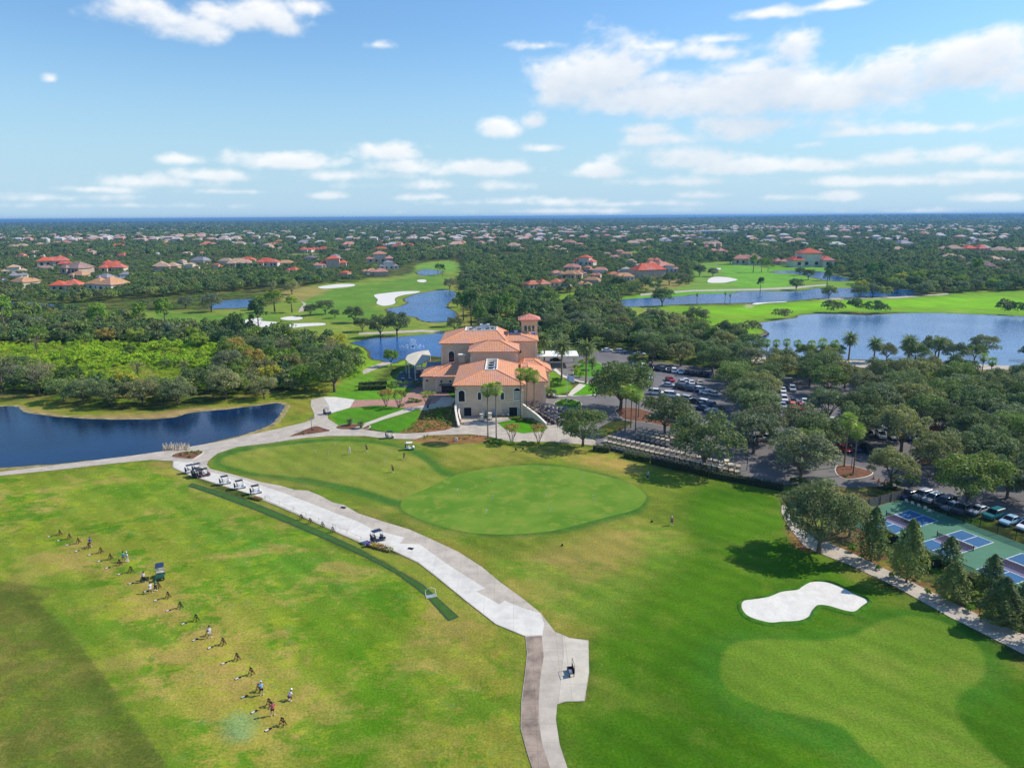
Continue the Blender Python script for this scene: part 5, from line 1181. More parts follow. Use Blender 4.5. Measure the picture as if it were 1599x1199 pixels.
# woodland between 300 m and 1.1 km
NOWOOD = [[(880,540),(1300,570),(1700,575),(1700,900),(880,900)], [(560,530),(745,525),(850,530),(900,560),(860,760),(560,760)], [(-400,540),(560,540),(560,900),(-400,900)]]
mw = grid_pts(gp(548), gp(440), 8.8, 21, .7, 1.35, excl=NOWOOD)
mw2 = grid_pts(gp(440), gp(400), 9.5, 22, .85, 1.4)
mw3 = grid_pts(gp(400), gp(376), 15, 23, 1.0, 1.8)
scatter('woodland', wl + mw + mw2 + mw3, 'dense mixed green woodland between the fairways and the houses', 'woodland', LIB)
fw = grid_pts(gp(376), gp(359), 26, 24, 1.4, 2.4, dens=.8) + grid_pts(gp(359), gp(351), 42, 25, 2.2, 3.2, dens=.8) + grid_pts(gp(351), 14000, 90, 26, 2.6, 4.2, dens=.8)
rr_ = random.Random(3)
for i in range(2600):      # the higher treeline on the right horizon
    y = rr_.uniform(7000, 12000); x = rr_.uniform(y * -.05, y * .9); fw.append((x, y, 3.0 + 4.2 * max(0, min(1, x / (y * .5)))))
scatter('far_forest', fw, 'dark blue-green forest stretching to the horizon', 'forest', LIB2)
print('stuff', len(br), len(wl), len(mw), len(mw2), len(mw3), len(fw), 'houses', len(HP), 'trees', len(TREES))
# ================================================================== air
HM = bpy.data.materials.new('haze'); t = NT(HM)
pv = t.n('ShaderNodeVolumePrincipled', inp={'Color': (.22, .46, .86, 1), 'Density': 9.0e-5, 'Anisotropy': 0.2})
t.n('ShaderNodeOutputMaterial', inp={'Volume': pv.outputs[0]})
hzb = MB().box(-42000, 42000, -3000, 45000, -1, 72).build('haze', HM); hzb['kind'] = 'stuff'; hzb['label'] = 'thin bluish air over the whole landscape'; hzb['category'] = 'haze'
# ================================================================== clubhouse
STUC = mat('stucco', (224, 196, 166), .85, .1, .08, .5); STUC2 = mat('stucco_band', (228, 206, 184), .8, .1, .06, .5)
STUCL = mat('cream_trim', (238, 226, 208), .7, .2, .05); FLATR = mat('flat_roof', (196, 196, 194), .8, .1, .2, .3)
HVAC = mat('hvac_metal', (206, 208, 208), .5, .4, .15, 1.5, metal=.3); DARK = mat('dark_opening', (30, 32, 36), .7, .2, .2, 1)
DSLATE = mat('dark_roofing', (78, 80, 96), .8, .1, .15, .5); CANV = mat('canopy_canvas', (206, 194, 172), .8, .1, .1, .8)
RIDGE = mat('ridge_tiles', (228, 158, 118), .8, .1, .15, 2)
TILE = (216, 152, 112)
club = empty('clubhouse', (-6, 225, 0)); CL = lambda: None
def cpart(name, mb, m, parent=None, colr=None, label=None):
    mb.xform(Matrix.Translation((6, -225, 0)))
    o = mb.build(name, m, parent or club)
    if colr: o.color = lin(colr) + (1,)
    if label: o['label'] = label
    return o
def croof(x0, x1, y0, y1, z, top, zt, name='roof', over=1.0, well=None, label=None):
    """hipped roof up to a rectangle top=(x0,x1,y0,y1) at zt"""
    a = [(x0 - over, y0 - over), (x1 + over, y0 - over), (x1 + over, y1 + over), (x0 - over, y1 + over)]
    b = [(top[0], top[2]), (top[1], top[2]), (top[1], top[3]), (top[0], top[3])]
    mb = MB(); vs = [(x, y, z) for x, y in a] + [(x, y, z + .3) for x, y in a] + [(x, y, zt) for x, y in b]
    fs = [(3, 2, 1, 0)] + [(i, (i + 1) % 4, 4 + (i + 1) % 4, 4 + i) for i in range(4)] + [(4 + i, 4 + (i + 1) % 4, 8 + (i + 1) % 4, 8 + i) for i in range(4)]
    if not well: fs.append((8, 9, 10, 11))
    mb.add(vs, fs); r = cpart(name, mb, ROOF, colr=TILE, label=label)
    rg = MB()
    for i in range(4):
        rg.tube((a[i][0], a[i][1], z + .32), (b[i][0], b[i][1], zt + .03), .17, .17, 5)
    if not well:
        for i in range(4):
            if (Vector(b[i]) - Vector(b[(i + 1) % 4])).length > .6: rg.tube((b[i][0], b[i][1], zt + .03), (b[(i + 1) % 4][0], b[(i + 1) % 4][1], zt + .03), .17, .17, 5)
    rg.build('ridge', RIDGE, r).matrix_parent_inverse.identity()
    r.children[0].location = (6, -225, 0)
    if well:
        w = MB().box(top[0], top[1], top[2], top[3], zt - well - .1, zt - well); o = w.build('roof_well', FLATR, r); o.location = (6, -225, 0)
        p = MB(); t_ = .22
        for q in ((top[0] - .1, top[0] + t_, top[2], top[3]), (top[1] - t_, top[1] + .1, top[2], top[3]), (top[0] + t_, top[1] - t_, top[2] - .1, top[2] + t_), (top[0] + t_, top[1] - t_, top[3] - t_, top[3] + .1)):
            p.box(q[0], q[1], q[2], q[3], zt - well, zt + .25)
        o = p.build('parapet', STUCL, r); o.location = (6, -225, 0)
    return r
def cwall(x0, x1, y0, y1, z1, belt=None, name='wall'):
    w = cpart(name, MB().box(x0, x1, y0, y1, 0, z1), STUC)
    b = MB(); b.box(x0 - .12, x1 + .12, y0 - .12, y1 + .12, z1 - .9, z1 - .002); b.box(x0 - .07, x1 + .07, y0 - .07, y1 + .07, z1 - 1.5, z1 - 1.3)
    if belt: b.box(x0 - .1, x1 + .1, y0 - .1, y1 + .1, belt - .15, belt + .15)
    o = b.build('cornice', STUC2, w); o.location = (6, -225, 0)
    q = MB()
    for x in (x0, x1): q.box(x - .35, x + .35, y0 - .05, y0 + .4, 0, z1 - 1.5)
    o = q.build('corner_trim', STUC2, w); o.location = (6, -225, 0)
    return w
def arch_pts(w, h, n=10):
    r = w / 2; return [(-r, 0), (r, 0)] + [(r * math.cos(PI * i / n), h - r + r * math.sin(PI * i / n)) for i in range(n + 1)]
def arch(x, y, z, w, h, name='window', glass=GLASS, frame=STUCL, t=.3, bars=True):
    """arched opening facing -y: glazing with a surround"""
    P_ = arch_pts(w, h); mb = MB(); n = len(P_)
    mb.add([(x + a, y - .02, z + b) for a, b in P_] + [(x + a, y - .14, z + b) for a, b in P_], [tuple(range(n, 2 * n))] + [(i, (i + 1) % n, n + (i + 1) % n, n + i) for i in range(n)])
    g = cpart(name, mb, glass)
    O = arch_pts(w + 2 * t, h + t); f = MB(); O = [(a, b if b > 0 else -t * .6) for a, b in O]
    vs = [(x + a, y - .26, z + b) for a, b in P_] + [(x + a, y - .26, z + b) for a, b in O] + [(x + a, y + .05, z + b) for a, b in P_] + [(x + a, y + .05, z + b) for a, b in O]
    fs = [(i, (i + 1) % n, n + (i + 1) % n, n + i) for i in range(n)] + [(i, 2 * n + i, 2 * n + (i + 1) % n, (i + 1) % n) for i in range(n)] + [(n + i, n + (i + 1) % n, 3 * n + (i + 1) % n, 3 * n + i) for i in range(n)]
    f.add(vs, fs); o = f.build('frame', frame, g); o.location = (6, -225, 0)
    if bars:
        b = MB(); b.box(x - .04, x + .04, y - .2, y - .15, z, z + h - .05); b.box(x - w / 2, x + w / 2, y - .2, y - .15, z + h * .6, z + h * .6 + .07)
        o = b.build('glazing_bar', mat('bronze', (70, 56, 46), .5), g); o.location = (6, -225, 0)
    return g
def roundwin(x, y, z, r):
    mb = MB(); n = 14; mb.add([(x, y - .12, z)] + [(x + r * math.cos(2 * PI * i / n), y - .12, z + r * math.sin(2 * PI * i / n)) for i in range(n)], [(0, 1 + i, 1 + (i + 1) % n) for i in range(n)])
    g = cpart('round_window', mb, DARK); f = MB()
    for i in range(n): f.tube((x + (r + .08) * math.cos(2 * PI * i / n), y - .1, z + (r + .08) * math.sin(2 * PI * i / n)), (x + (r + .08) * math.cos(2 * PI * (i + 1) / n), y - .1, z + (r + .08) * math.sin(2 * PI * (i + 1) / n)), .13, .13, 5, False)
    o = f.build('frame', STUC2, g); o.location = (6, -225, 0)
# front wing with the cart garage below
cwall(-16.6, 3.1, 205, 232, 9.3, 4.2)
croof(-16.6, 3.1, 205, 232, 9.3, (-8.3, -4.6, 214, 231), 12.0, well=1.6)
# left wing, stepping forward twice
cwall(-25.8, -16.7, 235, 249, 5.3); cwall(-30.2, -25.9, 236.5, 249, 5.1)
croof(-25.8, -15.7, 235, 250, 5.3, (-20.5, -16.0, 243, 244.5), 8.4); croof(-30.2, -24.8, 236.5, 249, 5.1, (-26, -24.5, 242.6, 243), 7.3)
# right wing
cwall(3.2, 10.2, 216, 236, 7.8); croof(2.6, 10.2, 216, 236, 7.8, (3.0, 5.2, 224, 230), 10.8)
cwall(3.4, 12.6, 236.2, 250, 6.6); croof(3.4, 12.6, 236.4, 250, 6.6, (4.4, 8, 242, 245), 9.4)
# middle block
cwall(-13.9, 1.7, 238, 250, 13.2); croof(-13.9, 1.7, 238, 250, 13.2, (-8.0, -4.0, 244, 245.5), 16.0)
# tall rear block
cwall(-25.0, -2.3, 250.2, 274, 14.0); croof(-25.0, -2.3, 250.2, 274, 14.0, (-17.4, -5.5, 261, 270), 16.9, well=1.1)
cwall(-2.2, 8.8, 254, 272, 14.0); croof(-2.2, 8.8, 254, 272, 14.0, (-1.2, 3.5, 258.2, 268), 15.6)
cpart('flat_dark_roof', MB().box(-1.0, 3.4, 258.4, 267.8, 15.6, 15.9), DSLATE)
# openings
arch(-21.6, 250.2, 7.4, 2.0, 3.9); arch(-15.0, 205, 4.5, 1.8, 3.4, 'door', DARK, t=.35, bars=False)
for x in (-9.7, -2.9): arch(x, 205, 5.0, 1.0, 2.3, bars=False)
lv = MB()
for i in range(5): lv.box(.6, 2.5, 204.7, 204.95, 4.7 + i * .62, 5.1 + i * .62)
cpart('louvres', lv, STUCL); arch(1.55, 205, 4.6, 2.0, 3.9, 'arched_opening', DARK, bars=False)
for x in (-29.0, -24.0, -20.9): roundwin(x, 235 if x > -26 else 236.5, 3.7, .42)
roundwin(2.9, 254, 10.2, .6); roundwin(-.4, 254, 10.2, .45) if False else None
for x0, x1 in ((-14.4, -12.2), (-.9, 1.5)):
    g = cpart('garage_door', MB().box(x0, x1, 204.93, 205.02, 0, 2.6), DARK)
    fr = MB(); fr.box(x0 - .2, x0, 204.85, 205.03, 0, 2.8); fr.box(x1, x1 + .2, 204.85, 205.03, 0, 2.8); fr.box(x0, x1, 204.85, 205.03, 2.6, 2.8)
    o = fr.build('frame', STUC2, g); o.location = (6, -225, 0)
cpart('door', MB().box(-5.9, -5.0, 204.9, 205.01, 0, 2.2), mat('steel_door', (170, 172, 180), .5)); cpart('door', MB().box(1.8, 2.5, 204.9, 205.01, 0, 2.3), mat('steel_door', (170, 172, 180), .5))
# recessed glazed doors of the left wing
cpart('terrace_doors', MB().box(-24.0, -19.6, 234.85, 235.01, 0, 2.6), GLASS)
cpart('awning', MB().box(-24.6, -19.0, 232.6, 235.0, 2.7, 2.85), mat('dark_awning', (52, 60, 70), .7))
# chimney
ch = cpart('chimney', MB().box(-18.4, -16.4, 243, 244.6, 5, 11.0), STUC); o = MB().box(-18.7, -16.1, 242.7, 244.9, 11.0, 11.4).build('chimney_cap', STUCL, ch); o.location = (6, -225, 0)
# roof plant
def unit(x, y, z, w, d, h):
    u = cpart('roof_unit', MB().box(x, x + w, y, y + d, z, z + h), HVAC); f = MB()
    f.lathe([(.0, h + .02), (min(w, d) * .38, h + .02), (min(w, d) * .38, h + .22), (.0, h + .22)], (x + w / 2, y + d / 2, z), 10); o = f.build('fan', DARK, u); o.location = (6, -225, 0)
for q in ((-7.9, 216, 10.4, 2.6, 2.2, 1.5), (-7.9, 220, 10.4, 2.6, 2.4, 1.6), (-7.6, 224.5, 10.4, 2.2, 2.4, 1.5), (-16.5, 262, 15.8, 2.6, 2, 1.3), (-13.2, 262, 15.8, 2.2, 2, 1.2), (-10.2, 262.4, 15.8, 2.4, 2.2, 1.4), (-15.5, 266, 15.8, 2.4, 2.2, 1.4), (-8.5, 265, 15.8, 2.2, 2, 1.2), (-12, 266.5, 15.8, 3.6, 2.2, 2.6), (1.0, 262, 15.9, 1.2, 1.2, .8)): unit(*q)
# bell tower
tw = MB()
tx, ty, hw = 6.7, 268.0, 3.0
tw.box(tx - hw, tx + hw, ty - hw, ty + hw, 0, 14.6)
for sx in (-1, 1):
    for sy in (-1, 1): tw.box(tx + sx * hw - (.8 if sx > 0 else 0), tx + sx * hw + (.8 if sx < 0 else 0), ty + sy * hw - (.8 if sy > 0 else 0), ty + sy * hw + (.8 if sy < 0 else 0), 14.6, 19.7)
tower = cpart('tower', tw, STUC)
def tchild(name, mb, m):
    o = mb.build(name, m, tower); o.location = (6, -225, 0); return o
for ang_ in range(4):
    mb = MB(); R_ = Matrix.Translation((tx, ty, 0)) @ Matrix.Rotation(ang_ * PI / 2, 4, 'Z')
    xs = [-1.45, 0, 1.45]; w_ = 1.1
    # wall over the arches, cut to three round heads
    top = 19.7; spring = 17.6
    edges = [-2.2]
    prof = [(-2.2, top), (-2.2, spring)]
    for x in xs: prof += [(x - w_ / 2, spring)] + [(x - w_ / 2 * math.cos(PI * i / 8), spring + w_ / 2 * math.sin(PI * i / 8)) for i in range(1, 8)] + [(x + w_ / 2, spring)]
    prof += [(2.2, spring), (2.2, top)]
    up = [(p[0], top) for p in prof]
    n = len(prof); vs = [(a, -hw, b) for a, b in prof] + [(a, -hw, top) for a, b in prof] + [(a, -hw + .3, b) for a, b in prof] + [(a, -hw + .3, top) for a, b in prof]
    fs = [(i, i + 1, n + i + 1, n + i) for i in range(1, n - 2)] + [(2 * n + i, 3 * n + i, 3 * n + i + 1, 2 * n + i + 1) for i in range(1, n - 2)] + [(i, 2 * n + i, 2 * n + i + 1, i + 1) for i in range(1, n - 2)]
    mb.add(vs, fs); mb.xform(R_); tchild('arcade', mb, STUC)
    c_ = MB()
    for x in (-2.1, -.725, .725, 2.1): c_.tube((x, -hw + .15, 14.9), (x, -hw + .15, 17.6), .13, .13, 8)
    c_.box(-2.2, 2.2, -hw + .08, -hw + .2, 15.6, 15.72)
    c_.xform(R_); tchild('column', c_, STUCL)
tchild('belfry_floor', MB().box(tx - 2.9, tx + 2.9, ty - 2.9, ty + 2.9, 14.6, 14.75), mat('blue_floor', (70, 110, 190), .6))
tchild('tower_cornice', MB().box(tx - 3.3, tx + 3.3, ty - 3.3, ty + 3.3, 19.7, 20.1), STUC2)
rt = MB(); hip(rt, tx - 3.3, tx + 3.3, ty - 3.3, ty + 3.3, 20.1, 1.9, .9, .3); o = tchild('roof', rt, ROOF); o.color = lin((212, 138, 116)) + (1,)
reg(club, 'rambling pinkish stucco clubhouse with orange tiled hip roofs and square bell tower', '', 'building')
# retaining walls of the garage court
def wallrun(name, pts, z0s, th, label, m=None, cap=True):
    e = empty(name, (G(*pts[0])[0], G(*pts[0])[1], 0)); mb = MB(); cm = MB(); off = Vector((e.location.x, e.location.y, 0))
    P_ = [Vector(G(*p)) for p in pts]
    for i in range(len(P_) - 1):
        a, b = P_[i], P_[i + 1]; d = (b - a).normalized(); nrm = Vector((-d.y, d.x)) * th / 2; h0, h1 = z0s[i], z0s[i + 1]
        for M_, t0, t1, ex in ((mb, 0, 1, 1), (cm, 1, 1, 1.35)):
            q = nrm * ex
            vs = []
            for p, h in ((a, h0), (b, h1)):
                lo, hi = (0, h) if M_ is mb else (h + .002, h + .2)
                vs += [(p.x - q.x - off.x, p.y - q.y - off.y, lo), (p.x + q.x - off.x, p.y + q.y - off.y, lo), (p.x + q.x - off.x, p.y + q.y - off.y, hi), (p.x - q.x - off.x, p.y - q.y - off.y, hi)]
            M_.add(vs, [(0, 1, 2, 3), (7, 6, 5, 4), (0, 4, 5, 1), (1, 5, 6, 2), (2, 6, 7, 3), (3, 7, 4, 0)])
    mb.build('wall_body', m or STUC, e)
    if cap: cm.build('coping', STUCL, e)
    tag(e, label, 'wall'); return e
wallrun('retaining_wall', [(712,652),(712,656),(714,662),(717,668)], [4.0, 3.0, 1.8, .6], .45, 'curving stucco retaining wall left of the garage court, descending towards the path')
wallrun('stair_wall', [(717.5,651),(717,656),(719.5,661)], [3.4, 2.2, 1.2], .3, 'short inner stair wall beside the left garage door', cap=True)
wallrun('ramp_wall', [(817,652),(828,656),(840,660.5),(853,667)], [4.0, 3.1, 2.2, 1.0], .45, 'long straight stucco ramp wall sloping down to the right of the garage court')
# terrace canopy on white posts over the lake side
can = empty('terrace_canopy', (-37, 258, 0)); ring = [(633,561),(636,555),(643,552),(650,550),(660,548),(669,547),(672,553),(669,562),(659,568),(648,571),(638,567)]
cw = [G(a, b, 5.4) for a, b in ring]; cx_ = sum(p[0] for p in cw) / len(cw); cy_ = sum(p[1] for p in cw) / len(cw)
can.location = (cx_, cy_, 0); mb = MB(); n = len(cw)
mb.add([(x - cx_, y - cy_, 5.2) for x, y in cw] + [(x - cx_, y - cy_, 5.5) for x, y in cw] + [(0, 0, 6.0), (0, 0, 5.25)], [(i, (i + 1) % n, n + (i + 1) % n, n + i) for i in range(n)] + [(n + i, n + (i + 1) % n, 2 * n) for i in range(n)] + [((i + 1) % n, i, 2 * n + 1) for i in range(n)])
mb.build('canopy_roof', CANV, can)
for i in (0, 2, 4, 6, 7, 8, 9, 10):
    x, y = cw[i]; MB().tube((x * .96 + cx_ * .04 - cx_, y * .998 + cy_ * .002 - cy_, 0), (x * .96 + cx_ * .04 - cx_, y * .998 + cy_ * .002 - cy_, 5.25), .2, .17, 8).build('post', WHITEM, can)
tag(can, 'round pale canvas canopy on tall white posts over the lakeside terrace', 'canopy')
can2 = empty('terrace_awning', (-27.5, 254, 0))
MB().add([(-3.4, -6, 4.7), (2.4, -6, 4.7), (2.4, 8, 4.9), (-4.4, 8, 4.9), (-3.4, -6, 4.85), (2.4, -6, 4.85), (2.4, 8, 5.05), (-4.4, 8, 5.05)], [(3, 2, 1, 0), (4, 5, 6, 7), (0, 1, 5, 4), (1, 2, 6, 5), (2, 3, 7, 6), (3, 0, 4, 7)]).build('awning_roof', mat('slate_canvas', (110, 128, 150), .8), can2)
for x, y in ((-3.2, -5.8), (2.2, -5.8), (-4.2, 7.8), (-3.7, 1)): MB().tube((x, y, 0), (x, y, 4.8), .12, .12, 6).build('post', WHITEM, can2)
tag(can2, 'flat blue-grey awning joining the round canopy to the clubhouse', 'awning')
sheet('terrace_floor', [(612,602),(625,582),(650,572),(690,574),(692,590),(668,606),(640,606)], .05, paving('terrace_paving', (96, 98, 104), .2, 1.0))
# outdoor tables with umbrellas
def cafe_table(x, y, place, lab):
    e = empty('cafe_table', (x, y, 0)); MB().lathe([(0, .72), (.55, .72), (.55, .76), (0, .76)], n=12).build('tabletop', WHITEM, e); MB().tube((0, 0, 0), (0, 0, .72), .05).build('pedestal', DARK, e)
    reg(e, lab, place, 'table', 'cafe tables on the lakeside terrace'); return e
def chair(x, y, rz, place, lab, m=None, name='chair'):
    e = empty(name, (x, y, 0), rz); mm = m or WHITEM
    MB().box(-.25, .25, -.25, .25, .42, .48).build('seat', mm, e); MB().box(-.25, .25, .21, .26, .48, .95).build('backrest', mm, e)
    for sx in (-.21, .21):
        for sy in (-.21, .21): MB().tube((sx, sy, 0), (sx, sy, .42), .022, .022, 5).build('leg', mm, e)
    reg(e, lab, place, 'chair', lab + 's ' + place); return e
for i in range(9):
    px = 628 + (i % 5) * 11 + rnd.uniform(-2, 2); py = 585 + (i // 5) * 9 + rnd.uniform(-2, 2); x, y = G(px, py)
    cafe_table(x, y, 'on the terrace under the canopy', 'small white cafe table')
# porte cochere
pc = empty('entrance_canopy', (17.5, 279.5, 0))
rm = MB(); rm.box(-8.3, 8.4, -5.6, 5.0, 4.1, 4.7); rm.build('fascia', STUCL, pc)
MB().add([(-8.7, -6, 4.7), (8.8, -6, 4.7), (8.8, 5.4, 4.7), (-8.7, 5.4, 4.7), (-8.2, -.6, 5.3), (8.3, -.6, 5.3)], [(3, 2, 1, 0), (0, 1, 5, 4), (2, 3, 4, 5), (1, 2, 5), (3, 0, 4)]).build('roof', mat('white_roof', (244, 242, 236), .6, .2, .04), pc)
for x, y in ((-7.8, -5), (7.9, -5), (-7.8, 4.4), (7.9, 4.4)):
    c_ = MB().box(x - .45, x + .45, y - .45, y + .45, 0, 4.1).build('column', STUCL, pc); MB().box(x - .6, x + .6, y - .6, y + .6, 0, .5).build('plinth', STUC2, c_)
tag(pc, 'white flat-roofed entrance canopy on square columns right of the clubhouse', 'canopy')
# flagpole
x, y = G(885, 634); fp = empty('flagpole', (x, y, 0))
MB().tube((0, 0, 0), (0, 0, 10.5), .09, .05, 8).build('pole', WHITEM, fp)
fl = MB(); cols = 14
for i in range(cols + 1):
    u_ = i / cols
    for z in (0, 1): fl.v.append((u_ * 2.3, .22 * math.sin(u_ * 6), 8.4 + z * 1.7 - u_ * .9))
for i in range(cols): fl.f.append((2 * i, 2 * i + 2, 2 * i + 3, 2 * i + 1))
fl.build('flag', mat('pale_flag', (214, 222, 240), .7, .1, .05), fp); MB().lathe([(0, 10.5), (.12, 10.6), (0, 10.75)], n=8).build('finial', mat('brass', (190, 160, 80), .3, metal=.8), fp)
tag(fp, 'tall white flagpole with a pale drooping flag on the planted island', 'flagpole')

# ================================================================== courts: nets, fence
BLK = mat('black_metal', (28, 30, 30), .6, .3, .1); NETM = bpy.data.materials.new('mesh_netting'); t = NT(NETM)
tr = t.n('ShaderNodeBsdfTransparent'); df = t.n('ShaderNodeBsdfDiffuse', inp={'Color': (.02, .025, .022, 1)}); mx_ = t.n('ShaderNodeMixShader', inp={0: .45, 1: tr.outputs[0], 2: df.outputs[0]}); t.n('ShaderNodeOutputMaterial', inp={0: mx_.outputs[0]})
MESHF = bpy.data.materials.new('windscreen'); t = NT(MESHF); tr = t.n('ShaderNodeBsdfTransparent'); df = t.n('ShaderNodeBsdfDiffuse', inp={'Color': (.025, .035, .028, 1)}); mx_ = t.n('ShaderNodeMixShader', inp={0: .5, 1: tr.outputs[0], 2: df.outputs[0]}); t.n('ShaderNodeOutputMaterial', inp={0: mx_.outputs[0]})
for i, dv in enumerate(NETS):
    x, y = cp(0, dv); e = empty('court_net', (x, y, 0), math.atan2(vv.y, vv.x)); w_ = LV / 2 + .4
    for s_ in (-1, 1): MB().tube((s_ * w_, 0, 0), (s_ * w_, 0, 1.15), .07, .07, 6).build('post', BLK, e)
    MB().box(-w_, w_, -.01, .01, .1, .92).build('netting', NETM, e); MB().box(-w_, w_, -.02, .02, .9, .98).build('tape', WHITEM, e)
    reg(e, 'low black court net', 'across a blue and purple pickleball court', 'net', 'pickleball nets')
def fence(name, pts, h, label, post=3.0, screen=MESHF, solid=False):
    P_ = [Vector(p) for p in pts]; e = empty(name, (P_[0].x, P_[0].y, 0)); o0 = P_[0]; pm = MB().tube((0, 0, 0), (0, 0, h + .1), .06, .06, 6).mesh('post', BLK)
    for i in range(len(P_) - 1):
        a, b = P_[i] - o0, P_[i + 1] - o0; L = (b - a).length; n = max(1, int(L / post))
        for k in range(n + (i == len(P_) - 2)):
            q = a.lerp(b, k / n); o = link('post', pm, e); o.location = (q.x, q.y, 0)
        d = (b - a).normalized(); nr_ = Vector((-d.y, d.x)) * .02
        mb = MB().add([(a.x, a.y, .1), (b.x, b.y, .1), (b.x, b.y, h), (a.x, a.y, h)], [(0, 1, 2, 3)]); mb.build('screen', screen, e)
        MB().tube((a.x, a.y, h), (b.x, b.y, h), .04, .04, 5).build('top_rail', BLK, e)
    tag(e, label, 'fence'); return e
fence('court_fence', [cp(courtU[0], courtV[0]), cp(courtU[0], courtV[1])], 1.7, 'low black mesh fence on the near side of the courts, behind the magnolias')
fence('court_fence', [cp(courtU[1], courtV[0]), cp(courtU[1], courtV[1])], 2.4, 'taller black mesh fence on the car park side of the courts')
WOODF = mat('weathered_timber', (120, 112, 104), .9, .1, .3, 2)
e = empty('timber_fence', (*cp(courtU[0], courtV[0] - .3), 0), math.atan2(uu.y, uu.x)); Lf = courtU[1] - courtU[0]
for k in range(int(Lf / .16)): pass
fb = MB()
for k in range(int(Lf / .17)): fb.box(k * .17, k * .17 + .15, -.02, .02 + (k % 2) * .02, 0, 1.9 + .05 * ((k * 7) % 3))
fb.build('boards', WOODF, e)
for k in range(7): MB().box(k * Lf / 6 - .06, k * Lf / 6 + .06, -.14, -.03, 0, 2.0).build('post', WOODF, e)
tag(e, 'weathered grey timber fence closing the far left end of the courts', 'fence')
for k in range(5):
    x, y = cp(courtU[1] - 1.2 - (k > 3) * .6, courtV[0] + 1.6 + k * 1.35); chair(x, y, 2.2 + .1 * k, 'on the far side of the pickleball courts', 'white slatted lounge chair')
# ================================================================== vehicles
PAINTM = mat('paint', (200, 200, 200), .28, .5, .03, 1, objcol=True); TYRE = mat('rubber', (26, 26, 28), .8, .2, .1, 3); RIM = mat('wheel_rim', (170, 172, 176), .35, .5, .05, 3, metal=.6)
CGLASS = mat('car_glass', (22, 28, 36), .06, .6, .05, 1); LAMPM = mat('lamp_glass', (226, 228, 230), .15, .5, .02); TAILM = mat('tail_lamp', (150, 20, 20), .3, .5, .02)
def wheel_mesh(r, w):
    return MB().tube((-w / 2, 0, 0), (w / 2, 0, 0), r, r, 14).mesh('tyre', TYRE), MB().tube((-w / 2 - .012, 0, 0), (w / 2 + .012, 0, 0), r * .6, r * .6, 10).mesh('rim', RIM)
def loft(mb, secs):
    """secs: list of (y, [(x,z)...]) with equal counts"""
    n = len(secs[0][1]); vs = [(x, y, z) for y, pr in secs for x, z in pr]; fs = []
    for j in range(len(secs) - 1):
        for i in range(n): fs.append((j * n + i, j * n + (i + 1) % n, (j + 1) * n + (i + 1) % n, (j + 1) * n + i))
    fs.append(tuple(range(n))[::-1]); fs.append(tuple(range((len(secs) - 1) * n, len(secs) * n))); return mb.add(vs, fs)
def car_parts(kind):
    L = {'sedan': 4.7, 'suv': 4.75, 'pickup': 5.4, 'van': 4.9}[kind]; W_ = .91 if kind == 'sedan' else .96
    belt = {'sedan': .92, 'suv': 1.05, 'pickup': 1.08, 'van': 1.05}[kind]; roof = {'sedan': 1.43, 'suv': 1.72, 'pickup': 1.78, 'van': 1.9}[kind]; g = .24
    def sec(w, z0, z1): return [(-w * .94, z0), (-w, z0 + .18), (-w, (z0 + z1) / 2 + .1), (-w * .93, z1), (w * .93, z1), (w, (z0 + z1) / 2 + .1), (w, z0 + .18), (w * .94, z0)]
    h = L / 2; body = MB(); hood = {'sedan': .80, 'suv': .95, 'pickup': 1.05, 'van': .95}[kind]
    loft(body, [(-h, sec(W_ * .78, g + .15, hood - .18)), (-h + .12, sec(W_ * .93, g, hood - .08)), (-h + .7, sec(W_, g, hood)), (-h + 1.35, sec(W_, g, belt - .02)), (0, sec(W_, g, belt)), (h - 1.0, sec(W_, g, belt + .02)), (h - .12, sec(W_ * .95, g, belt - (.02 if kind == 'sedan' else -.02))), (h, sec(W_ * .8, g + .2, belt - .12))])
    cab = MB(); a, b, c, d = {'sedan': (-1.15, -.35, 1.0, 1.75), 'suv': (-1.2, -.5, 1.85, 2.25), 'pickup': (-1.2, -.5, .65, .95), 'van': (-1.6, -.7, 2.05, 2.38)}[kind]
    def cs(w, z): return [(-w, z), (w, z)]
    w0, w1 = W_ * .9, W_ * .74
    cab.add([(-w0, a, belt - .03), (w0, a, belt - .03), (w1, b, roof - .06), (-w1, b, roof - .06), (-w1, c, roof - .06), (w1, c, roof - .06), (w0, d, belt - .01), (-w0, d, belt - .01)], [(0, 1, 2, 3), (4, 5, 6, 7), (1, 6, 5, 2), (0, 3, 4, 7), (2, 5, 4, 3)])
    rf = MB(); rf.add([(-w1 - .02, b - .03, roof - .07), (w1 + .02, b - .03, roof - .07), (w1 + .02, c + .03, roof - .07), (-w1 - .02, c + .03, roof - .07), (-w1 * .88, b + .1, roof), (w1 * .88, b + .1, roof), (w1 * .88, c - .1, roof), (-w1 * .88, c - .1, roof)], [(3, 2, 1, 0), (4, 5, 6, 7), (0, 1, 5, 4), (1, 2, 6, 5), (2, 3, 7, 6), (3, 0, 4, 7)])
    for s_ in (-1, 1):      # pillars
        for p, q in (((s_ * w0, a, belt), (s_ * w1, b, roof - .06)), ((s_ * w0, d, belt), (s_ * w1, c, roof - .06)), ((s_ * (w0 + .01), (a + d) / 2 + .1, belt), (s_ * (w1 + .01), (b + c) / 2 + .05, roof - .06))): rf.tube(p, q, .05, .045, 5)
    if kind == 'pickup': body.box(-W_ * .8, W_ * .8, 1.15, h - .2, belt + .002, belt + .02)
    return body.mesh('body', PAINTM, bevel=0), cab.mesh('window', CGLASS), rf.mesh('roof', PAINTM), h, W_, hood, belt
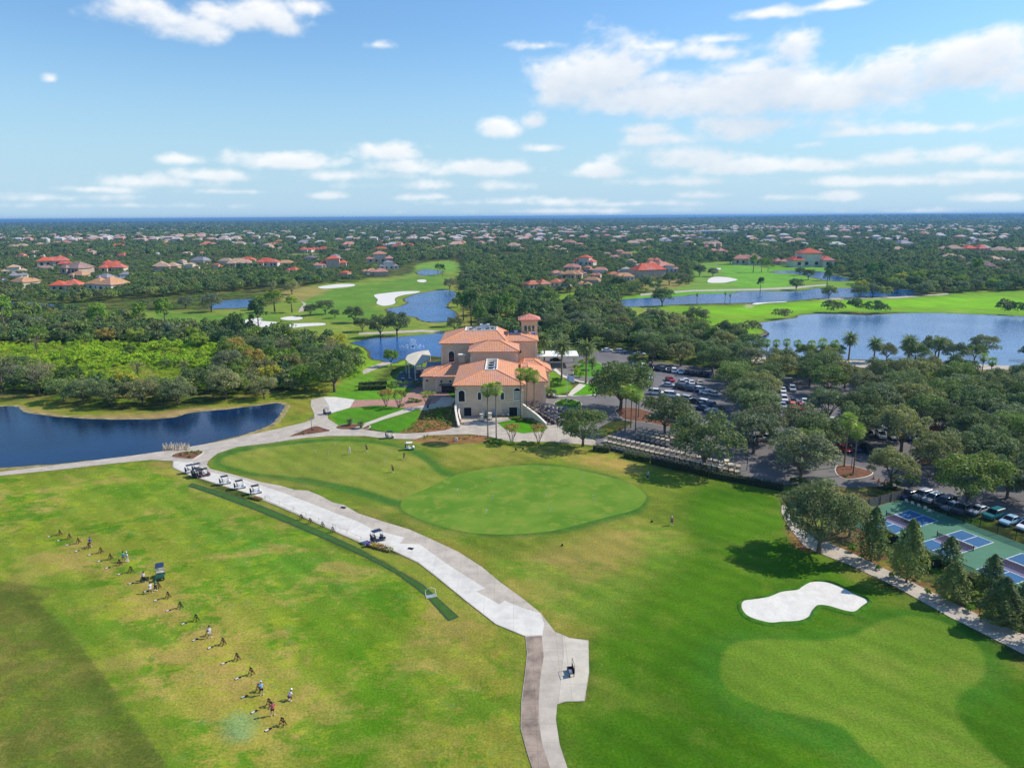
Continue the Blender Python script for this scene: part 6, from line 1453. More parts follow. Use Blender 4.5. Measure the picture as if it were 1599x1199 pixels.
CARP = {k: car_parts(k) for k in ('sedan', 'suv', 'pickup', 'van')}; WHL = wheel_mesh(.34, .24)
CC = {'white': (232, 232, 232), 'silver': (176, 180, 186), 'black': (24, 25, 28), 'dark blue': (34, 48, 84), 'grey': (92, 96, 102), 'red': (176, 30, 34), 'teal': (44, 110, 116), 'pale blue': (150, 184, 204), 'orange': (214, 96, 50), 'beige': (196, 186, 166)}
CARPROTO = {}
def car(px, py, heading, kind, cname, place, world=None):
    x, y = world or G(px, py)
    if kind not in CARPROTO:
        b, g, r, h, W_, hood, belt = CARP[kind]; e = empty('parked_car' if kind != 'pickup' else 'parked_pickup')
        link('body', b, e); link('window', g, e); link('roof', r, e)
        for sx in (-1, 1):
            for yy in (-h + .85, h - .95):
                w = link('wheel', WHL[0], e); w.location = (sx * (W_ - .08), yy, .34); link('rim', WHL[1], w)
            MB().box(-.18, .18, -.03, .06, -.07, .07).build('headlight', LAMPM, e).location = (sx * W_ * .62, -h + .08, hood - .22)
            MB().box(-.15, .15, -.06, .03, -.09, .09).build('tail_light', TAILM, e).location = (sx * W_ * .68, h - .04, belt - .25)
        CARPROTO[kind] = e; KIDS[e.name] = list(e.children)
    else: e = copy_tree(CARPROTO[kind])
    e.location = (x, y, .06); e.rotation_euler = (0, 0, heading); e.scale = (1.08,) * 3
    for c in e.children:
        if c.name.startswith(('body', 'roof')): c.color = lin(CC[cname]) + (1,)
    reg(e, cname + ' parked ' + {'sedan': 'saloon car', 'suv': 'tall car', 'pickup': 'pickup truck', 'van': 'minivan'}[kind], place, 'car', 'cars ' + place)
    return e
def hd(p, q):      # heading so that the nose (-y) points from p to q on the ground
    a = Vector(G(*p)); b = Vector(G(*q)); d = b - a; return math.atan2(d.y, d.x) + PI / 2
KS = ['sedan', 'suv', 'sedan', 'suv', 'suv', 'van']; CN = ['white', 'silver', 'black', 'grey', 'white', 'dark blue', 'white', 'beige', 'silver']
# by the courts: big and clear
row = [(1418,777,'sedan','dark blue'),(1440,778,'suv','silver'),(1457,783,'suv','white'),(1475,790,'van','grey'),(1486,795,'sedan','silver'),(1504,800,'suv','grey'),(1527,801,'sedan','silver'),(1552,808,'suv','teal'),(1577,817,'sedan','pale blue'),(1604,825,'sedan','white'),(1632,834,'suv','silver')]
for a, b, k, c in row: car(a, b, math.atan2(-uu.y, -uu.x) + PI / 2 + rnd.uniform(-.05, .05), k, c, 'in the row above the court fence')
# explicit cars seen through the trees
pl1 = 'in the sunny part of the car park'; H1 = hd((1000,600), (1012,628)); H0 = H1 + PI
for a, b, k, c, h in ((1024,616,'van','white',H1 + 1.3),(1048,620,'van','white',H1 + 1.3),(1014,591,'sedan','silver',0),(1046,595,'sedan','red',.2),(1044,604,'sedan','silver',H1+1.2),(1064,600,'suv','silver',H0),(1070,597,'sedan','white',H0),(1065,608,'suv','black',H1+.9),(1080,611,'suv','dark blue',H1+.9),(1079,600,'sedan','white',H0),(1092,600,'sedan','beige',H0),(1095,612,'suv','white',H1+.9),(1104,616,'sedan','white',H1+.9),(1115,618,'sedan','silver',H1+.9),(1068,625,'suv','silver',H0+.9),(1083,629,'sedan','black',H0+.9),(1095,631,'suv','white',H0+.9),(1096,640,'sedan','dark blue',H0+.9),(1105,635,'suv','dark blue',H0+.9),(1113,645,'sedan','silver',H0+.9),(1118,640,'sedan','black',H0+.9),
    (1027,654,'sedan','white',H1+1.2),(1036,651,'suv','silver',H1+1.2),(1061,660,'suv','silver',H1+1.2),(1068,656,'sedan','white',H1+1.2)):
    car(a, b, h, k, c, pl1)
pl2 = 'in the shaded row at the top of the car park'
for i in range(12): car(1005 + i * 9.2 + (i // 3), 575 + i * 1.25, hd((1000,575), (1004,595)) + PI, rnd.choice(KS), rnd.choice(['black', 'grey', 'silver', 'white', 'dark blue', 'black']), pl2)
pl3 = 'on the drive behind the white canopy'
for a, b, k, c in ((948,549,'sedan','white'),(969,551,'suv','silver'),(999,555,'sedan','white'),(1022,559,'sedan','black'),(868,564,'sedan','black')): car(a, b, PI / 2 + .03, k, c, pl3)
pl4 = 'in the gap among the oaks right of the car park'
H4 = hd((1210,630), (1216,645))
for a, b, k, c in ((1206,632,'suv','black'),(1203,638,'sedan','black'),(1222,636,'sedan','silver'),(1224,626,'suv','white'),(1238,638,'suv','orange'),(1238,630,'sedan','black'),(1252,640,'suv','red'),(1256,630,'sedan','white'),(1283,618,'suv','grey'),(1301,620,'suv','white'),(1284,663,'sedan','beige'),(1300,660,'sedan','white'),(1206,606,'sedan','silver'),(1222,612,'sedan','white'),(1237,610,'suv','silver')): car(a, b, H4, k, c, pl4)
pl5 = 'along the lane by the mulch island'
for a, b, k, c, h in ((1355,707,'suv','black',.1),(1333,703,'sedan','dark blue',.1),(1316,704,'sedan','red',.3),(1374,712,'sedan','teal',1.2),(1418,573,'sedan','dark blue',PI/2),(1504,683,'sedan','grey',.1),(1516,682,'suv','silver',.1),(1466,676,'suv','red',.2),(1490,681,'sedan','black',.2),(1530,684,'suv','white',.1),(1580,752,'suv','white',.3),(1565,748,'sedan','silver',.3),(1596,757,'suv','black',.3),(1545,745,'sedan','grey',.3),(1160,634,'sedan','white',H4),(1170,660,'sedan','silver',H4),(1380,668,'suv','white',H4),(1420,652,'sedan','silver',H4),(1340,650,'suv','grey',H4),(1560,700,'suv','white',.2),(1575,704,'sedan','dark blue',.2)):
    car(a, b, h, k, c, pl5 if a < 1400 and 690 < b < 730 else 'under the oaks of the car park')
for i in range(16):
    car(1280 + i * 19, 672 + i * 2.0 + rnd.uniform(-1, 1), H4, rnd.choice(KS), rnd.choice(CN), 'under the oaks of the car park')
for i in range(14):
    car(1140 + i * 11, 690 - i * 1.0, H4 + PI, rnd.choice(KS), rnd.choice(CN), 'under the oaks of the car park')
# ------------------------------------------------------------------ golf carts
CREAM = mat('cart_roof', (232, 220, 200), .45, .4, .04, 1, objcol=True); SEATM = mat('seat_vinyl', (206, 196, 176), .6, .3, .06, 2, objcol=True); BAGM = mat('bag_nylon', (60, 34, 60), .7, .2, .2, 3, objcol=True)
def cart_proto(bags):
    e = empty('golf_cart')
    b = MB(); b.profile([(-1.18, .32), (-1.2, .55), (-1.0, .78), (-.72, .86), (-.62, .40), (.25, .40), (.30, .62), (1.0, .66), (1.12, .5), (1.12, .30)], -.56, .56); b.build('body', PAINTM, e, bevel=.02)
    MB().box(-.5, .5, -.62, .25, .33, .39).build('floor', DARK, e)
    s_ = MB(); s_.box(-.52, .52, -.02, .46, .64, .80); s_.build('seat', SEATM, e, bevel=.03); s_ = MB(); s_.box(-.52, .52, .44, .56, .84, 1.2); s_.build('backrest', SEATM, e, bevel=.03)
    MB().box(-.56, .56, -.66, .92, 1.80, 1.88).build('roof', CREAM, e, bevel=.03)
    f = MB()
    for sx in (-.52, .52): f.tube((sx, -.74, .82), (sx, -.60, 1.80), .022, .022, 5); f.tube((sx, .52, .62), (sx, .80, 1.80), .022, .022, 5)
    f.build('roof_frame', BLK, e)
    MB().add([(-.5, -.74, .86), (.5, -.74, .86), (.5, -.62, 1.72), (-.5, -.62, 1.72)], [(0, 1, 2, 3)]).build('windscreen', mat('clear_screen', (150, 170, 180), .1, .5, .02, alpha=None) if False else WSCR, e)
    st = MB(); st.tube((-.25, -.66, .8), (-.25, -.36, 1.05), .02, .02, 5); n = 10
    for i in range(n): st.tube((-.25 + .17 * math.cos(2 * PI * i / n), -.36 + .10 * math.sin(2 * PI * i / n), 1.05 + .13 * math.sin(2 * PI * i / n)), (-.25 + .17 * math.cos(2 * PI * (i + 1) / n), -.36 + .10 * math.sin(2 * PI * (i + 1) / n), 1.05 + .13 * math.sin(2 * PI * (i + 1) / n)), .015, .015, 4, False)
    st.build('steering_wheel', BLK, e)
    for sx in (-1, 1):
        for yy in (-.88, .74): w = link('wheel', CWH[0], e); w.location = (sx * .48, yy, .23); link('rim', CWH[1], w)
    MB().box(-.5, .5, .98, 1.2, .42, .5).build('bag_tray', BLK, e)
    if bags:
        for sx in (-.26, .26):
            bg = MB().tube((sx, 1.05, .5), (sx, 1.12, 1.25), .12, .14, 8).build('golf_bag', BAGM, e); c = MB()
            for k in range(6): c.tube((sx + .07 * math.cos(k), 1.12 + .07 * math.sin(k), 1.2), (sx + .1 * math.cos(k), 1.14 + .09 * math.sin(k), 1.46 + .03 * k), .014, .022, 4)
            c.build('club', RIM, bg)
    KIDS[e.name] = list(e.children); return e
WSCR = bpy.data.materials.new('windscreen_clear'); t = NT(WSCR); tr = t.n('ShaderNodeBsdfTransparent'); gl = t.n('ShaderNodeBsdfGlossy', inp={'Roughness': .08}); mx_ = t.n('ShaderNodeMixShader', inp={0: .22, 1: tr.outputs[0], 2: gl.outputs[0]}); t.n('ShaderNodeOutputMaterial', inp={0: mx_.outputs[0]})
CWH = wheel_mesh(.23, .2)
CP_ = [cart_proto(False), cart_proto(True)]; used = [False, False]
def cart(px, py, rz, place, desc, bags=0, body=(226, 222, 212), roof=(228, 212, 188), seat=(206, 196, 176), bag=(60, 34, 60), sc=1.0, group=None):
    x, y = G(px, py)
    if not used[bags]: e = CP_[bags]; used[bags] = True
    else: e = copy_tree(CP_[bags])
    e.location = (x, y, .1); e.rotation_euler = (0, 0, rz); e.scale = (sc, sc, sc)
    for c in e.children:
        n = c.name.split('.')[0]
        if n == 'body': c.color = lin(body) + (1,)
        elif n == 'roof': c.color = lin(roof) + (1,)
        elif n in ('seat', 'backrest'): c.color = lin(seat) + (1,)
        elif n == 'golf_bag': c.color = lin(bag) + (1,)
    reg(e, desc, place, 'golf cart', group or ('golf carts ' + place)); return e
WHT = (236, 236, 234); NVY = (36, 42, 74); BLKC = (34, 34, 38); BRG = (110, 36, 60)
pth = 'parked on the white lane of the cart path'
cart(298,738, 2.3, pth, 'white golf cart with dark roof and bags', 1, WHT, NVY); cart(309,736, 2.3, pth, 'pale golf cart with navy roof and bags', 1, WHT, NVY)
cart(308,743, 2.3, pth, 'dark golf cart with black roof', 1, BLKC, BLKC); cart(320,744, 2.2, pth, 'burgundy and black golf cart', 1, BRG, BLKC, bag=BRG)
cart(313,745, 2.2, pth, 'navy golf cart with bags', 1, NVY, BLKC)
cart(352,756, 2.15, pth, 'white golf cart with black roof in the line of three', 1, WHT, BLKC, group='three matching white carts'); cart(375,763, 2.15, pth, 'white golf cart with black roof in the line of three', 1, WHT, BLKC, group='three matching white carts'); cart(400,771, 2.15, pth, 'white golf cart with black roof in the line of three', 1, WHT, BLKC, group='three matching white carts')
cart(590,845, 2.2, 'on the white lane beside the flower pot', 'lone blue-black golf cart with bags', 1, NVY, NVY, bag=(70, 50, 90), sc=1.12)
cart(251,902, .4, 'on the practice range behind the golfers', 'dark green utility cart with navy roof', 0, (40, 84, 72), (40, 52, 84), (210, 205, 190), sc=1.15)
cart(640,702, 1.7, 'on the grass above the practice green', 'white golf cart with white roof', 1, WHT, WHT); cart(609,684, 1.6, 'on the path above the practice green', 'beige golf cart with black roof', 1, (200, 190, 170), BLKC)
cart(511,647, 1.2, 'on the pale apron at the path junction', 'dark golf cart with grey roof and bags', 1, NVY, (150, 150, 156))
cart(754,651, .1, 'in the garage court', 'cream-roofed cart at the front of the pair', 0, (210, 198, 176)); cart(752,657, .1, 'in the garage court', 'cream-roofed cart behind the front pair', 0, (210, 198, 176))
cart(762,650, .1, 'in the garage court', 'cream-roofed cart nearest the steel door', 0, (210, 198, 176)); cart(765,655, .1, 'in the garage court', 'cream-roofed cart on the right of the cluster', 0, (210, 198, 176))
cart(738,648, 1.5, 'in the garage court', 'dark utility cart beside the left garage door', 0, (50, 54, 60), BLKC); cart(789,650, 1.5, 'in the garage court', 'small pale cart beside the right garage door', 0, (190, 190, 190), (180, 180, 180))
# the crowd right of the ramp wall
k_ = 0
for j, (x0, y0, x1, y1, n) in enumerate(((826,637,866,662,9),(834,633,872,655,8),(853,640,884,645,6),(858,647,886,652,5))):
    for i in range(n):
        f = i / (n - 1); cart(x0 + (x1 - x0) * f, y0 + (y1 - y0) * f, 2.4 + .1 * j if j < 2 else 1.1, 'in the crowd of carts right of the ramp wall', rnd.choice(['black-roofed golf cart', 'navy-roofed golf cart']) if (i + j) % 3 else 'maroon golf cart', 1, rnd.choice([WHT, BLKC, NVY, (120, 120, 126)]) if (i + j) % 3 else BRG, rnd.choice([BLKC, NVY, (70, 70, 80)]), bag=rnd.choice([BRG, NVY, BLKC, (150, 150, 160)]))
cart(859,621, .9, 'on the drive left of the flagpole', 'dark golf cart with black roof', 1, BLKC, BLKC); cart(866,621, .9, 'on the drive left of the flagpole', 'grey golf cart with black roof', 1, (120, 120, 126), BLKC); cart(840,626, 1.2, 'at the top of the ramp wall', 'pale blue-grey golf cart', 1, (150, 160, 176), (80, 90, 110))
# the fleet: two long rows and a block
def fleet(p0, p1, n, desc, place, rz):
    a = Vector(G(*p0)); b = Vector(G(*p1))
    for i in range(n):
        q = a.lerp(b, i / (n - 1)); px, py = proj(q.x, q.y, 0); cart(float(px), float(py), rz + rnd.uniform(-.04, .04), place, desc, 0, (150, 142, 128), (190, 174, 150) if rnd.random() < .7 else (170, 152, 130), (150, 140, 124), sc=.9)
FH = hd((950,690), (940,700)) + .2
fleet((945,698), (1150,747), 27, 'cream golf cart in the front fleet row', 'along the hedge', FH)
fleet((952,691), (1152,738), 26, 'cream golf cart in the second fleet row', 'along the hedge', FH)
fleet((996,686), (1042,697), 7, 'cream golf cart in the near row of the fleet block', 'behind the long rows', FH); fleet((1000,682), (1050,693), 7, 'cream golf cart in the middle row of the fleet block', 'behind the long rows', FH); fleet((1006,678), (1062,690), 7, 'cream golf cart in the far row of the fleet block', 'behind the long rows', FH)
for a, b in ((1126,738),(1140,737),(1134,731)): cart(a, b, FH, 'at the right end of the hedge', 'cream-roofed golf cart', 0, (176, 60, 52) if a == 1140 else (214, 206, 190))

# ================================================================== people
SKIN = mat('skin', (196, 146, 118), .6, .3, .05, 3); 
def skin_mesh(name, joints, edges, m, sub=1):
    """one continuous surface grown on a skeleton: joints = {key: (co, radius)}"""
    keys = list(joints); me = bpy.data.meshes.new(name); me.from_pydata([joints[k][0] for k in keys], [(keys.index(a), keys.index(b)) for a, b in edges], [])
    o = bpy.data.objects.new(name, me); COL.objects.link(o)
    o.modifiers.new('s', 'SKIN'); sv = me.skin_vertices[0].data
    for i, k in enumerate(keys):
        r = joints[k][1]; sv[i].radius = r if isinstance(r, tuple) else (r, r)
    sv[0].use_root = True
    md = o.modifiers.new('b', 'SUBSURF'); md.levels = sub; md.render_levels = sub
    dg = bpy.context.evaluated_depsgraph_get(); ev = o.evaluated_get(dg); nm = bpy.data.meshes.new_from_object(ev, depsgraph=dg)
    bpy.data.objects.remove(o); nm.name = name; nm.materials.clear(); nm.materials.append(m)
    for p in nm.polygons: p.use_smooth = True
    return nm
def person_meshes(pose):
    lean = {'stand': .03, 'address': .32, 'backswing': .22, 'finish': -.05, 'crouch': .6, 'walk': .06}[pose]
    hz_ = .93 if pose != 'crouch' else .62
    hip_ = Vector((0, 0, hz_)); up = Vector((0, -math.sin(lean), math.cos(lean))); ch = hip_ + up * .42; nk = hip_ + up * .56; hd_ = nk + Vector((0, -math.sin(lean * 1.1) * .18, math.cos(lean * 1.1) * .18))
    sp = .14 if pose != 'walk' else .10
    foot = {-1: Vector((-sp - .05, 0, .07)), 1: Vector((sp + .05, 0, .07))}
    if pose == 'walk': foot = {-1: Vector((-.1, -.3, .07)), 1: Vector((.1, .3, .09))}
    kn = {s_: Vector((s_ * (sp + .02), -.06 if pose != 'crouch' else -.28, .49 if pose != 'crouch' else .42)) for s_ in (-1, 1)}
    if pose == 'walk': kn = {-1: Vector((-.1, -.2, .5)), 1: Vector((.1, .08, .5))}
    sh = {s_: ch + Vector((s_ * .19, 0, .03)) for s_ in (-1, 1)}
    if pose == 'stand' or pose == 'walk': hnd = {s_: Vector((s_ * .27, -.06 - .12 * s_ * (pose == 'walk'), .82)) for s_ in (-1, 1)}; el_ = {s_: Vector((s_ * .27, .02, 1.1)) for s_ in (-1, 1)}
    elif pose in ('address', 'crouch'): hnd = {-1: Vector((-.03, ch.y - .32, ch.z - .52)), 1: Vector((.05, ch.y - .30, ch.z - .56))}; el_ = {s_: Vector((s_ * .20, ch.y - .15, ch.z - .27)) for s_ in (-1, 1)}
    elif pose == 'backswing': hnd = {-1: Vector((.42, ch.y + .02, ch.z + .34)), 1: Vector((.46, ch.y + .06, ch.z + .30))}; el_ = {-1: Vector((.12, ch.y - .22, ch.z + .08)), 1: Vector((.42, ch.y + .02, ch.z - .02))}
    else: hnd = {-1: Vector((-.32, .02, ch.z + .30)), 1: Vector((-.30, -.04, ch.z + .36))}; el_ = {-1: Vector((-.42, .0, ch.z + .02)), 1: Vector((-.12, -.24, ch.z + .14))}
    J = {'pelvis': (tuple(hip_), (.15, .11)), 'waist': (tuple(hip_ + up * .2), (.13, .095)), 'chest': (tuple(ch), (.16, .11)), 'neck': (tuple(nk), .055), 'chin': (tuple(hd_ + Vector((0, -.02, -.06))), (.075, .085)), 'head': (tuple(hd_ + Vector((0, -.01, .04))), (.085, .10)), 'crown': (tuple(hd_ + Vector((0, .01, .12))), (.06, .07))}
    E = [('pelvis', 'waist'), ('waist', 'chest'), ('chest', 'neck'), ('neck', 'chin'), ('chin', 'head'), ('head', 'crown')]
    for s_, n in ((-1, 'l'), (1, 'r')):
        J.update({n + 'hip': (tuple(hip_ + Vector((s_ * .1, 0, -.06))), .095), n + 'knee': (tuple(kn[s_]), .062), n + 'ankle': (tuple(foot[s_] + Vector((0, .02, .04))), .042), n + 'toe': (tuple(foot[s_] + Vector((s_ * .02, -.2, -.03))), .035),
                  n + 'sho': (tuple(sh[s_]), .06), n + 'elb': (tuple(el_[s_]), .043), n + 'wri': (tuple(hnd[s_]), .03)})
        E += [('pelvis', n + 'hip'), (n + 'hip', n + 'knee'), (n + 'knee', n + 'ankle'), (n + 'ankle', n + 'toe'), ('chest', n + 'sho'), (n + 'sho', n + 'elb'), (n + 'elb', n + 'wri')]
        d = (hnd[s_] - el_[s_]).normalized(); sd = Vector((s_, 0, 0)) if abs(d.x) < .8 else Vector((0, -1, 0)); pal = hnd[s_] + d * .06
        J[n + 'palm'] = (tuple(pal), (.035, .022)); E.append((n + 'wri', n + 'palm'))
        side = d.cross(Vector((0, 1, 0))).normalized() if abs(d.y) < .9 else Vector((1, 0, 0))
        for q in range(4):
            o_ = side * (.027 - q * .018); L_ = (.075, .085, .08, .062)[q]
            k1, k2 = pal + d * L_ * .55 + o_, pal + d * L_ + o_ * 1.1 + Vector((0, -.018, -.012)); J[f'{n}f{q}a'] = (tuple(k1), .009); J[f'{n}f{q}b'] = (tuple(k2), .008); E += [(n + 'palm', f'{n}f{q}a'), (f'{n}f{q}a', f'{n}f{q}b')]
        th = pal - d * .02 + side * .045; J[n + 'tha'] = (tuple(th), .010); J[n + 'thb'] = (tuple(th + d * .04 + side * .01), .009); E += [(n + 'palm', n + 'tha'), (n + 'tha', n + 'thb')]
    body = skin_mesh('body', J, E, SKIN)
    f = 1.18
    sj = {'w': (J['pelvis'][0], (.172, .13)), 'm': (J['waist'][0], (.155, .118)), 'c': (J['chest'][0], (.188, .132)), 'n': (tuple(ch.lerp(nk, .62)), .075)}
    se = [('w', 'm'), ('m', 'c'), ('c', 'n')]
    for s_, n in ((-1, 'l'), (1, 'r')): sj[n + 's'] = (J[n + 'sho'][0], .08); sj[n + 'e'] = (tuple(sh[s_].lerp(el_[s_], .75)), .066); se += [('c', n + 's'), (n + 's', n + 'e')]
    shirt = skin_mesh('shirt', sj, se, CLOTH)
    tj = {'p': (tuple(hip_ + up * .03), (.165, .125))}; te = []
    for s_, n in ((-1, 'l'), (1, 'r')):
        tj[n + 'h'] = (J[n + 'hip'][0], .112); tj[n + 'k'] = (J[n + 'knee'][0], .082); tj[n + 'a'] = (tuple(kn[s_].lerp(foot[s_], .82)), .062); te += [('p', n + 'h'), (n + 'h', n + 'k'), (n + 'k', n + 'a')]
    trousers = skin_mesh('trousers', tj, te, CLOTH)
    shj = {k: v for k, v in tj.items() if k[-1] != 'a'}; 
    for n in 'lr': shj[n + 'k'] = (tuple(Vector(tj[n + 'h'][0]).lerp(Vector(tj[n + 'k'][0]), .75)), .095)
    shorts = skin_mesh('shorts', shj, [e for e in te if e[1][-1] != 'a'], CLOTH)
    hat = MB(); c = hd_ + Vector((0, 0, .10)); hat.lathe([(.115, -.02), (.118, .03), (.09, .09), (.03, .115), (0, .118)], tuple(c), 12); hat.lathe([(0, -.015), (.115, -.02), (.115, -.005), (0, .0)], tuple(c), 12)
    hat.add([(c.x - .09, c.y - .09, c.z - .012), (c.x + .09, c.y - .09, c.z - .012), (c.x + .06, c.y - .2, c.z - .03), (c.x - .06, c.y - .2, c.z - .03)], [(0, 1, 2, 3)])
    face = MB()
    for s_ in (-1, 1): face.lathe([(0, -.012), (.012, 0), (0, .012)], tuple(hd_ + Vector((s_ * .033, -.105, .045))), 6)
    nose = MB().add([tuple(hd_ + Vector(v)) for v in ((-.014, -.10, .0), (.014, -.10, .0), (0, -.135, -.002), (0, -.10, .045))], [(0, 1, 2), (0, 2, 3), (1, 3, 2)])
    mouth = MB().box(-.025, .025, -.008, .004, -.004, .004).xform(Matrix.Translation(hd_ + Vector((0, -.095, -.045))))
    hair = MB().lathe([(.105, -.05), (.112, .02), (.10, .08), (.05, .135), (0, .15)], tuple(hd_ + Vector((0, .02, .03))), 12)
    shoes = MB()
    for s_ in (-1, 1): shoes.tube(tuple(foot[s_] + Vector((0, .07, -.02))), tuple(foot[s_] + Vector((s_ * .02, -.2, -.03))), .055, .042, 7)
    return dict(body=body, shirt=shirt, trousers=trousers, shorts=shorts, hat=hat.mesh('hat', CLOTH, True), eyes=face.mesh('eyes', DARK), nose=nose.mesh('nose', SKIN), mouth=mouth.mesh('mouth', mat('lips', (150, 80, 76), .6)), hair=hair.mesh('hair', mat('hair', (70, 50, 36), .8), True), shoes=shoes.mesh('shoes', CLOTH, True)), (hnd[-1] + hnd[1]) / 2
CLOTH = mat('cloth', (200, 200, 200), .85, .1, .08, 4, objcol=True)
PMS = {}
def person(px, py, rz, pose, top, bottom, label, shorts=False, hat=(236, 236, 236), club='down', sc=1.02, clublabel=None):
    if pose not in PMS: PMS[pose] = person_meshes(pose)
    M_, hand = PMS[pose]; x, y = G(px, py); e = empty('person', (x, y, .03), rz, sc)
    for k in ('body', 'shirt', 'shorts' if shorts else 'trousers', 'hair', 'shoes') + (('hat',) if hat else ()):
        o = link(k, M_[k], e); o.color = lin({'shirt': top, 'trousers': bottom, 'shorts': bottom, 'hat': hat or top, 'shoes': (236, 236, 236)}.get(k, (200, 200, 200))) + (1,)
        if k == 'body':
            for q in ('eyes', 'nose', 'mouth'): link(q, M_[q], o)
    tag(e, label, 'person')
    if club:
        if club not in CLUBS:
            end = {'down': Vector((.05, -.75, .06)), 'back': Vector((1.0, .3, 1.9)), 'finish': Vector((.3, .5, 1.25))}[club]
            CLUBS[club] = (MB().tube(tuple(hand), tuple(end), .013, .010, 6).mesh('shaft', RIM), MB().box(-.03, .09, -.03, .03, -.03, .05).xform(Matrix.Translation(end)).mesh('clubhead', BLK))
        g = empty('golf_club', (x, y, .03), rz, sc)
        for nm, me in zip(('shaft', 'clubhead'), CLUBS[club]): link(nm, me, g)
        tag(g, clublabel or ('thin golf club held by the ' + label.split(' ', 1)[1] if len(label.split()) <= 10 else 'thin golf club held by the ' + ' '.join(label.split()[1:9])), 'golf club')
    return e
CLUBS = {}
RB = -.55
person(426,1117, PI + .3, 'finish', (232, 48, 120), (40, 40, 48), 'golfer in bright pink top and black shorts swinging on the range', True, (60, 40, 30), 'finish')
person(409,1085, PI + .2, 'backswing', (140, 190, 232), (40, 40, 50), 'golfer in light blue shirt swinging beside a bag stand', True, (200, 220, 240), 'back')
person(452,1094, 2.6, 'crouch', (228, 214, 236), (96, 50, 80), 'stooping golfer in white cap and lilac top apart from the line', False, (245, 245, 245), None)
person(328,996, PI + .2, 'backswing', (232, 228, 230), (226, 224, 220), 'golfer dressed in white in the middle of the range line', True, (30, 30, 36), 'back')
person(225,909, PI, 'backswing', (240, 240, 240), (40, 40, 44), 'golfer in white shirt and dark trousers in front of the green cart', False, (40, 40, 44), 'back')
person(236,926, PI + .6, 'address', (214, 214, 226), (226, 226, 230), 'bending golfer in pale shirt and white shorts below the green cart', True, (60, 70, 110), 'down')
person(243,922, PI - .3, 'address', (60, 140, 112), (40, 40, 48), 'golfer in green shirt bending beside the one in pale clothes', False, (40, 90, 80), None)
person(193,877, PI + .2, 'address', (60, 160, 170), (196, 160, 110), 'golfer in teal shirt on the upper range', True, (30, 40, 44), 'down')
person(199,877, PI - .4, 'stand', (236, 236, 240), (226, 220, 210), 'standing figure in white beside the golfer in teal', False, (240, 240, 240), None)
person(141,854, PI, 'address', (50, 80, 170), (120, 70, 40), 'golfer in royal blue shirt near the top of the range line', True, (60, 80, 140), 'down')
person(546,709, .4, 'address', (214, 218, 226), (226, 224, 220), 'golfer in pale clothes putting at the left of the practice green', False, (240, 240, 240), 'down')
person(573,704, -.6, 'address', (30, 30, 34), (40, 40, 46), 'golfer in black putting at the top of the practice green', False, (30, 30, 34), 'down')
person(631,717, .5, 'address', (26, 36, 30), (36, 40, 40), 'golfer in dark clothes near the white cart on the green', False, (30, 30, 34), 'down')
person(614,737, -.8, 'address', (28, 28, 34), (32, 32, 38), 'golfer in black bending over a putt lowest on the green', False, (30, 30, 34), 'down')
person(1011,748, .6, 'address', (160, 190, 226), (60, 64, 76), 'golfer in light blue shirt at the edge of the tree shadow', False, (236, 236, 236), 'down')
person(1049,820, -.4, 'stand', (176, 110, 100), (40, 44, 84), 'figure in dusty red top and navy shorts right of the green', True, (240, 220, 216), None)

# ================================================================== range furniture
BRN = mat('dark_brown_wood', (72, 50, 38), .8, .2, .2, 4); TRAY = mat('ball_tray', (225, 225, 222), .6, .2, .05)
def bagstand_proto():
    e = empty('bag_stand'); f = MB()
    for sx in (-.42, .42): f.tube((sx, -.42, 0), (sx * .75, 0, 1.15), .055, .045, 6); f.tube((sx, .42, 0), (sx * .75, 0, 1.15), .055, .045, 6); f.tube((sx * .92, -.32, .3), (sx * .92, .32, .3), .04, .04, 6)
    f.tube((-.33, 0, 1.15), (.33, 0, 1.15), .06, .06, 6); f.tube((-.4, .3, .3), (.4, .3, .3), .04, .04, 6); f.build('frame', BRN, e)
    MB().box(-.36, .36, -.12, .12, .72, .80).build('shelf', BRN, e); MB().box(-.30, .30, -.03, .03, 1.16, 1.38).build('bay_sign', BLK, e)
    KIDS[e.name] = list(e.children); return e
def tray_proto():
    e = empty('ball_tray'); MB().box(-.75, .75, -.28, .28, 0, .05).build('mat', BLK, e, bevel=.01); q = MB(); q.box(-.62, .05, -.17, .17, .052, .12); q.build('tray', TRAY, e); bl = MB()
    for i in range(9): bl.lathe([(0, -.05), (.05, 0), (0, .05)], (-.54 + .066 * i, .08 * ((i % 3) - 1), .16), 7)
    bl.build('balls', WHITEM, e); KIDS[e.name] = list(e.children); return e
BS = bagstand_proto(); TP = tray_proto(); fst = True
ST = [(94,835,0),(109,841,0),(123,848,0),(139,856,1),(158,863,0),(173,873,0),(187,882,1),(205,893,0),(224,906,1),(248,918,1),(263,933,0),(282,949,0),(307,969,0),(326,992,1),(349,1006,0),(371,1030,0),(393,1053,0),(405,1079,1),(421,1102,1),(442,1132,0)]
for i, (a, b, occ) in enumerate(ST):
    x, y = G(a, b)
    s1 = BS if fst else copy_tree(BS); s2 = TP if fst else copy_tree(TP); fst = False
    s1.location = (x, y, .02); s1.rotation_euler = (0, 0, RB + rnd.uniform(-.1, .1)); s1.scale = (.76,) * 3; s2.scale = (.58,) * 3
    s2.location = (x - 1.5, y - .75 - (.3 if occ else 0), .02); s2.rotation_euler = (0, 0, -RB + rnd.uniform(-.08, .08) + .25)
    reg(s1, 'dark wooden bag stand', 'in the long range line', 'bag stand', 'bag stands on the range'); reg(s2, 'black mat with white ball tray', 'in the long range line', 'ball tray', 'ball trays on the range')
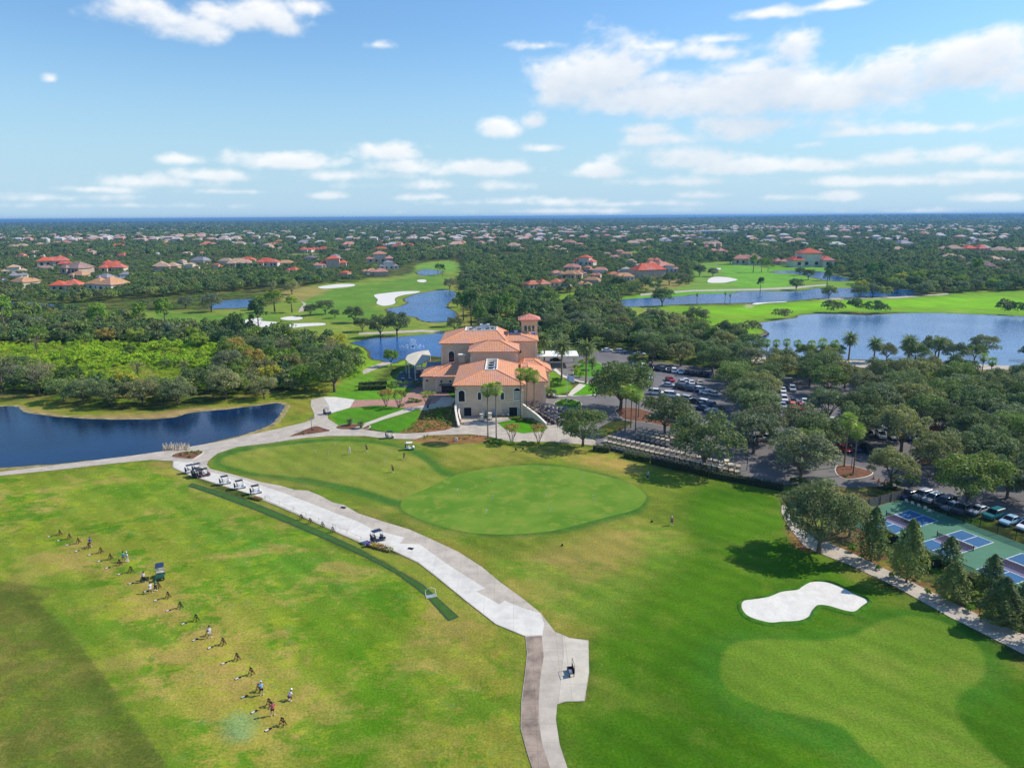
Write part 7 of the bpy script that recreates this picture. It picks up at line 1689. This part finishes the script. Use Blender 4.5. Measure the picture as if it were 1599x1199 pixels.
for a, b in ((471,811),(485,817),(504,823),(520,831)):
    s1 = copy_tree(BS); s1.location = (*G(a, b), .06); s1.rotation_euler = (0, 0, -.5); reg(s1, 'small dark bag stand', 'on the synthetic tee line by the rope', 'bag stand', 'bag stands on the tee line')
# rope on posts along the tee line, with hoop frames
rp = [(414,779),(436,787),(458,797),(478,806),(498,814),(520,823),(542,832),(564,843)]
e = empty('rope_fence', (*G(*rp[0]), 0)); o0 = Vector(G(*rp[0]))
for i, p in enumerate(rp):
    q = Vector(G(*p)) - o0; MB().tube((q.x, q.y, 0), (q.x, q.y, .75), .03, .03, 6).build('post', BRN, e)
rm_ = MB()
for i in range(len(rp) - 1):
    a = Vector(G(*rp[i])) - o0; b = Vector(G(*rp[i + 1])) - o0; pr = None
    for k in range(7):
        f = k / 6; q = a.lerp(b, f); z = .7 - .22 * (1 - (2 * f - 1) ** 2); c = (q.x, q.y, z)
        if pr: rm_.tube(pr, c, .016, .016, 4, False)
        pr = c
rm_.build('rope', mat('rope', (150, 130, 100), .9), e); tag(e, 'low rope slung between short posts along the synthetic tee line', 'rope fence')
for i, (a, b) in enumerate(((418,783),(458,800),(528,829))):
    h = empty('hoop_frame', (*G(a, b), .09), -.5); f = MB(); f.tube((-.6, 0, 0), (-.6, 0, 1.25), .022, .022, 6); f.tube((.6, 0, 0), (.6, 0, 1.25), .022, .022, 6); f.tube((-.6, 0, 1.25), (.6, 0, 1.25), .022, .022, 6); f.build('tube_frame', mat('pale_tube', (220, 210, 196), .5), h)
    reg(h, 'thin pale square hoop frame', 'standing along the rope by the path', 'frame', 'hoop frames by the rope')
# flower beds and pot
def flowers(px, py, w, d, label, cols, n=150, rz=-.5):
    e = empty('flower_bed', (*G(px, py), .02), rz); rng = np.random.RandomState(n); mb = MB().box(-w, w, -d, d, 0, .12); mb.build('soil', MULCH, e)
    P = np.stack([rng.uniform(-w, w, n * 4), rng.uniform(-d, d, n * 4), rng.uniform(.15, .5, n * 4)], 1); v, f = leaves(P, np.tile([0, 0, 1.], (n * 4, 1)), .26, rng); o = link('foliage', mesh_np('foliage', v, f, LEAF), e); o.color = lin((104, 130, 56)) + (1,)
    for k, c in enumerate(cols):
        P = np.stack([rng.uniform(-w, w, n), rng.uniform(-d, d, n), rng.uniform(.4, .62, n)], 1); P[:, 0] = P[:, 0] * .5 + (k - (len(cols) - 1) / 2) * w * .6; v, f = leaves(P, np.tile([0, 0, 1.], (n, 1)), .17, rng)
        o = link('blossom', mesh_np('blossom', v, f, CLOTH), e); o.color = lin(c) + (1,)
    tag(e, label, 'flower bed')
flowers(595,856, 2.3, .75, 'mixed flower bed of yellow and red blooms below the lone cart', [(220, 190, 90), (190, 70, 60), (225, 215, 190)])
flowers(398,779, 1.9, .5, 'narrow flower bed with pink blooms at the start of the rope', [(190, 190, 120), (190, 60, 90)], 120)
e = empty('planter', (*G(575,853), .08)); MB().lathe([(0, 0), (.34, 0), (.46, .7), (.40, .7), (.36, .6), (0, .6)], n=14).build('pot', mat('purple_glaze', (96, 62, 118), .35, .5), e, smooth=True); tag(e, 'large purple glazed pot beside the flower bed', 'pot')
# small white goal-like frame on the tee line
e = empty('target_frame', (*G(672,929), .06), .35); f = MB(); w_ = .8
for p, q in (((-w_, 0, 0), (-w_, 0, .9)), ((w_, 0, 0), (w_, 0, .9)), ((-w_, 0, .9), (0, 0, 1.3)), ((0, 0, 1.3), (w_, 0, .9)), ((-w_, -.8, 0), (w_, -.8, 0)), ((-w_, 0, 0), (-w_, -.8, 0)), ((w_, 0, 0), (w_, -.8, 0)), ((-w_, -.8, 0), (-w_, 0, .9)), ((w_, -.8, 0), (w_, 0, .9))): f.tube(p, q, .028, .028, 6)
f.build('tube_frame', WHITEM, e); MB().box(-w_, w_, -.79, -.02, .03, .06).build('tray', mat('grey_tray', (150, 155, 160), .6), e); tag(e, 'small white house-shaped frame at the lower end of the tee line', 'frame')
# drains in the path
for a, b, w in ((536,793,.55),(641,857,.5)):
    e = empty('drain_grate', (*G(a, b), .10), -.4); g = MB()
    for k in range(7): g.box(-w, w, -w * .6 + k * w * .18, -w * .6 + k * w * .18 + .04, 0, .02)
    g.build('bars', DARK, e); MB().box(-w - .05, w + .05, -w * .6 - .06, w * .6 + .1, -.004, .003).build('frame', BRN, e)
    reg(e, 'dark drain grate', 'set in the cart path', 'drain', 'drain grates')
# bench / club rack on the pad
e = empty('rack_bench', (*G(891,1052), .1), .12); f = MB(); f.box(-.35, .35, -.8, .8, .42, .5); f.box(.3, .38, -.8, .8, .5, 1.0)
for y_ in (-.7, .7):
    for x_ in (-.3, .3): f.box(x_ - .04, x_ + .04, y_ - .04, y_ + .04, 0, .42)
f.build('seat', BRN, e); c = MB().box(-.33, .1, -.85, -.2, .502, .75); c.build('cooler', mat('blue_grey', (120, 126, 160), .6), e); f = MB(); f.tube((.34, -.8, 1.0), (.34, -.8, 1.7), .03, .03, 6); f.tube((.34, .8, 1.0), (.34, .8, 1.7), .03, .03, 6); f.tube((.34, -.8, 1.7), (.34, .8, 1.7), .03, .03, 6); f.build('rail', BRN, e)
tag(e, 'brown slatted rack bench standing alone on the pale concrete pad', 'bench')
# two chairs on the grass above the green
for k, (a, b) in enumerate(((806,705),(817,704))): chair(*G(a, b), 2.6, 'on the grass above the round green', 'brown wooden lawn chair', BRN)
# lamp post on the triangle bed, service box, cones
e = empty('clock_post', (*G(487,672), .16)); MB().tube((0, 0, 0), (0, 0, 3.0), .07, .05, 8).build('post', BLK, e); MB().tube((0, -.1, 3.3), (0, .1, 3.3), .38, .38, 16).build('clock_case', BLK, e); MB().tube((0, -.12, 3.3), (0, -.105, 3.3), .31, .31, 16).build('dial', WHITEM, e); MB().lathe([(.16, 0), (.1, .3), (.07, .4)], (0, 0, 0), 8).build('base', BLK, e); tag(e, 'black post clock with white dial in the triangular bed', 'clock')
e = empty('utility_box', (*G(713,688), .0)); MB().box(-.3, .3, -.25, .25, 0, .8).build('cabinet', WHITEM, e, bevel=.03); MB().box(-.33, .33, -.28, .28, .8, .85).build('lid', HVAC, e); tag(e, 'small white utility box on the mulch strip above the green', 'box')
ORG = mat('orange_plastic', (232, 92, 40), .5, .3, .05)
for a, b in ((969,670),(1364,748),(1372,752),(1381,755)):
    e = empty('traffic_cone', (*G(a, b), .08), 0, 1.2); MB().lathe([(.17, .04), (.04, .7), (0, .7)], n=10).build('cone', ORG, e); MB().box(-.2, .2, -.2, .2, 0, .04).build('base', BLK, e); reg(e, 'orange traffic cone', 'on the car park lane', 'cone', 'traffic cones')
# flags on the greens
def pin(px, py, place, colr=WHITEM):
    e = empty('golf_flag', (*G(px, py), .02), rnd.uniform(-.3, .3)); MB().tube((0, 0, 0), (0, 0, 1.15), .02, .02, 5).build('stick', WHITEM, e)
    MB().add([(0, 0, .85), (.34, .05, .88), (.34, .05, 1.1), (0, 0, 1.15), (0, .02, .85), (.34, .07, .88), (.34, .07, 1.1), (0, .02, 1.15)], [(0, 1, 2, 3), (7, 6, 5, 4), (0, 4, 5, 1), (3, 2, 6, 7), (1, 5, 6, 2)]).build('pennant', colr, e)
    MB().lathe([(0, .0), (.11, .0), (.11, .012)], n=10).build('cup', DARK, e)
    reg(e, 'little white flag', place, 'flag', 'flags ' + place)
for a, b in ((849,737),(769,750),(910,750),(714,770),(769,781),(853,777),(925,781),(759,804),(859,801)): pin(a, b, 'on the round practice green')
for a, b in ((493,709),(513,711),(524,697),(567,699),(601,725),(606,708)): pin(a, b, 'on the long practice green')
for a, b in ((878,852),(1018,815)): 
    e = empty('ball_basket', (*G(a, b), .02)); MB().lathe([(0, 0), (.16, 0), (.2, .25), (.18, .25), (.15, .04), (0, .04)], n=10).build('basket', BLK, e); MB().tube((-.2, 0, .25), (.2, 0, .45), .012, .012, 4).build('handle', BLK, e); reg(e, 'small dark ball basket', 'on the rough below the round green', 'basket', 'ball baskets')
# fountain
e = empty('fountain', (*G(644.5,541), .06)); fo = MB()
SPR = bpy.data.materials.new('spray'); t = NT(SPR); tr = t.n('ShaderNodeBsdfTransparent'); df = t.n('ShaderNodeBsdfDiffuse', inp={'Color': (.9, .93, .97, 1)}); mx_ = t.n('ShaderNodeMixShader', inp={0: .42, 1: tr.outputs[0], 2: df.outputs[0]}); t.n('ShaderNodeOutputMaterial', inp={0: mx_.outputs[0]})
for k in range(9):
    a = k * 2 * PI / 9; pr = (0, 0, .2)
    for s_ in range(1, 9):
        f = s_ / 8; r = 2.1 * f; z = .2 + 12.5 * f * (1 - f * .97); c = (r * math.cos(a) * .8, r * math.sin(a) * .8, max(.1, z)); fo.tube(pr, c, .04 + .05 * f, .05 + .06 * f, 4, False); pr = c
fo.build('spray', SPR, e); MB().lathe([(0, 0), (.6, 0), (.5, .25), (0, .3)], n=12).build('nozzle_float', BLK, e); tag(e, 'white fountain spray arching over the small blue pond', 'fountain')
sp_ = MB()
for k in range(26):
    a = k * 2.4; r = 3.0 + (k % 5) * .7; x_, y_ = r * math.cos(a), r * math.sin(a); sp_.lathe([(0, .02), (.36, .02), (.25, .1), (0, .13)], (x_, y_, 0), 7)
sp_.build('splash', SPR, e)
# reeds on the near lake, rocks on the point
rg = np.random.RandomState(4); P = []
rv_ = []; rf_ = []
for k in range(420):
    x, y = G(rg.uniform(254, 296), rg.uniform(697.5, 704)); h = rg.uniform(.5, 1.7) * (1 if rg.rand() < .5 else .6); a = rg.uniform(0, 6.28); dx, dy = .05 * math.cos(a), .05 * math.sin(a); lx, ly = rg.uniform(-.2, .2), rg.uniform(-.2, .2); i0 = len(rv_)
    rv_ += [(x - dx, y - dy, 0), (x + dx, y + dy, 0), (x + dx * .7 + lx, y + dy * .7 + ly, h), (x - dx * .7 + lx, y - dy * .7 + ly, h)]; rf_.append((i0, i0 + 1, i0 + 2, i0 + 3))
o = link('reeds', mesh_np('reeds', rv_, rf_, mat('dry_reed', (204, 188, 166), .9, .1, .2, 1))); tag(o, 'dry pale reeds at the edge of the near lake', 'reeds', kind='stuff')
RKM = mat('rock', (132, 122, 108), .95, .1, .35, 1.5); rk = MB()
for k in range(150):
    f = rg.rand(); p = [(1197,521), (1190,526), (1165,528), (1141,530)]; j = min(2, int(f * 3)); q = f * 3 - j; px = p[j][0] * (1 - q) + p[j + 1][0] * q; py = p[j][1] * (1 - q) + p[j + 1][1] * q + rg.uniform(-.3, 1.2); x, y = G(px, py); s_ = rg.uniform(.4, 1.3)
    bmv = [(x + s_ * rg.uniform(.6, 1) * a, y + s_ * rg.uniform(.6, 1) * b, s_ * rg.uniform(.5, .9) * c) for a in (-1, 1) for b in (-1, 1) for c in (-.2, 1)]
    rk.add(bmv, [(0, 1, 3, 2), (4, 6, 7, 5), (0, 4, 5, 1), (2, 3, 7, 6), (0, 2, 6, 4), (1, 5, 7, 3)])
o = rk.build('rock_bank', RKM); tag(o, 'broken grey rock lining the grassy point in the large lake', 'rocks', kind='stuff')
# lattice pylon far left, light poles
e = empty('lattice_mast', (*G(75.5,391), 0)); f = MB(); 
for sx in (-1, 1):
    for sy in (-1, 1): f.tube((sx * 2.2, sy * 2.2, 0), (sx * .5, sy * .5, 22), .3, .2, 4)
for k in range(6):
    z = 3 + k * 3.2; w_ = 2.2 - 1.7 * z / 22; f.tube((-w_, -w_, z), (w_, -w_, z + 2.4), .15, .15, 4); f.tube((w_, -w_, z), (-w_, -w_, z + 2.4), .15, .15, 4)
f.tube((0, 0, 22), (0, 0, 27), .2, .1, 4); f.build('lattice', HVAC, e); tag(e, 'pale lattice mast above the distant trees at far left', 'mast')
for a, b, h in ((1166,735,5.5),(1056,722,5.5),(1402,640,6),(1329,733,5.0),(1020,598,6),(1418,730,6)):
    e = empty('lamp_post', (*G(a, b), 0)); MB().tube((0, 0, 0), (0, 0, h), .08, .05, 6).build('pole', BLK, e); MB().box(-.5, .5, -.15, .15, h, h + .15).build('lamp_head', BLK, e); reg(e, 'slim black lamp post', 'in the car park', 'lamp post', 'car park lamp posts')

# ================================================================== labels
ORD = ['', 'first', 'second', 'third', 'fourth', 'fifth', 'sixth', 'seventh', 'eighth', 'ninth', 'tenth', 'eleventh', 'twelfth', 'thirteenth', 'fourteenth', 'fifteenth', 'sixteenth', 'seventeenth', 'eighteenth', 'nineteenth', 'twentieth']
bpy.context.view_layer.update()
grp = {}
for o, d, p, c, g in REG: grp.setdefault((d, p), []).append((o, c, g))
def pos(o):
    l = o.location; return float(proj(l.x, l.y, l.z)[0]), float(proj(l.x, l.y, l.z)[1])
def nth(i, n):
    if n == 1: return ''
    if i == 0: return 'leftmost'
    if i == n - 1: return 'rightmost'
    if i < n / 2 and i + 1 <= 20: return ORD[i + 1] + ' from left'
    if n - i <= 20: return ORD[n - i] + ' from right'
    return None
def set_(o, lab, c, g):
    w = lab.split(); o['label'] = ' '.join(w[:16]); o['category'] = c
    if g: o['group'] = g
for (d, p), L in grp.items():
    out_ = [r for r in L if not -6 < pos(r[0])[0] < 1606]; L = [r for r in L if -6 < pos(r[0])[0] < 1606]
    for o, c, g in out_: set_(o, (d + ' ' + p).strip(), c, g or d)
    if not L: continue
    n = len(L)
    if n == 1: set_(L[0][0], (d + ' ' + p).strip(), L[0][1], L[0][2] if L[0][2] and sum(1 for r in REG if r[4] == L[0][2]) > 1 else None); continue
    wd = len((d + ' ' + p).split())
    if n <= 12 and wd <= 13:
        L.sort(key=lambda r: pos(r[0])[0])
        for i, (o, c, g) in enumerate(L): set_(o, nth(i, n) + ' ' + d + ' ' + p, c, g or d)
    else:
        L.sort(key=lambda r: pos(r[0])[1]); R_ = max(1, round(math.sqrt(n / 4))) if 'fleet row' not in d and 'fleet block' not in d and 'range line' not in p else 1
        for r in range(R_):
            sub = L[r * n // R_:(r + 1) * n // R_]; rown = '' if R_ == 1 else ('farthest rank' if r == 0 else 'nearest rank' if r == R_ - 1 else ORD[r + 1] + ' farthest rank' if r < 20 else None)
            sub.sort(key=lambda q: pos(q[0])[0])
            for i, (o, c, g) in enumerate(sub):
                a = nth(i, len(sub)); lab = d + ' ' + p
                if a is not None and rown is not None:
                    l2 = a + ' ' + d + (' in ' + rown if rown else '') + ' ' + p
                    if len(l2.split()) <= 16: lab = l2
                set_(o, lab, c, g or d)
print('registered', len(REG), 'objects', len(bpy.data.objects))
